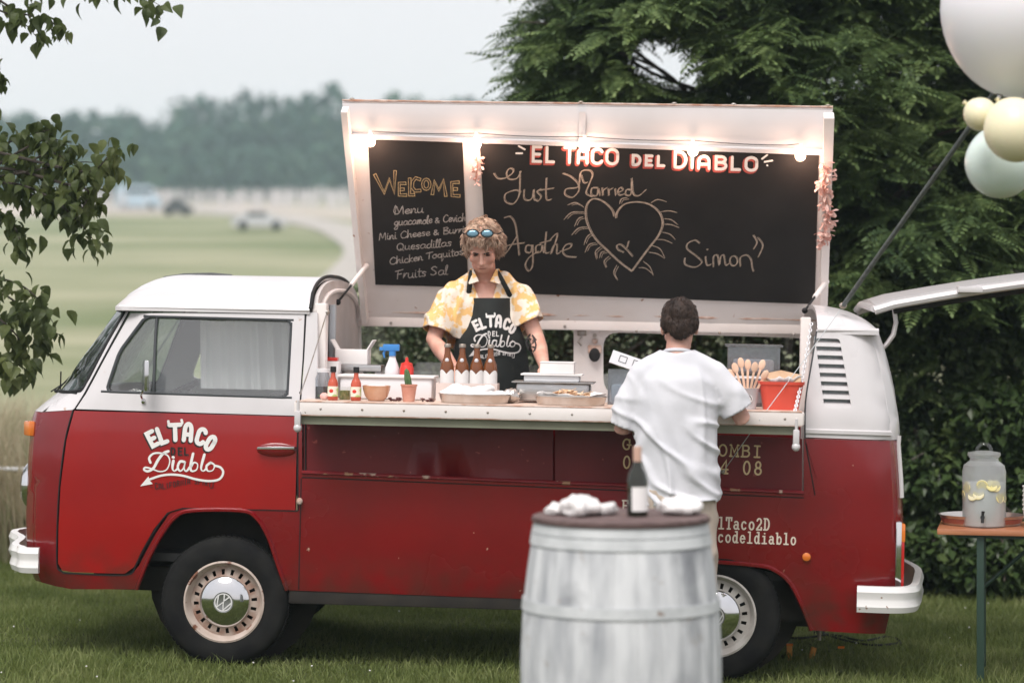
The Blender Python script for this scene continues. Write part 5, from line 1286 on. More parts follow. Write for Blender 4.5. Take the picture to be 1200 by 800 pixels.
for k, st in enumerate(J2):
    c_ = catmull(st, 5) if len(st) > 2 else st
    ribbon(mb, c_, 5.2, f2, .0001 * (k % 6)); ribbon(mb, [(x + 5, y - 4) for x, y in c_], 2.4, f2, .0008 + .0001 * (k % 6))
HR = [(490, 378, 530, 366, 566, 382), (470, 455, 510, 418, 576, 415), (525, 490, 545, 450, 570, 440), (510, 535, 545, 500, 590, 492), (575, 585, 590, 545, 615, 525), (580, 625, 600, 585, 636, 575), (640, 660, 635, 620, 662, 595), (655, 655, 665, 625, 686, 620), (690, 705, 680, 670, 706, 645), (750, 770, 730, 730, 746, 690), (760, 372, 770, 347, 800, 340)]
for k, h_ in enumerate(HR):
    c_ = catmull([h_[0:2], h_[2:4], h_[4:6]], 5); ribbon(mb, c_, 6, f2, .0001 * (k % 6), taper=lambda t: .4 + .6 * math.sin(math.pi * t)); ribbon(mb, [(x + 8, y + 7) for x, y in c_[2:]], 3, f2, .001)
HR3 = [(30, 315, 60, 300, 100, 310), (75, 355, 110, 350, 146, 358), (90, 385, 120, 390, 150, 412), (88, 410, 120, 412, 155, 425), (80, 445, 115, 455, 138, 478), (55, 478, 90, 480, 125, 495), (35, 505, 70, 520, 92, 560), (20, 535, 58, 542, 90, 562), (-5, 575, 25, 600, 40, 638), (-25, 604, 5, 606, 38, 632)]
for k, h_ in enumerate(HR3): ribbon(mb, catmull([h_[0:2], h_[2:4], h_[4:6]], 5), 4.2, f3, .0001 * (k % 6), taper=lambda t: .5 + .5 * math.sin(math.pi * t))
hl = [(719.3, 252.9), (717, 246), (708, 237), (697, 232.6), (689, 237), (686, 247), (687.8, 261), (697, 279), (712.5, 294.5), (726, 307), (740, 317.5)]
hr_ = [(721.5, 255), (723, 248), (731, 239.5), (744, 236.5), (757, 238), (767, 243.5), (774, 252), (776, 263), (771, 276), (761, 289), (752, 301), (740, 317.5)]
for k, h_ in enumerate((hl, hr_)):
    c_ = catmull(h_, 5); ribbon(mb, c_, 1.5, f0, .0012 + .0001 * k); ribbon(mb, [(x + 1.6, y - .3) for x, y in c_], .7, f0, .0016 + .0001 * k)
for k, st in enumerate([[(245, 495), (225, 482), (195, 495), (190, 520), (230, 552), (256, 580), (225, 602), (182, 590), (180, 562)], [(272, 555), (278, 592), (296, 590)], [(279, 522), (282, 524)], [(308, 600), (308, 556), (326, 550), (333, 592), (340, 556), (354, 550), (362, 592), (378, 585)],
                        ell(398, 574, 17, 22, 60, 420, 12), [(428, 598), (428, 560), (455, 548), (475, 568), (480, 600), (486, 620)], [(486, 460), (502, 490), (488, 520)], [(506, 470), (528, 505), (508, 556)]]):
    c_ = catmull(st, 5) if len(st) > 2 else st
    ribbon(mb, c_, 4.6, f3, .0001 * k); ribbon(mb, [(x + 4, y - 3) for x, y in c_], 2, f3, .001 + .0001 * k)
mb.build('drawing', M['chalk'], cbd, weld=False, smooth=False)
TIT = [('E', 624, 635, 171, 190), ('L', 640, 650, 171.5, 190.5), ('T', 661, 674, 172, 191.5), ('A', 677, 689, 173, 192), ('C', 693, 706, 173.5, 192.5), ('O', 710, 725, 174, 193), ('D', 741, 751, 181, 194), ('E', 756.5, 765, 181.5, 194.5), ('L', 770.5, 779, 182, 195),
       ('D', 790, 805, 177, 197), ('I', 809.5, 813, 181.5, 197.5), ('A', 818, 832, 182, 198.5), ('B', 838, 852, 182.5, 199), ('L', 857, 868, 183, 199.5), ('O', 873, 888, 183.5, 200.5)]
mb = MB(); mw = MB()
for g, xa, xb_, ya, yb_ in TIT:
    glyph(mb, CAPS[g], (xa + xb_) / 2 - 1.3, (ya + yb_) / 2 + 1.5, xb_ - xa - 1, yb_ - ya - 2, 1.5, 5.4, f0, 0); glyph(mw, CAPS[g], (xa + xb_) / 2, (ya + yb_) / 2, xb_ - xa - 1, yb_ - ya - 2, 1.5, 3.5, f0, .0016)
for a, b in (((608, 171), (615, 175)), ((605, 179.5), (612, 179.5)), ((893, 186), (899, 181.5)), ((896, 189.5), (905, 188)), ((899, 193.5), (899.3, 193.8))): ribbon(mw, [a, b], 2.2, f0, .0016)
mb.build('lettering_shadow', M['letter_red'], cbd, weld=False, smooth=False); mw.build('lettering', M['letter_white'], cbd, weld=False, smooth=False)

# struts that hold the lid, chains that hold the counter
def strut(a, b, m1, m2):
    mb = MB(); mb.tube([a, a.lerp(b, .55)], .013, 8); mb.ball(a, .018, 8, 6); o = mb.build('strut', m1, van); mb = MB(); mb.tube([a.lerp(b, .5), b], .006, 8); mb.ball(b, .016, 8, 6); mb.build('rod', m2, o)
strut(LP_(429, 312, .03), P(396, 354, .75), M['old_white'], M['black'])
strut(LP_(968, 330, .03), Vector((XQ + .02, .9, 1.80)), M['old_white'], M['black'])
mb = MB(); a, b = P(383, 366, .14), P(352, 462, -.27); mb.tube([a.lerp(b, i / 8) - Vector((0, 0, .01 * math.sin(math.pi * i / 8))) for i in range(9)], .003, 6); mb.ball(a, .016, 8, 6); mb.build('stay_cord', M['dull_steel'], van)
mb = MB(); a, b = P(951, 378, .14), P(931, 484, -.28)
nl = 34
for i in range(nl):
    t = (i + .5) / nl; c = a.lerp(b, t) - Vector((0, 0, .03 * math.sin(math.pi * t))); dr = (b - a).normalized()
    R = dr.to_track_quat('Z', 'Y').to_matrix() @ Matrix.Rotation(math.pi / 2 * (i % 2), 3, 'Z')
    mb.tube([c + R @ Vector((.007 * math.cos(q), 0, .011 * math.sin(q))) for q in np.linspace(0, 2 * math.pi, 9)], .0028, 5, cap=False)
mb.build('stay_chain', M['plastic_white'], van)

# ---- wheels
M['emblem'] = pm('emblem_metal', (.80, .80, .80), .35, .3); M['hub_centre'] = pm('hub_centre', (.30, .31, .31), .4, .9)
def wheel(x, y, rimmat, ringmat, sgn=1):
    """sgn 1: outer face towards the street"""
    Rw = Matrix.Rotation(math.radians(90 * sgn), 3, 'X')
    w = bpy.data.objects.new('wheel', None); C.objects.link(w); w.parent = van; w.location = (x, y, .316)
    mb = MB(); mb.lathe([(.195, .065), (.205, .080), (.235, .088), (.285, .086), (.306, .074), (.317, .05), (.318, 0), (.317, -.05), (.306, -.074), (.285, -.086), (.235, -.088), (.2, -.08), (.195, -.06)], (0, 0, 0), 48, Rw)
    for i in range(72):      # tread blocks
        a = 2 * math.pi * i / 72
        for z in (-.045, -.015, .015, .045):
            c = Rw @ Vector((.318 * math.cos(a + z * 2), .318 * math.sin(a + z * 2), z)); mb.box(c, (.020, .022, .006), rot=Matrix.Rotation(-(a) * sgn + 0, 3, 'Y') if False else (Rw @ Matrix.Rotation(a, 3, 'Z') @ Matrix.Rotation(math.pi / 2, 3, 'Y')))
    mb.build('tyre', M['tyre'], w)
    mb = MB(); mb.lathe([(.200, .066), (.201, .082), (.192, .085), (.186, .076), (.178, .050), (.172, .040)], (0, 0, 0), 48, Rw); mb.build('rim', rimmat, w)
    mb = MB(); n = 20; vs = []; fs = []
    # vented ring: quads between the slots
    mb.lathe([(.172, .040), (.158, .043)], (0, 0, 0), 60, Rw); mb.lathe([(.132, .052), (.118, .056), (.0, .056)], (0, 0, 0), 60, Rw)
    for i in range(60):
        if i % 3 == 2: continue
        a0, a1 = 2 * math.pi * i / 60, 2 * math.pi * (i + 1) / 60
        mb.add([Rw @ Vector((r_ * math.cos(a_), r_ * math.sin(a_), z_)) for r_, z_, a_ in ((.158, .043, a0), (.158, .043, a1), (.132, .052, a1), (.132, .052, a0))], [(0, 1, 2, 3)])
    mb.build('disc', ringmat, w)
    mb = MB(); mb.lathe([(.172, -.02), (.0, -.02)], (0, 0, 0), 32, Rw); mb.lathe([(.172, .03), (.172, -.02)], (0, 0, 0), 32, Rw); mb.build('drum', M['under'], w)
    mb = MB(); mb.lathe([(.124, .054), (.124, .064), (.118, .070), (.095, .083), (.06, .094), (.050, .0955)], (0, 0, 0), 40, Rw); hub = mb.build('hubcap', M['chrome'], w)
    mb = MB(); mb.lathe([(.050, .0955), (.047, .0945), (0, .0945)], (0, 0, 0), 40, Rw); mb.build('hub_centre', M['hub_centre'], w)
    mb = MB(); fe = lambda u, v, d: Rw @ Vector((u, v * (1 if sgn == 1 else -1), .0955 + d)) if True else None
    ribbon(mb, ell(0, 0, .042, .042, 0, 360, 28), .006, fe, 0)
    for k, st in enumerate([[(-.014, .038), (0, .008), (.014, .038)], [(-.037, .018), (-.017, -.034), (0, .002), (.017, -.034), (.037, .018)]]): ribbon(mb, st, .007, fe, .0004 + .0002 * k)
    # the emblem's back is solid so that it reads as raised metal
    mb.build('emblem', M['emblem'], w, weld=False)
    w.rotation_euler = (0, math.radians(28 if x < 1 else 10), 0)
    return w
wheel(0, .10, M['rim'], M['hub_red']); wheel(2.4, .10, M['silver_rim'], M['silver_rim'])
wheel(0, WID - .10, M['rim'], M['hub_red'], -1); wheel(2.4, WID - .10, M['silver_rim'], M['silver_rim'], -1)

# ---- bumpers, lamps, wiper
def bumper(name, front=True):
    mb = MB(); prof = [(-.0, -.062), (.035, -.062), (.045, -.035), (.037, -.006), (.037, .006), (.045, .035), (.035, .062), (0, .062), (.012, .0)]
    if front: pth = [(.10 + P(48, 652, .02).x - .10, -.0), (P(34, 652, .02).x, .0), (P(27, 652, .02).x, .05), (P(24, 652, .2).x, .17), (P(23, 652, .4).x, .5), (P(22, 652, .85).x, .85)]; z = P(30, 654, .05).z; cx = pth[0][0]
    else: pth = [(P(1004, 701, -.0).x, -.02), (P(1040, 701, -.0).x, -.03), (P(1058, 701, .02).x, .0), (P(1067, 700, .1).x, .10), (P(1070, 698, .4).x, .4), (P(1070, 698, .85).x, .85)]; z = P(1040, 701, .0).z
    pth = pth + [(x, WID - y) for x, y in pth[::-1][1:]]
    pth = catmull(pth, 4); V = []; n = len(prof)
    for i, (x, y) in enumerate(pth):
        a = Vector(pth[max(i - 1, 0)]); b = Vector(pth[min(i + 1, len(pth) - 1)]); t = (b - a).normalized(); nn = Vector((-t.y, t.x)) * (1 if front else -1)
        if front and nn.x > 0 and .2 < y < 1.5: nn = -nn
        for o, zz in prof: V.append(Vector((x + nn.x * o, y + nn.y * o, z + zz)))
    m_ = len(pth); fs = [(i * n + k, i * n + (k + 1) % n, (i + 1) * n + (k + 1) % n, (i + 1) * n + k) for i in range(m_ - 1) for k in range(n)] + [tuple(range(n))[::-1], tuple((m_ - 1) * n + k for k in range(n))]
    mb.add(V, fs); return mb.build(name, M['bumper'], van, angle=30)
M['bumper'] = pm('chipped_white_bumper', (.78, .77, .76), .35, coat=.3, spots=[((.25, .14, .08), 20, .68, .03)])
bumper('front_bumper'); bumper('rear_bumper', False)
mb = MB(); a, b = P(50, 655, .1), P(1050, 700, .1)
mb.box((a.x + .04, .2, a.z), (.14, .05, .04)); mb.box((a.x + .04, 1.5, a.z), (.14, .05, .04)); mb.build('bumper_iron', M['under'], van)
for y in (.33, WID - .33):
    Rh = Matrix.Rotation(math.radians(-90), 3, 'Y'); c = P(50, 568, .33); c = Vector((xf(c.z) + .04, y, c.z))
    mb = MB(); mb.lathe([(.115, -.02), (.118, .045), (.108, .062), (.098, .058)], c, 32, Rh); hl_ = mb.build('headlight', M['chrome'], van)
    mb = MB(); mb.lathe([(.10, .058), (.09, .075), (.05, .088), (0, .092)], c, 32, Rh); mb.build('lens', M['headlens'] if 'headlens' in M else M['clear'], hl_)
    mb = MB(); mb.lathe([(.098, .05), (.05, .012), (0, .0)], c, 24, Rh); mb.build('reflector', M['chrome'], hl_)
for y, nm in ((.16, 0), (WID - .16, 1)):
    c0 = P(49, 502, .16); c = Vector((fp(.16, c0.z).x, y, c0.z))
    mb = MB(); mb.box(c, (.05, .10, .075), bev=.015, rot=Matrix.Rotation(math.radians(35 if nm == 0 else -35), 3, 'Z')); mb.build('turn_signal', M['orange_lens'], van)
for y in (.10, WID - .10):
    z0_ = P(1050, 650, .1).z; x_ = rp(.10, z0_).x
    mb = MB(); mb.box((x_ + .002, y, z0_), (.035, .09, .30), bev=.014); tl_ = mb.build('tail_lamp', M['red_lens'], van)
    mb = MB(); mb.box((x_ + .004, y, z0_ + .11), (.037, .093, .09), bev=.014); mb.build('amber_lens', M['orange_lens'], tl_)
    mb = MB(); mb.box((x_ - .010, y, z0_), (.03, .105, .33), bev=.014); mb.build('lamp_surround', M['chrome'], tl_)
mb = MB(); c = S(945, 652, -.004); Rm = Matrix.Rotation(math.radians(90), 3, 'X'); mb.lathe([(.02, 0), (.02, .008), (.012, .012), (0, .012)], c, 16, Rm); mb.build('side_reflector', M['orange_lens'], van)
zz = zw + .0
mb = MB(); a = fp(.45, zw - .02, -.03); b = fp(.30, zw + .10, -.06)
mb.tube([a, b], .004, 6); mb.tube([fp(.30, zw - .0, -.05), fp(.75, zw + .10, -.06)], .004, 6); mb.ball(fp(.42, zw - .03, -.02), (.018, .018, .012)); mb.build('wiper', M['black'], van)
mb = MB(); p_ = P(66, 458, .4); q_ = P(93, 430, .4); mb.tube([p_, q_], .004, 6); mb.ball(p_, (.012, .012, .01), 8, 6); mb.build('wiper', M['black'], van)
# ---- cab interior
mb = MB(); dz = zw - .03
mb.box((xf(dz) + .32, .85, dz - .09), (.30, 1.35, .20), bev=.04); mb.build('dashboard', M['dash'], van)
mb = MB(); c = P(183, 440, 1.15); R = Matrix.Rotation(math.radians(-30), 3, 'Y'); cst = Vector((xf(1.2) + .46, 1.22, zw - .06))
mb.tube([cst + R @ Vector((.19 * math.cos(q), .19 * math.sin(q), 0)) for q in np.linspace(0, 2 * math.pi, 25)], .011, 8, cap=False); mb.tube([cst, cst + R @ Vector((0, 0, -.4))], .018, 8); mb.tube([cst - R @ Vector((.18, 0, 0)), cst + R @ Vector((.18, 0, 0))], .009, 6); mb.build('steering_wheel', M['dash'], van)
for y in (.45, 1.25):
    mb = MB(); mb.box((XB - .42, y, .84), (.46, .48, .16), bev=.05); mb.box((XB - .17, y, 1.08), (.14, .46, .52), bev=.05); mb.build('seat', M['dash'], van)
mb = MB(); mb.box(((xf(.6) + XB) / 2 + .1, .85, .52), (1.1, 1.5, .04)); mb.build('cab_floor', M['dash'], van)
mb = MB()
n = 40; a = P(232, 380, .34); b = P(350, 380, .34)   # curtain drawn back behind the rear half of the near window
for i in range(n + 1):
    t = i / n; x = a.x + (b.x - a.x) * t; y = .34 + .014 * math.sin(t * 40)
    mb.v += [(x + .02, y, 1.35), (x - .02 * (t - .5), y, 1.71)]
mb.f = [(2 * i, 2 * i + 1, 2 * i + 3, 2 * i + 2) for i in range(n)]; mb.build('curtain', M['curtain'], van)
# ------------------------------------------------------------ people
def remesh(mb, name, m, parent, voxel=.006, smooth=6, disp=None, cut=None, solid=0.0, decim=None):
    """fuse closed shapes into one continuous skin; disp(co, normal) -> offset; cut(co, normal) -> True where cloth is open"""
    me = bpy.data.meshes.new(name + '_raw'); me.from_pydata(mb.v, [], mb.f)
    bm = bmesh.new(); bm.from_mesh(me); bmesh.ops.remove_doubles(bm, verts=bm.verts, dist=1e-5); bmesh.ops.recalc_face_normals(bm, faces=bm.faces); bm.to_mesh(me); bm.free()
    o = bpy.data.objects.new(name + '_raw', me); C.objects.link(o)
    r = o.modifiers.new('r', 'REMESH'); r.mode = 'VOXEL'; r.voxel_size = voxel
    s = o.modifiers.new('s', 'SMOOTH'); s.iterations = smooth; s.factor = .5
    dg = bpy.context.evaluated_depsgraph_get(); out = bpy.data.meshes.new_from_object(o.evaluated_get(dg)); out.name = name
    bpy.data.objects.remove(o); bpy.data.meshes.remove(me)
    bm = bmesh.new(); bm.from_mesh(out); bm.normal_update()
    if disp:
        mv = [(v_, Vector(disp(v_.co, v_.normal))) for v_ in bm.verts]
        for v_, d in mv: v_.co += d
    if cut:
        bm.normal_update(); bmesh.ops.delete(bm, geom=[f for f in bm.faces if cut(f.calc_center_median(), f.normal)], context='FACES')
        lone = [v_ for v_ in bm.verts if not v_.link_faces]; bmesh.ops.delete(bm, geom=lone, context='VERTS')
        for _ in range(3):   # ease the saw-tooth rim left by the cut
            b_ = [v_ for v_ in bm.verts if v_.is_boundary]; nw = {}
            for v_ in b_:
                nb_ = [e.other_vert(v_) for e in v_.link_edges if e.is_boundary]
                if len(nb_) == 2: nw[v_] = v_.co * .4 + (nb_[0].co + nb_[1].co) * .3
            for v_, c in nw.items(): v_.co = c
    if solid:
        bm.normal_update(); bm.verts.index_update(); vs_ = list(bm.verts); fs_ = list(bm.faces); be = [e for e in bm.edges if e.is_boundary]
        lp = [(e.link_loops[0].vert, e.link_loops[0].link_loop_next.vert) for e in be]
        inn = [bm.verts.new(v_.co - v_.normal * solid) for v_ in vs_]
        for f in fs_: bm.faces.new([inn[v_.index] for v_ in reversed(f.verts)])
        for a_, b_ in lp:
            try: bm.faces.new([b_, a_, inn[a_.index], inn[b_.index]])
            except ValueError: pass
    for f in bm.faces: f.smooth = True
    bm.to_mesh(out); bm.free(); out.materials.clear(); out.materials.append(m)
    ob = bpy.data.objects.new(name, out); C.objects.link(ob)
    if parent is not None: ob.parent = parent
    return ob

def head_shapes(mb, T):
    def ball(c, r, rot=None): mb.ball(T @ Vector(c), r, 16, 12, rot=(T.to_3x3() @ rot) if rot is not None else T.to_3x3())
    ball((0, .012, .03), (.076, .094, .098)); ball((0, -.022, -.03), (.064, .070, .088)); ball((0, -.055, -.088), (.040, .034, .032)); ball((0, -.03, -.06), (.056, .055, .05))
    for s in (-1, 1):
        ball((s * .030, -.080, .022), (.030, .014, .010)); ball((s * .040, -.062, -.028), (.026, .026, .026)); ball((s * .078, .012, -.008), (.010, .020, .033))
        ball((s * .028, -.050, -.075), (.03, .035, .025)); ball((s * .010, -.098, -.036), (.009, .010, .008))
    mb.tube([T @ Vector(p) for p in ((0, -.084, .018), (0, -.098, -.008), (0, -.112, -.032), (0, -.098, -.042))], [.008, .010, .0125, .006], 10)
    ball((0, -.088, -.060), (.026, .011, .0065)); ball((0, -.086, -.072), (.022, .011, .007))

def hand_shapes(mb, wrist, direction, palm_n, curl=.5, size=1.0, thumb=1):
    """palm, five unequal fingers with two bends each, a thumb from the side of the palm"""
    d = Vector(direction).normalized(); n = Vector(palm_n); n = (n - d * n.dot(d)).normalized(); s = d.cross(n).normalized(); w = Vector(wrist); k = size
    R = Matrix((s, d, n)).transposed()
    mb.ball(w + d * .048 * k, (.042 * k, .055 * k, .016 * k), 14, 10, rot=R)
    for i, (off, L_, r) in enumerate(((-.030, .070, .0085), (-.010, .080, .009), (.011, .075, .0088), (.030, .060, .0078))):
        b = w + s * off * k * thumb + d * .088 * k; a1 = curl * .6; a2 = curl * 1.4
        p1 = b + (d * math.cos(a1) + n * math.sin(a1)) * L_ * .48 * k; p2 = p1 + (d * math.cos(a2) + n * math.sin(a2)) * L_ * .32 * k; p3 = p2 + (d * math.cos(a2 + .4) + n * math.sin(a2 + .4)) * L_ * .22 * k
        mb.tube([b - d * .02 * k, b, p1, p2, p3], [r * k, r * k, r * .95 * k, r * .85 * k, r * .6 * k], 8)
    b = w + d * .025 * k - s * .032 * k * thumb; t1 = b + (d * .6 - s * .75 * thumb + n * .3).normalized() * .035 * k; t2 = t1 + (d * .85 - s * .3 * thumb + n * .4).normalized() * .032 * k
    mb.tube([b + s * .012 * k * thumb, b, t1, t2], [.012 * k, .012 * k, .0105 * k, .007 * k], 8)

def nz3(co, s, seed=0.0): return noise.noise(Vector((co.x * s + seed, co.y * s - seed, co.z * s)))

# ---- the cook behind the counter
fz = (VM @ Vector((1.3, .95, .53))).z
DV = 12.05; SVx = F / DV
vx = (572 - 600) / SVx
cook = empty('person', (vx, CAMY + DV, fz)); 
tag(cook, 'curly haired man in yellow floral shirt and black apron working behind the counter', 'person')
def V_(px, row, y=0.0):  # figure coordinates at a photo pixel
    d = DV + y; return Vector(((px - 600) / F * d - vx, y, CAMZ - (row - HZ) / F * d - fz))
sL, sR = V_(524, 350, -.03), V_(609, 346, -.03); eL, eR = V_(508, 398, -.10), V_(629, 396, -.08); wL, wR = V_(533, 433, -.36), V_(638, 430, -.34)
nb_, pel = V_(568, 326, -.06), Vector((.0, .10, .93)); hc = V_(566, 289, -.14)
Th = Matrix.Translation(hc) @ Matrix.Rotation(math.radians(-5), 4, 'Z') @ Matrix.Rotation(math.radians(37), 4, 'X') @ Matrix.Scale(1.05, 4)
mb = MB(); head_shapes(mb, Th)
mb.tube([nb_ + Vector((0, .05, -.05)), nb_ + Vector((0, .03, .02)), Th @ Vector((0, .015, -.05))], [.068, .060, .056], 14)
mb.tube([pel + Vector((0, 0, -.12)), pel, Vector((0, .05, 1.08)), V_(568, 375, -.0), V_(568, 348, -.02), V_(568, 330, -.03)], [.11, .125, .118, .118, .105, .06], 20, up=(1, 0, 0), flat=1.42)
for sh, el, wr, s in ((sL, eL, wL, -1), (sR, eR, wR, 1)):
    mb.tube([nb_ + Vector((s * .06, .03, -.04)), sh + Vector((-s * .012, 0, -.014)), sh.lerp(el, .3), el, el.lerp(wr, .35), wr], [.04, .048, .048, .042, .044, .028], 14)
    hand_shapes(mb, wr, (wr - el) + Vector((-s * .02, -.12, -.06)), (0, 0, -1), .7, 1.0, thumb=-s)
for s in (-1, 1):
    mb.tube([pel + Vector((s * .08, 0, -.02)), Vector((s * .10, .08, .48)), Vector((s * .11, .12, .08))], [.095, .062, .042], 14)
    mb.tube([Vector((s * .11, .14, .045)), Vector((s * .12, .0, .035)), Vector((s * .125, -.09, .03))], [.04, .045, .03], 10)
def dd(co, n):
    l = Th.inverted() @ co
    o = Vector((0, 0, 0))
    for s in (-1, 1):
        q = (l - Vector((s * .031, -.080, .002))).length
        o += Th.to_3x3() @ Vector((0, .010, 0)) * math.exp(-(q / .013) ** 2)
        q = (l - Vector((s * .034, -.09, -.055))).length; o += Th.to_3x3() @ Vector((0, .004, 0)) * math.exp(-(q / .012) ** 2)
    return o
remesh(mb, 'body', M['skin'], cook, .0058, 5, disp=dd)
# shirt: open collar, short sleeves
mb = MB()
mb.tube([Vector((0, .08, .84)), Vector((0, .05, 1.02)), V_(567, 378, 0.0), V_(567, 350, -.02), V_(567, 335, -.025), nb_ + Vector((0, .02, .035))], [.150, .150, .146, .122, .086, .066], 26, up=(1, 0, 0), flat=1.48)
for sh, el, s, hem in ((sL, eL, -1, .80), (sR, eR, 1, .62)):
    e2 = sh.lerp(el, hem + .16)
    mb.tube([nb_ + Vector((s * .055, .03, -.005)), sh + Vector((s * -.006, 0, -.004)), sh.lerp(el, .4), e2], [.058, .068, .078, .086], 18); mb.ball(sh, .066)
cutL, cutR = sL.lerp(eL, .80), sR.lerp(eR, .64); dL, dR = (eL - sL).normalized(), (eR - sR).normalized()
vtip = V_(571, 372, 0)
def shirt_cut(co, n):
    if co.x < -.12 and (co - cutL).dot(dL) > 0 and co.x < sL.x + .09: return True
    if co.x > .12 and (co - cutR).dot(dR) > 0 and co.x > sR.x - .06: return True
    if co.z < .86: return True
    a = (co.z - vtip.z) / (nb_.z - vtip.z)
    if co.y < nb_.y + .01 and a > 0 and abs(co.x - (vtip.x * (1 - a) + nb_.x * a)) < .075 * a: return True
    if (co - nb_).length < .088 and co.z > nb_.z + .012: return True
    return False
def fold(amp, s, seed, st=(1, 1, .45)):
    def f(co, n):
        q = Vector((co.x * st[0], co.y * st[1], co.z * st[2]))
        a = noise.noise(q * s + Vector((seed, 0, 0))); b = noise.noise(q * s * 2.3 + Vector((0, seed, 0)))
        return n * amp * (1.6 * math.exp(-(a / .16) ** 2) - .5 + b * .6)
    return f
remesh(mb, 'shirt', M['shirt'], cook, .0085, 16, disp=fold(.010, 7.5, 3.3), cut=shirt_cut, solid=.004)
# collar flaps
for s in (-1, 1):
    mb = MB(); a = nb_ + Vector((s * .060, -.035, .045)); b = nb_ + Vector((s * .075, .03, .05)); c = nb_ + Vector((s * .082, -.085, -.035)); d_ = nb_ + Vector((s * .030, -.095, -.02))
    v0 = [a, b, b + Vector((s * .022, .0, -.035)), c, d_]; mb.add(v0 + [p + Vector((0, -.004, .003)) for p in v0], [(0, 1, 2, 3, 4), (9, 8, 7, 6, 5), (0, 5, 6, 1), (1, 6, 7, 2), (2, 7, 8, 3), (3, 8, 9, 4), (4, 9, 5, 0)]); mb.build('collar', M['shirt'], cook, smooth=False)
# hair: a rounded mass with loose curls
mb = MB()
for c, r in (((0, .03, .055), (.082, .095, .080)), ((-.045, -.02, .068), (.045, .05, .040)), ((.042, -.03, .072), (.048, .05, .038)), ((0, -.058, .070), (.055, .032, .028)), ((-.076, .02, .01), (.024, .05, .062)), ((.078, .02, .01), (.024, .05, .062)), ((0, .08, -.02), (.07, .04, .07))):
    mb.ball(Th @ Vector(c), r, 14, 10, rot=Th.to_3x3())
hair = remesh(mb, 'hair', M['hair'], cook, .007, 2, disp=lambda co, n: n * (.009 * nz3(co, 45) + .005 * nz3(co, 110)))
tr = BVHTree.FromPolygons([v_.co for v_ in hair.data.vertices], [tuple(p.vertices) for p in hair.data.polygons])
mb = MB(); hv = hair.data.vertices; hn = [v_.normal.copy() for v_ in hv]
for i in range(1500):
    k = rnd.randrange(len(hv)); p = hv[k].co.copy(); n = hn[k]; l = Th.inverted() @ p
    if (l.z < -.02 and l.y < -.03) or (l.y < -.055 and l.z < .062): continue
    lock = Vector((noise.noise(p * 22), noise.noise(p * 22 + Vector((9, 0, 0))), noise.noise(p * 22 + Vector((0, 9, 0))) - .35)); t = (lock - n * lock.dot(n)).normalized(); L_ = rnd.uniform(.014, .036); pts = [p - n * .006]
    for j in range(1, 5): a = j / 4; pts.append(p + n * (L_ * .5 * math.sin(a * 1.7)) + t * (L_ * a * .9) + Vector((rnd.gauss(0, .0015), 0, -.012 * a * a)))
    mb.tube(pts, [.0022, .0024, .002, .0015, .0006], 4)
mb.build('curls', M['hair'], hair, weld=False)
# brows, eyes, beard shade
mb = MB()
for s in (-1, 1): mb.tube([Th @ Vector(p) for p in ((s * .014, -.094, .020), (s * .032, -.095, .026), (s * .048, -.082, .020))], [.004, .005, .002], 6)
mb.build('eyebrow', M['dark_hair'], cook)
for s in (-1, 1):
    mb = MB(); mb.ball(Th @ Vector((s * .031, -.077, .001)), (.012, .0065, .0028), 12, 8, rot=Th.to_3x3()); mb.build('eye', M['dark_hair'], cook)
mb = MB(); mb.tube([Th @ Vector(p) for p in ((-.020, -.0975, -.066), (0, -.0995, -.0655), (.020, -.0975, -.066))], [.001, .0018, .001], 6); mb.build('mouth', pm('lip_shadow', (.25, .08, .07), .6), cook)
# sunglasses pushed up into the hair
sg = bpy.data.objects.new('sunglasses', None); C.objects.link(sg); sg.parent = cook
for s in (-1, 1):
    mb = MB(); c = Vector((s * .036, -.088, .142)); Rg = Th.to_3x3() @ Matrix.Rotation(math.radians(44), 3, 'X')
    mb.ball(Th @ c, (.029, .018, .0040), 16, 6, rot=Rg); mb.build('lens', M['lens_blue'], sg)
    mb = MB(); mb.tube([Th @ c + Rg @ Vector((.030 * math.cos(q), .019 * math.sin(q), 0)) for q in np.linspace(0, 2 * math.pi, 17)], .0035, 6, cap=False); mb.tube([Th @ (c + Vector((s * .03, 0, .0))), Th @ Vector((s * .092, -.03, .10)), Th @ Vector((s * .095, .05, .06))], .003, 6); mb.build('frame', M['black'], sg)
mb = MB(); mb.tube([Th @ Vector((-.007, -.090, .146)), Th @ Vector((.007, -.090, .146))], .003, 6); mb.build('bridge', M['black'], sg)
tag(sg, 'blue mirrored sunglasses pushed up on the cook\'s curly hair', 'sunglasses')
sg.parent = None; sg.location = cook.location
# apron
AC = [V_(546, 349, -.16), V_(602, 347, -.16)]
def ap(u, z):
    """apron surface; u in -1..1 across, z height"""
    top, bot = AC[0].z, .55
    t = (top - z) / (top - bot); hw = interp(t, [(0, .128), (.12, .135), (.3, .185), (.45, .205), (1, .22)]); cx = .012
    x = cx + hw * u; y = -.175 + .13 * abs(u) ** 2.2 - .018 * math.sin(min(1, t * 2.2) * math.pi) + .09 * max(0, .35 - t) * 0
    y += .006 * noise.noise(Vector((x * 9, z * 4, 1.3))) + .05 * max(0, t - .25) * .8
    return Vector((x, y, z))
V = []; nu, nv_ = 26, 34; zt_, zb_ = AC[0].z, .55
for i in range(nv_ + 1):
    for j in range(nu + 1):
        z = zt_ + (zb_ - zt_) * i / nv_; u = -1 + 2 * j / nu; V.append(ap(u, z))
fs = [(i * (nu + 1) + j, i * (nu + 1) + j + 1, (i + 1) * (nu + 1) + j + 1, (i + 1) * (nu + 1) + j) for i in range(nv_) for j in range(nu)]
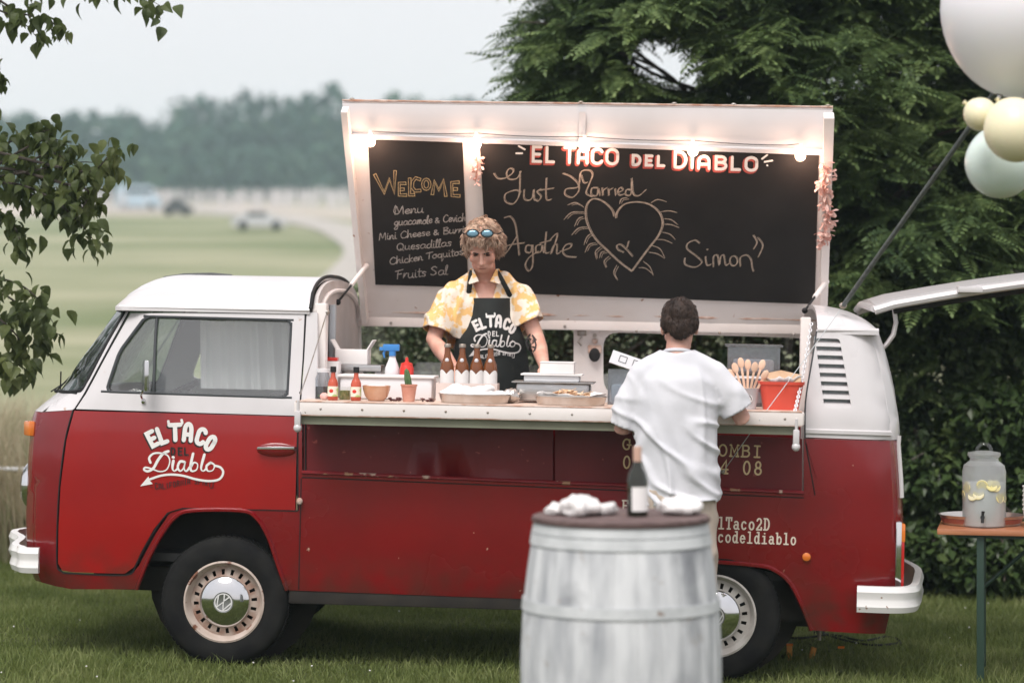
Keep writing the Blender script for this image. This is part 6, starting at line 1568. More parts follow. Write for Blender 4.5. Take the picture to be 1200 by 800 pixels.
apron = skin3('apron', V, fs, M['apron'], cook, lambda p: Vector((0, 1, 0)), .004)
for s, nk in ((-1, nb_ + Vector((-.070, -.045, .03))), (1, nb_ + Vector((.074, -.045, .02)))):
    a = ap(s * .92, zt_ - .005); mb = MB(); c_ = a.lerp(nk, .5) + Vector((0, -.035, .0)); pp = catmull([a + Vector((0, -.003, -.01)), c_, nk, nb_ + Vector((s * .06, .055, .045))], 4)
    mb.tube(pp, .004, 6, up=(1, 0, 0), flat=3.4); mb.build('strap', M['apron'], apron)
def fn_ap(u, v, d):
    px, row = 530 + (190 + (u - 130) * .765) / 8.89, 350 + (150 + (v - 85) * .80) / 8.89
    y = -.17
    for _ in range(3):
        q = V_(px, row, y); hw = interp((zt_ - q.z) / (zt_ - .55), [(0, .128), (.12, .135), (.3, .185), (.45, .205), (1, .22)]); y = ap(max(-1, min(1, (q.x - .012) / hw)), q.z).y
    return V_(px, row, y - d - .0012)
draw_logo(fn_ap, apron, M['letter_white'], None, M['letter_white'], M['letter_white'])
# trousers under the apron
mb = MB(); mb.tube([pel + Vector((0, 0, .02)), pel + Vector((0, 0, -.12))], [.140, .135], 20, up=(1, 0, 0), flat=1.4)
for s in (-1, 1): mb.tube([pel + Vector((s * .085, 0, -.05)), Vector((s * .10, .08, .48)), Vector((s * .11, .12, .09))], [.105, .082, .068], 14)
remesh(mb, 'trousers', M['denim'], cook, .012, 4)
# tattoo on the forearm beside the apron: curved strokes laid on the skin
bd = [o for o in cook.children if o.name.startswith('body')][0]
trb = BVHTree.FromPolygons([v_.co for v_ in bd.data.vertices], [tuple(p.vertices) for p in bd.data.polygons])
def onskin(u, v, d):
    p = V_(u, v, -.6); h_ = trb.ray_cast(p, (p - (Vector((0, CAMY, CAMZ)) - Vector(cook.location))).normalized())
    return (h_[0] + Vector((0, -.0012 - d, 0))) if h_[0] is not None else V_(u, v, -.16)
mb = MB()
for st in ([(621, 392), (617, 399), (619, 408), (625, 412), (628, 404), (625, 395)], [(620, 397), (626, 400), (621, 404), (626, 407)], [(618, 401), (623, 411)], [(624, 393), (628, 398)], [(621, 409), (624, 416)]):
    ribbon(mb, catmull(st, 3) if len(st) > 2 else st, 2.0, onskin)
mb.build('tattoo', M['tattoo'], cook, weld=False)

# ---- the customer at the counter, seen from behind
DC = 10.42
cxp = 792; cx = (cxp - 600) / F * DC; cy = CAMY + DC; cz = float(gz(cx, cy))
cust = empty('person', (cx, cy, cz)); tag(cust, 'dark haired man in white t-shirt ordering at the counter, seen from behind', 'person')
def W_(px, row, y=0.0):
    d = DC + y; return Vector(((px - 600) / F * d - cx, y, CAMZ - (row - HZ) / F * d - cz))
sL, sR = W_(751, 436, .02), W_(838, 436, .02); eL, eR = W_(729, 503, .05), W_(870, 491, .03); wL, wR = W_(752, 488, .30), W_(860, 474, .27)
hc = W_(796, 384, .035)
Tc = Matrix.Translation(hc) @ Matrix.Rotation(math.radians(180), 4, 'Z') @ Matrix.Rotation(math.radians(14), 4, 'X')
nb_ = W_(794, 416, .0); pel = W_(793, 560, .0) * 1.0; pel.y = .0
mb = MB(); head_shapes(mb, Tc)
mb.tube([nb_ + Vector((0, 0, -.07)), nb_, W_(795, 400, .015), Tc @ Vector((0, .02, -.045))], [.068, .060, .054, .052], 14)
mb.tube([pel + Vector((0, 0, -.08)), pel + Vector((0, 0, .06)), W_(793, 500, 0), W_(793, 455, 0), W_(794, 432, 0), W_(794, 418, 0)], [.10, .11, .105, .115, .09, .05], 20, up=(1, 0, 0), flat=1.4)
for sh, el, wr, s in ((sL, eL, wL, -1), (sR, eR, wR, 1)):
    mb.tube([nb_ + Vector((s * .06, 0, -.05)), sh + Vector((-s * .012, 0, -.012)), sh.lerp(el, .4), el, el.lerp(wr, .4), wr], [.036, .044, .044, .040, .040, .026], 14)
    hand_shapes(mb, wr, (wr - el) + Vector((-s * .10, .02, -.0)), (0, 0, -1), .8, .98, thumb=s)
for s in (-1, 1):
    mb.tube([pel + Vector((s * .08, 0, -.05)), Vector((s * .10, .02, .48)), Vector((s * .11, -.01, .08))], [.088, .056, .038], 14)
    mb.tube([Vector((s * .11, -.04, .04)), Vector((s * .12, .06, .035)), Vector((s * .13, .16, .025))], [.035, .04, .028], 10)
remesh(mb, 'body', M['skin2'], cust, .0062, 5)
mb = MB()   # loose t-shirt
mb.tube([W_(794, 600, .0), W_(794, 575, .0), W_(793, 520, .0), W_(793, 470, .0), W_(793, 446, .0), W_(794, 426, .01), nb_ + Vector((0, 0, .028))], [.142, .141, .140, .138, .124, .088, .060], 28, up=(1, 0, 0), flat=1.41)
for sh, el, s in ((sL, eL, -1), (sR, eR, 1)):
    e2 = sh.lerp(el, 1.08) + Vector((s * -.004, 0, 0))
    mb.tube([nb_ + Vector((s * .06, 0, -.02)), sh + Vector((s * -.012, 0, -.006)), sh.lerp(el, .45), e2], [.050, .068, .074, .078], 18)
cL_, cR_ = sL.lerp(eL, .94), sR.lerp(eR, .82); dL, dR = (eL - sL).normalized(), (eR - sR).normalized(); hemz = W_(794, 587).z
def tee_cut(co, n):
    if co.x < W_(743, 500).x and (co - cL_).dot(dL) > 0 and co.z > hemz + .12: return True
    if co.x > W_(845, 500).x and (co - cR_).dot(dR) > 0 and co.z > hemz + .12: return True
    if co.z < hemz + .012 * math.sin(co.x * 14): return True
    return (co - nb_).length < .085 and co.z > nb_.z + .008 + .012 * abs(co.x) / .06
def tee_fold(co, n):
    t = max(0, min(1, (nb_.z - co.z) / .7))
    a = noise.noise(Vector((co.x * 8.5 + co.z * 1.5, co.y * 4, co.z * 2.0 + 4))); b = noise.noise(Vector((co.x * 5 + co.z * 7, co.y * 3, co.z * 5))); c = noise.noise(Vector((co.x * 14, co.y * 9, co.z * 6)))
    return n * (.017 * (math.exp(-(a / .15) ** 2) * 1.4 - .5) * t + .011 * (math.exp(-(b / .13) ** 2) * 1.4 - .5) * min(1, t * 1.6) + .004 * c)
remesh(mb, 't_shirt', M['tshirt'], cust, .0085, 22, disp=tee_fold, cut=tee_cut, solid=.004)
mb = MB(); mb.tube([nb_ + Vector((.062 * math.cos(q), .054 * math.sin(q) + .002, .014 + .012 * math.sin(q + 3.3))) for q in np.linspace(0, 2 * math.pi, 25)], .0065, 6, cap=False, flat=1.4); mb.build('neck_band', M['tshirt'], cust)
mb = MB()   # trousers
mb.tube([pel + Vector((0, .0, -.02)), pel + Vector((0, 0, -.10))], [.105, .130], 20, up=(1, 0, 0), flat=1.45)
for s in (-1, 1): mb.tube([pel + Vector((s * .085, 0, -.04)), Vector((s * .105, .02, .50)), Vector((s * .11, -.005, .07))], [.105, .088, .080], 16)
remesh(mb, 'trousers', M['beige'], cust, .010, 4, disp=fold(.007, 8, 1.1), cut=lambda co, n: co.z < .085, solid=.004)
mb = MB()
mb.tube([pel + Vector((.170 * math.cos(q), .108 * math.sin(q), -.02)) for q in np.linspace(0, 2 * math.pi, 25)], .012, 6, cap=False); mb.build('waistband', M['beige'], cust)
for s in (-1, 1):
    mb = MB(); mb.tube([Vector((s * .11, -.05, .042)), Vector((s * .12, .05, .045)), Vector((s * .13, .165, .03))], [.045, .052, .038], 12); mb.build('shoe', M['shoe'], cust)
mb = MB()
for c, r in (((0, .030, .052), (.082, .090, .082)), ((0, .075, .0), (.066, .035, .07)), ((-.062, .035, .02), (.024, .06, .05)), ((.062, .035, .02), (.024, .06, .05)), ((0, -.05, .08), (.055, .045, .035))):
    mb.ball(Tc @ Vector(c), r, 16, 10, rot=Tc.to_3x3())
hair = remesh(mb, 'hair', M['dark_hair'], cust, .006, 4, disp=lambda co, n: n * (.0035 * nz3(co, 60)))
mb = MB(); hv = hair.data.vertices; hn = [v_.normal.copy() for v_ in hv]
for i in range(1500):
    k = rnd.randrange(len(hv)); p = hv[k].co; n = hn[k]; dn = Vector((rnd.uniform(-.3, .3), -.25, -1)); t = (dn - n * dn.dot(n)).normalized()
    L_ = rnd.uniform(.010, .022); mb.tube([p - n * .003, p + n * .0035 + t * L_ * .5, p + n * .002 + t * L_], [.0016, .0016, .0006], 3)
mb.build('strands', M['dark_hair'], hair, weld=False)

# ------------------------------------------------------------ lights on the hatch
sl = empty('string_lights', mat=VM); tag(sl, 'warm glowing bulbs strung along the top of the hatch lid', 'string lights')
BP = [(434, 164.5), (558, 167), (685, 171), (812, 175.5), (938, 181)]
M['bulb'] = pm('bulb_glass', (1, .8, .65), .3, emis=(1.0, .62, .42), estr=9)
bps = [LP_(a, b, .055) for a, b in BP]
mb = MB(); pts = []
for i in range(4):
    for j in range(8): t = j / 8; pts.append(bps[i].lerp(bps[i + 1], t) + Vector((0, .02, .050 - .008 * math.sin(math.pi * t))))
pts.append(bps[-1] + Vector((0, 0, .055))); mb.tube(pts, .0022, 6); mb.build('cord', M['seal'], sl)
for p in bps:
    mb = MB(); mb.lathe([(0, .055), (.010, .055), (.011, .030), (0, .028)], p, 12); so = mb.build('socket', M['plastic_white'], sl)
    mb = MB(); mb.lathe([(.010, .030), (.017, .022), (.025, .006), (.0275, -.009), (.023, -.024), (.012, -.033), (0, -.035)], p, 16); mb.build('bulb', M['bulb'], so)
    ld = bpy.data.lights.new('bulb_light', 'POINT'); ld.energy = 1.35; ld.color = (1.0, .62, .46); ld.shadow_soft_size = .035
    lo_ = bpy.data.objects.new('bulb_light', ld); C.objects.link(lo_); lo_.parent = so; lo_.location = p + LN * .035 + Vector((0, 0, -.03))

# dried flower garlands
PT = (np.array([[0, 0, 0], [.35, .22, .05], [.8, .25, .12], [1, 0, .05], [.8, -.25, .12], [.35, -.22, .05]]), np.array([[0, 1, 2, 3], [0, 3, 4, 5]]))
def garland(label, pxs, off, n_, sz):
    c = [LP_(a, b, off) for a, b in pxs]; t = empty('flower_garland', mat=VM); tag(t, label, 'garland')
    mb = MB(); mb.tube(c, .003, 5); mb.build('stem', M['terracotta'], t)
    k = rng.integers(0, len(c) - 1, n_); u = rng.uniform(0, 1, n_)[:, None]; ca_ = np.array([tuple(p) for p in c]); pos = ca_[k] * (1 - u) + ca_[k + 1] * u + rng.normal(0, .013, (n_, 3)) * [1, .7, 1]
    o = scatter('petals', *PT, pos, rng.uniform(0, 6.28, n_), rng.uniform(-.3, 1.5, n_), rng.normal(0, .8, n_), rng.uniform(sz * .6, sz * 1.4, n_), M['pink_petal'], t); o['kind'] = 'stuff'
garland('dried pink flower garland hanging down the right edge of the hatch lid', [(966, 192), (968, 205), (965, 220), (968, 238), (972, 255), (966, 272), (962, 288)], .085, 210, .036)
garland('small dried pink flower bunch hanging between the two chalkboards', [(558, 184), (560, 193), (558, 203), (557, 213)], .03, 46, .026)

# ------------------------------------------------------------ things on the counter
def on(name, label, cat, px, yl, z=None, group=None, rz=0.0, under=None):
    x = P(px, 465, yl).x
    t = empty(name, mat=VM @ Matrix.Translation((x, yl, zc if z is None else z)) @ Matrix.Rotation(rz, 4, 'Z')); tag(t, label, cat, group); return t
def bottle_sauce(px, yl, label):
    t = on('sauce_bottle', label, 'bottle', px, yl, group='hot sauce bottles on the counter')
    mb = MB(); mb.lathe([(0, .001), (.023, .001), (.0255, .006), (.0255, .080), (.021, .096), (.012, .112), (.0105, .138), (0, .138)], n=20); mb.build('body', M['sauce'], t)
    mb = MB(); mb.lathe([(.0145, .136), (.0145, .160), (.013, .163), (0, .163)], n=14); mb.build('cap', M['black'], t)
    mb = MB(); mb.lathe([(.0262, .020), (.0262, .068)], n=20); mb.build('label', pm('sauce_label', (.80, .74, .62), .6, col2=(.42, .55, .20), scale=22, lo=.48, hi=.54), t)
    mb = MB(); mb.ball((-.004, -.0262, .046), (.010, .0012, .009), 10, 6); mb.build('emblem', M['red_plastic'], t)
bottle_sauce(390, -.13, 'left hot sauce bottle with black cap, beside the green herb jar'); bottle_sauce(417, -.14, 'right hot sauce bottle with black cap, touching the amber bowl')
t = on('jar', 'small glass jar of green salsa between the two hot sauce bottles', 'jar', 404, -.02)
mb = MB(); mb.lathe([(0, .001), (.026, .001), (.028, .01), (.026, .045), (0, .045)], n=18); mb.build('salsa', M['salad'], t); mb = MB(); mb.lathe([(.028, 0), (.030, .01), (.028, .062), (.026, .062)], n=18); mb.build('body', M['clear'], t)
t = on('jar', 'clear plastic jar with dark contents at the left end of the counter', 'jar', 378, .02)
mb = MB(); mb.lathe([(0, .001), (.035, .001), (.036, .06), (0, .06)], n=18); mb.build('contents', M['under'], t); mb = MB(); mb.lathe([(.037, 0), (.038, .10), (.030, .12), (.030, .135)], n=18); mb.build('body', M['tub'], t); mb = MB(); mb.lathe([(.032, .13), (.032, .148), (0, .15)], n=18); mb.build('lid', M['plastic_white'], t)
t = on('radish', 'pale pink radish lying by the left hot sauce bottle', 'radish', 380, -.12); mb = MB(); mb.ball((0, 0, .018), (.022, .017, .018), 14, 9); mb.build('root', pm('pink_root', (.70, .33, .30), .5, col2=(.78, .6, .56), scale=20), t); mb = MB(); mb.tube([(-.02, 0, .018), (-.032, .004, .022)], [.004, .002], 6); mb.build('stalk', M['cactus'], t)
t = on('bowl', 'amber glass bowl of white cream in front of the white tub', 'bowl', 441, -.10)
mb = MB(); mb.lathe([(0, .002), (.038, .002), (.055, .022), (.066, .055), (.069, .075), (.066, .075), (.060, .052), (.05, .024), (0, .012)], n=28); mb.build('body', M['copper'], t); mb = MB(); mb.ball((0, 0, .064), (.062, .062, .016), 20, 7); mb.build('cream', M['paper'], t)
t = on('plastic_tub', 'long low white tub behind the bowl and the cactus', 'tub', 455, .20)
mb = MB(); 
for s_, z in ((1, 0),): mb.box((0, 0, .055), (.46, .20, .11), bev=.02)
mb.build('body', M['plastic_white'], t); mb = MB(); mb.box((0, 0, .113), (.48, .22, .012), bev=.005); mb.build('lid', M['paper'], t)
t = on('spray_bottle', 'white spray bottle with blue trigger head behind the long tub', 'bottle', 459, .37, z=zc - 0)
mb = MB(); mb.lathe([(0, 0), (.036, 0), (.040, .01), (.040, .11), (.036, .15), (.020, .19), (.014, .215), (0, .215)], n=20, sy=.7); mb.build('body', M['plastic_white'], t)
mb = MB(); mb.lathe([(.018, .21), (.018, .235), (0, .237)], n=14); mb.box((-.006, 0, .252), (.085, .026, .034), bev=.009); mb.box((-.055, 0, .245), (.022, .018, .018), bev=.004); hd = mb.build('spray_head', M['blue_plastic'], t)
mb = MB(); mb.tube([(-.035, 0, .245), (-.045, 0, .222), (-.040, 0, .200)], [.006, .006, .004], 8); mb.build('trigger', M['blue_plastic'], hd)
t = on('squeeze_bottle', 'red plastic squeeze bottle beside the spray bottle', 'bottle', 476, .34)
mb = MB(); mb.lathe([(0, 0), (.034, 0), (.036, .01), (.036, .150), (.030, .165), (.0, .166)], n=18); mb.build('body', M['red_plastic'], t); mb = MB(); mb.lathe([(.031, .163), (.029, .175), (.010, .182), (.006, .205), (0, .206)], n=16); mb.build('nozzle', M['red_plastic'], t)
t = on('cactus_pot', 'small green cactus in a pink clay pot', 'potted cactus', 479, -.10)
mb = MB(); mb.lathe([(0, .001), (.028, .001), (.038, .075), (.041, .076), (.041, .084), (.036, .084), (.034, .07), (0, .07)], n=20); mb.build('pot', M['terracotta'], t)
mb = MB()
V = []; n_ = 24
for i in range(12):
    a = i / 11; z = .065 + .095 * a; r = .015 * math.sqrt(max(0, 1 - (a * 1.02 - .3) ** 2 * 1.6)) if a < .98 else .001
    for k in range(n_): q = 2 * math.pi * k / n_; rr = r * (1 + .14 * math.cos(8 * q)); V.append((-.014 * a + rr * math.cos(q), rr * math.sin(q), z))
mb.add(V, [(i * n_ + k, i * n_ + (k + 1) % n_, (i + 1) * n_ + (k + 1) % n_, (i + 1) * n_ + k) for i in range(11) for k in range(n_)]); mb.build('cactus', M['cactus'], t)
def heap(px, yl, label):
    t = on('chilli_heap', label, 'chillies', px, yl, group='dried chillies on the counter'); t['kind'] = 'thing'
    for i in range(9):
        a = rnd.uniform(0, 6.28); c = Vector((rnd.gauss(0, .018), rnd.gauss(0, .012), .006 + .008 * (i > 5))); mb = MB(); mb.tube([c - Vector((math.cos(a), math.sin(a), 0)) * .014, c, c + Vector((math.cos(a), math.sin(a), .2)) * .014], [.003, .006, .001], 6); mb.build('chilli', M['olives'], t)
heap(463, -.08, 'small heap of dark dried chillies left of the cactus'); heap(499, -.08, 'small heap of dark dried chillies right of the cactus')
# cream box and steel pan at the cab end
t = on('steel_stand', 'low steel stand with a shelf at the cab end of the counter', 'stand', 421, .44); 
mb = MB(); mb.box((0, 0, .145), (.24, .16, .035), bev=.006); mb.build('shelf', M['steel'], t)
for sx in (-.10, .10):
    mb = MB(); mb.box((sx, 0, .065), (.03, .12, .126), bev=.004); mb.build('leg', M['plastic_white'], t)
t = on('cardboard_box', 'white cardboard box with open flaps on the steel stand', 'box', 413, .44, z=zc + .163)
mb = MB(); mb.box((0, 0, .038), (.165, .13, .075), bev=.004); mb.build('body', M['paper'], t)
for sx in (-1, 1):
    mb = MB(); mb.box((sx * .092, 0, .098), (.006, .12, .06), rot=Matrix.Rotation(sx * .55, 3, 'Y')); mb.build('flap', M['paper'], t)
t = on('packet', 'flat red and white packet left of the white box', 'packet', 387, .28, z=zc + .163 - .0); t.matrix_world = VM @ Matrix.Translation((P(387, 410, .28).x, .28, zc))
mb = MB(); mb.box((0, 0, .09), (.10, .09, .18), bev=.006); mb.build('carton', M['paper'], t); mb = MB(); mb.box((0, 0, .19), (.08, .06, .018), bev=.008); mb.build('lid', M['red_plastic'], t)
# beer bottles in a paper carrier
t = on('bottle_carrier', 'pale paper carrier holding four beer bottles', 'carrier', 548, .10)
mb = MB(); n_ = 0
for (cx_, cy_, sx, sy) in ((0, -.062, .30, .006), (0, .062, .30, .006), (-.147, 0, .006, .12), (.147, 0, .006, .12)): mb.box((cx_, cy_, .045), (sx, sy, .09))
mb.box((0, 0, .004), (.29, .12, .006)); mb.build('wall', pm('pink_white_card', (.76, .66, .62), .8, col2=(.70, .58, .53), scale=10), t, smooth=False)
mb = MB(); mb.tube([(.118, -.068, .045), (.118, -.075, .045)], .010, 12); mb.build('round_hole', M['letter_red'], t)
bt = [(523.5, 'leftmost'), (541, 'second from left'), (558, 'third from left'), (574, 'rightmost')]
for i, (px, wd) in enumerate(bt):
    t = on('beer_bottle', wd + ' of the four amber beer bottles in the paper carrier', 'bottle', px, .10, z=zc + .008, group='amber beer bottles'); t.matrix_world = t.matrix_world @ Matrix.Diagonal((1.12, 1.12, 1.18, 1))
    mb = MB(); mb.lathe([(0, 0), (.029, 0), (.0305, .006), (.0305, .125), (.028, .145), (.018, .170), (.0135, .190), (.0125, .222), (0, .222)], n=22); mb.build('body', M['amber'], t)
    mb = MB(); mb.lathe([(.0125, .215), (.0155, .217), (.0158, .226), (.013, .231), (0, .232)], n=21); mb.build('crown_cap', M['dull_steel'], t)
    mb = MB(); V = []; 
    for k in range(49):
        q = 2 * math.pi * k / 48; zz_ = .106 + .018 * abs(math.sin(q * 2)); V += [(.0310 * math.cos(q), .0310 * math.sin(q), .03), (.0310 * math.cos(q), .0310 * math.sin(q), zz_)]
    mb.add(V, [(2 * k, 2 * k + 1, 2 * k + 3, 2 * k + 2) for k in range(48)]); mb.build('label', M['paper'], t)
    mb = MB(); mb.ball((0, -.0175, .160), (.010, .006, .012), 12, 8); mb.build('neck_label', pm('silver_label', (.62, .60, .62), .4, .3), t)
# trays
def tray(px, yl, r, label):
    t = on('serving_tray', label, 'tray', px, yl, group='round tin serving trays on the counter')
    mb = MB(); mb.lathe([(0, .002), (r * .93, .002), (r, .040), (r * 1.025, .042), (r * 1.02, .046), (r * .985, .042), (r * .91, .008), (0, .007)], n=40, sy=.62); mb.build('dish', M['foil'], t)
    return t
t = tray(556, -.10, .172, 'left round tin tray piled with white paper wrapped rolls')
for i in range(9):
    a = rnd.uniform(-.5, .5); x = -.11 + .22 * (i % 5) / 4 + rnd.uniform(-.015, .015); y = -.03 + .05 * (i // 5)
    R = Matrix.Rotation(a + .5, 3, 'Z') @ Matrix.Rotation(rnd.uniform(-.35, .1), 3, 'Y'); mb = MB(); mb.tube([R @ Vector((u, 0, .006 * math.sin(u * 60))) + Vector((x, y, .036 + .022 * (i > 4))) for u in np.linspace(-.055, .055, 7)], [.013, .02, .023, .022, .022, .019, .010], 10); mb.build('wrapped_roll', M['paper'], t)
t = tray(669, -.10, .172, 'right round tin tray of golden tortilla chips on crumpled paper')
def crumple(name, c, rx, ry, h, m, par, seed, n_=26, lift=.03):
    mb = MB(); V = []; m_ = 7
    for i in range(m_):
        t_ = i / (m_ - 1)
        for k in range(n_):
            q = 2 * math.pi * k / n_; w_ = 1 + .22 * noise.noise(Vector((math.cos(q) * 2 + seed, math.sin(q) * 2, t_ * 2))); z = h * t_ ** 2 * (1 + .6 * noise.noise(Vector((math.cos(q) * 3, math.sin(q) * 3, seed)))) + .006 * noise.noise(Vector((q * 3, t_ * 5, seed)))
            V.append((c[0] + rx * t_ * w_ * math.cos(q), c[1] + ry * t_ * w_ * math.sin(q), c[2] + z))
    mb.add(V, [(i * n_ + k, i * n_ + (k + 1) % n_, (i + 1) * n_ + (k + 1) % n_, (i + 1) * n_ + k) for i in range(m_ - 1) for k in range(n_)])
    o = mb.build(name, m, par, angle=60); sm = o.modifiers.new('th', 'SOLIDIFY'); sm.thickness = .0015; return o
crumple('paper_liner', (0, 0, .010), .168, .10, .045, M['paper'], t, 2.2)
for i in range(34):
    a = rnd.uniform(0, 6.28); rr = rnd.uniform(0, .11) ; c = Vector((rr * math.cos(a) * 1.1, rr * math.sin(a) * .55, .034 + rnd.uniform(0, .030)))
    R = Matrix.Rotation(rnd.uniform(0, 6), 3, 'Z') @ Matrix.Rotation(rnd.uniform(-.7, .7), 3, 'X'); q = [R @ Vector(p) for p in ((-.026, -.015, 0), (.026, -.015, .004), (0, .028, .006))]
    mb = MB(); mb.add([c + p for p in q] + [c + p + R @ Vector((0, 0, .003)) for p in q], [(0, 2, 1), (3, 4, 5), (0, 1, 4, 3), (1, 2, 5, 4), (2, 0, 3, 5)]); mb.build('tortilla_chip', M['tortilla'], t, smooth=False)
t = on('foil_ball', 'crumpled silver foil beside the left tray', 'foil', 598, -.02)
mb = MB(); mb.ball((0, 0, .035), (.05, .04, .036), 22, 14); o = mb.build('crumpled_sheet', M['foil'], t, angle=10)
for v_ in o.data.vertices: v_.co += v_.co.normalized() * .010 * noise.noise(v_.co * 60)
t = on('steel_pan', 'brushed steel catering pan behind the tortilla tray', 'pan', 649, .16)
mb = MB(); mb.box((0, 0, .055), (.36, .22, .09), bev=.02); mb.build('body', M['steel'], t); mb = MB(); mb.box((0, 0, .102), (.40, .26, .006), bev=.002); mb.build('rim', M['steel'], t)
t = on('plastic_tub', 'flat white tub resting on the steel pan', 'tub', 647, .16, z=zc + .106)
mb = MB(); mb.box((0, 0, .014), (.27, .17, .028), bev=.008); mb.build('body', M['plastic_white'], t); mb = MB(); mb.box((0, 0, .033), (.30, .20, .008), bev=.003); mb.build('rim', M['paper'], t)
t = on('cardboard_box', 'plain white box stacked on the flat tub beside the cook', 'box', 653, .16, z=zc + .144)
mb = MB(); mb.box((0, 0, .026), (.165, .14, .052), bev=.003); mb.build('body', M['paper'], t); mb = MB(); mb.box((0, 0, .055), (.169, .144, .006), bev=.002); mb.build('lid', M['paper'], t)
# bottle opener on the far pillar
mb = MB(); c = P(697, 408, 1.575); mb.box(c + Vector((0, 0, -.005)), (.075, .02, .045), bev=.012); mb.ball(c + Vector((0, -.006, .04)), (.016, .008, .016), 10, 6); bo = mb.build('bottle_opener', M['rust'], van)
mb = MB(); mb.ball(c + Vector((0, -.006, -.035)), (.032, .012, .040), 14, 8); mb.build('opening', M['black'], bo)
mb = MB(); c = P(697, 393, 1.575); mb.tube([c, c + Vector((0, -.012, 0))], .011, 10); mb.build('bolt', M['dull_steel'], van)
mb = MB(); c = P(682, 390, 1.56); mb.box(c, (.05, .02, .03), bev=.006); mb.tube([c + Vector((0, -.01, -.02)), c + Vector((-.02, -.02, -.05)), c + Vector((.0, -.02, -.07))], .006, 6); mb.build('window_catch', M['dull_steel'], van)
# tub with printed card, right of the pan
t = on('storage_tub', 'cloudy plastic tub with a printed card leaning on top, left of the customer', 'tub', 742, .18)
mb = MB()
for (cx_, cy_, sx, sy) in ((0, -.10, .24, .004), (0, .10, .24, .004), (-.12, 0, .004, .2), (.12, 0, .004, .2)): mb.box((cx_, cy_, .085), (sx, sy, .17))
mb.box((0, 0, .003), (.24, .2, .005)); mb.build('body', M['tub'], t, smooth=False)
mb = MB(); mb.box((0, 0, .05), (.21, .17, .09), bev=.01); mb.build('contents', pm('blue_grey_liner', (.40, .47, .52), .6, col2=(.62, .66, .70), scale=8), t)
t = on('printed_card', 'white printed card with dark squares leaning on the cloudy tub', 'card', 737, .10, z=zc + .176)
Rk = Matrix.Rotation(math.radians(18), 3, 'Y') @ Matrix.Rotation(math.radians(-35), 3, 'X')
mb = MB(); mb.box((0, 0, .030), (.19, .005, .075), rot=Rk); mb.build('sheet', pm('grey_white_card', (.58, .58, .60), .5), t)
mb = MB()
for x in (-.035, .035, .085):
    for a, b in (((x - .018, .02), (x + .018, .02)), ((x + .018, .02), (x + .018, -.016)), ((x + .018, -.016), (x - .018, -.016)), ((x - .018, -.016), (x - .018, .02))):
        ribbon(mb, [a, b], .003, lambda u, v, d: Rk @ Vector((u, -.0035 - d, v)) + Vector((0, 0, .030)))
mb.build('print', M['seal'], t, weld=False)
# stacked clear tubs right of the customer
for k_, (z_, lab) in enumerate(((0, 'lower cloudy plastic tub in the stack right of the customer'), (.155, 'upper cloudy plastic tub in the stack right of the customer'))):
    t = on('storage_tub', lab, 'tub', 882, .30, z=zc + z_, group='stacked plastic tubs')
    mb = MB()
    for (cx_, cy_, sx, sy) in ((0, -.11, .25, .004), (0, .11, .25, .004), (-.125, 0, .004, .22), (.125, 0, .004, .22)): mb.box((cx_, cy_, .07), (sx, sy, .13))
    mb.box((0, 0, .008), (.25, .22, .005)); mb.build('body', M['tub'], t, smooth=False)
    mb = MB(); mb.box((0, 0, .143), (.28, .25, .012), bev=.004); mb.build('lid', M['plastic_white'] if k_ == 0 else M['tub'], t)
    mb = MB(); mb.box((0, .01, .045), (.20, .17, .06), bev=.015); mb.build('contents', pm('pale_contents', (.50, .54, .58), .7, col2=(.68, .55, .48), scale=9), t)
# paper cup with wooden forks
t = on('paper_cup', 'grey paper cup with a ring emblem holding pale wooden forks', 'cup', 876, -.12)
mb = MB(); mb.lathe([(0, .001), (.040, .001), (.054, .098), (.0555, .100), (.052, .098), (.039, .006), (0, .006)], n=24); mb.build('body', pm('grey_cup_paper', (.52, .52, .55), .7), t)
mb = MB(); ribbon(mb, ell(0, .050, .017, .017, 0, 360, 16), .004, lambda u, v, d: Vector((u, -.0485 - (v - .05) * .13 - d, v)))
ribbon(mb, ell(0, .050, .008, .008, 0, 360, 12), .003, lambda u, v, d: Vector((u, -.0485 - (v - .05) * .13 - d, v))); mb.build('emblem', M['letter_black'], t, weld=False)
mb = MB(); mb.ball((0, -.0475, .050), (.023, .0022, .023), 16, 8); mb.build('emblem_ground', M['paper'], t)
M['fork_wood'] = pm('pale_wood', (.74, .47, .33), .7, col2=(.80, .56, .42), scale=12)
for i in range(7):
    a = (i - 3) * .16; b = rnd.uniform(-.2, .2); R = Matrix.Rotation(a, 3, 'Y') @ Matrix.Rotation(b, 3, 'X'); mb = MB(); L_ = .19 + .02 * (i % 3) + (.03 if i == 3 else 0)
    mb.box(R @ Vector((0, 0, L_ * .45)) + Vector((0, 0, .012)), (.011, .003, L_ * .86), rot=R); mb.ball(R @ Vector((0, 0, L_ * .92)) + Vector((0, 0, .012)), (.016, .004, .026), 12, 8, rot=R); mb.build('fork', M['fork_wood'], t)
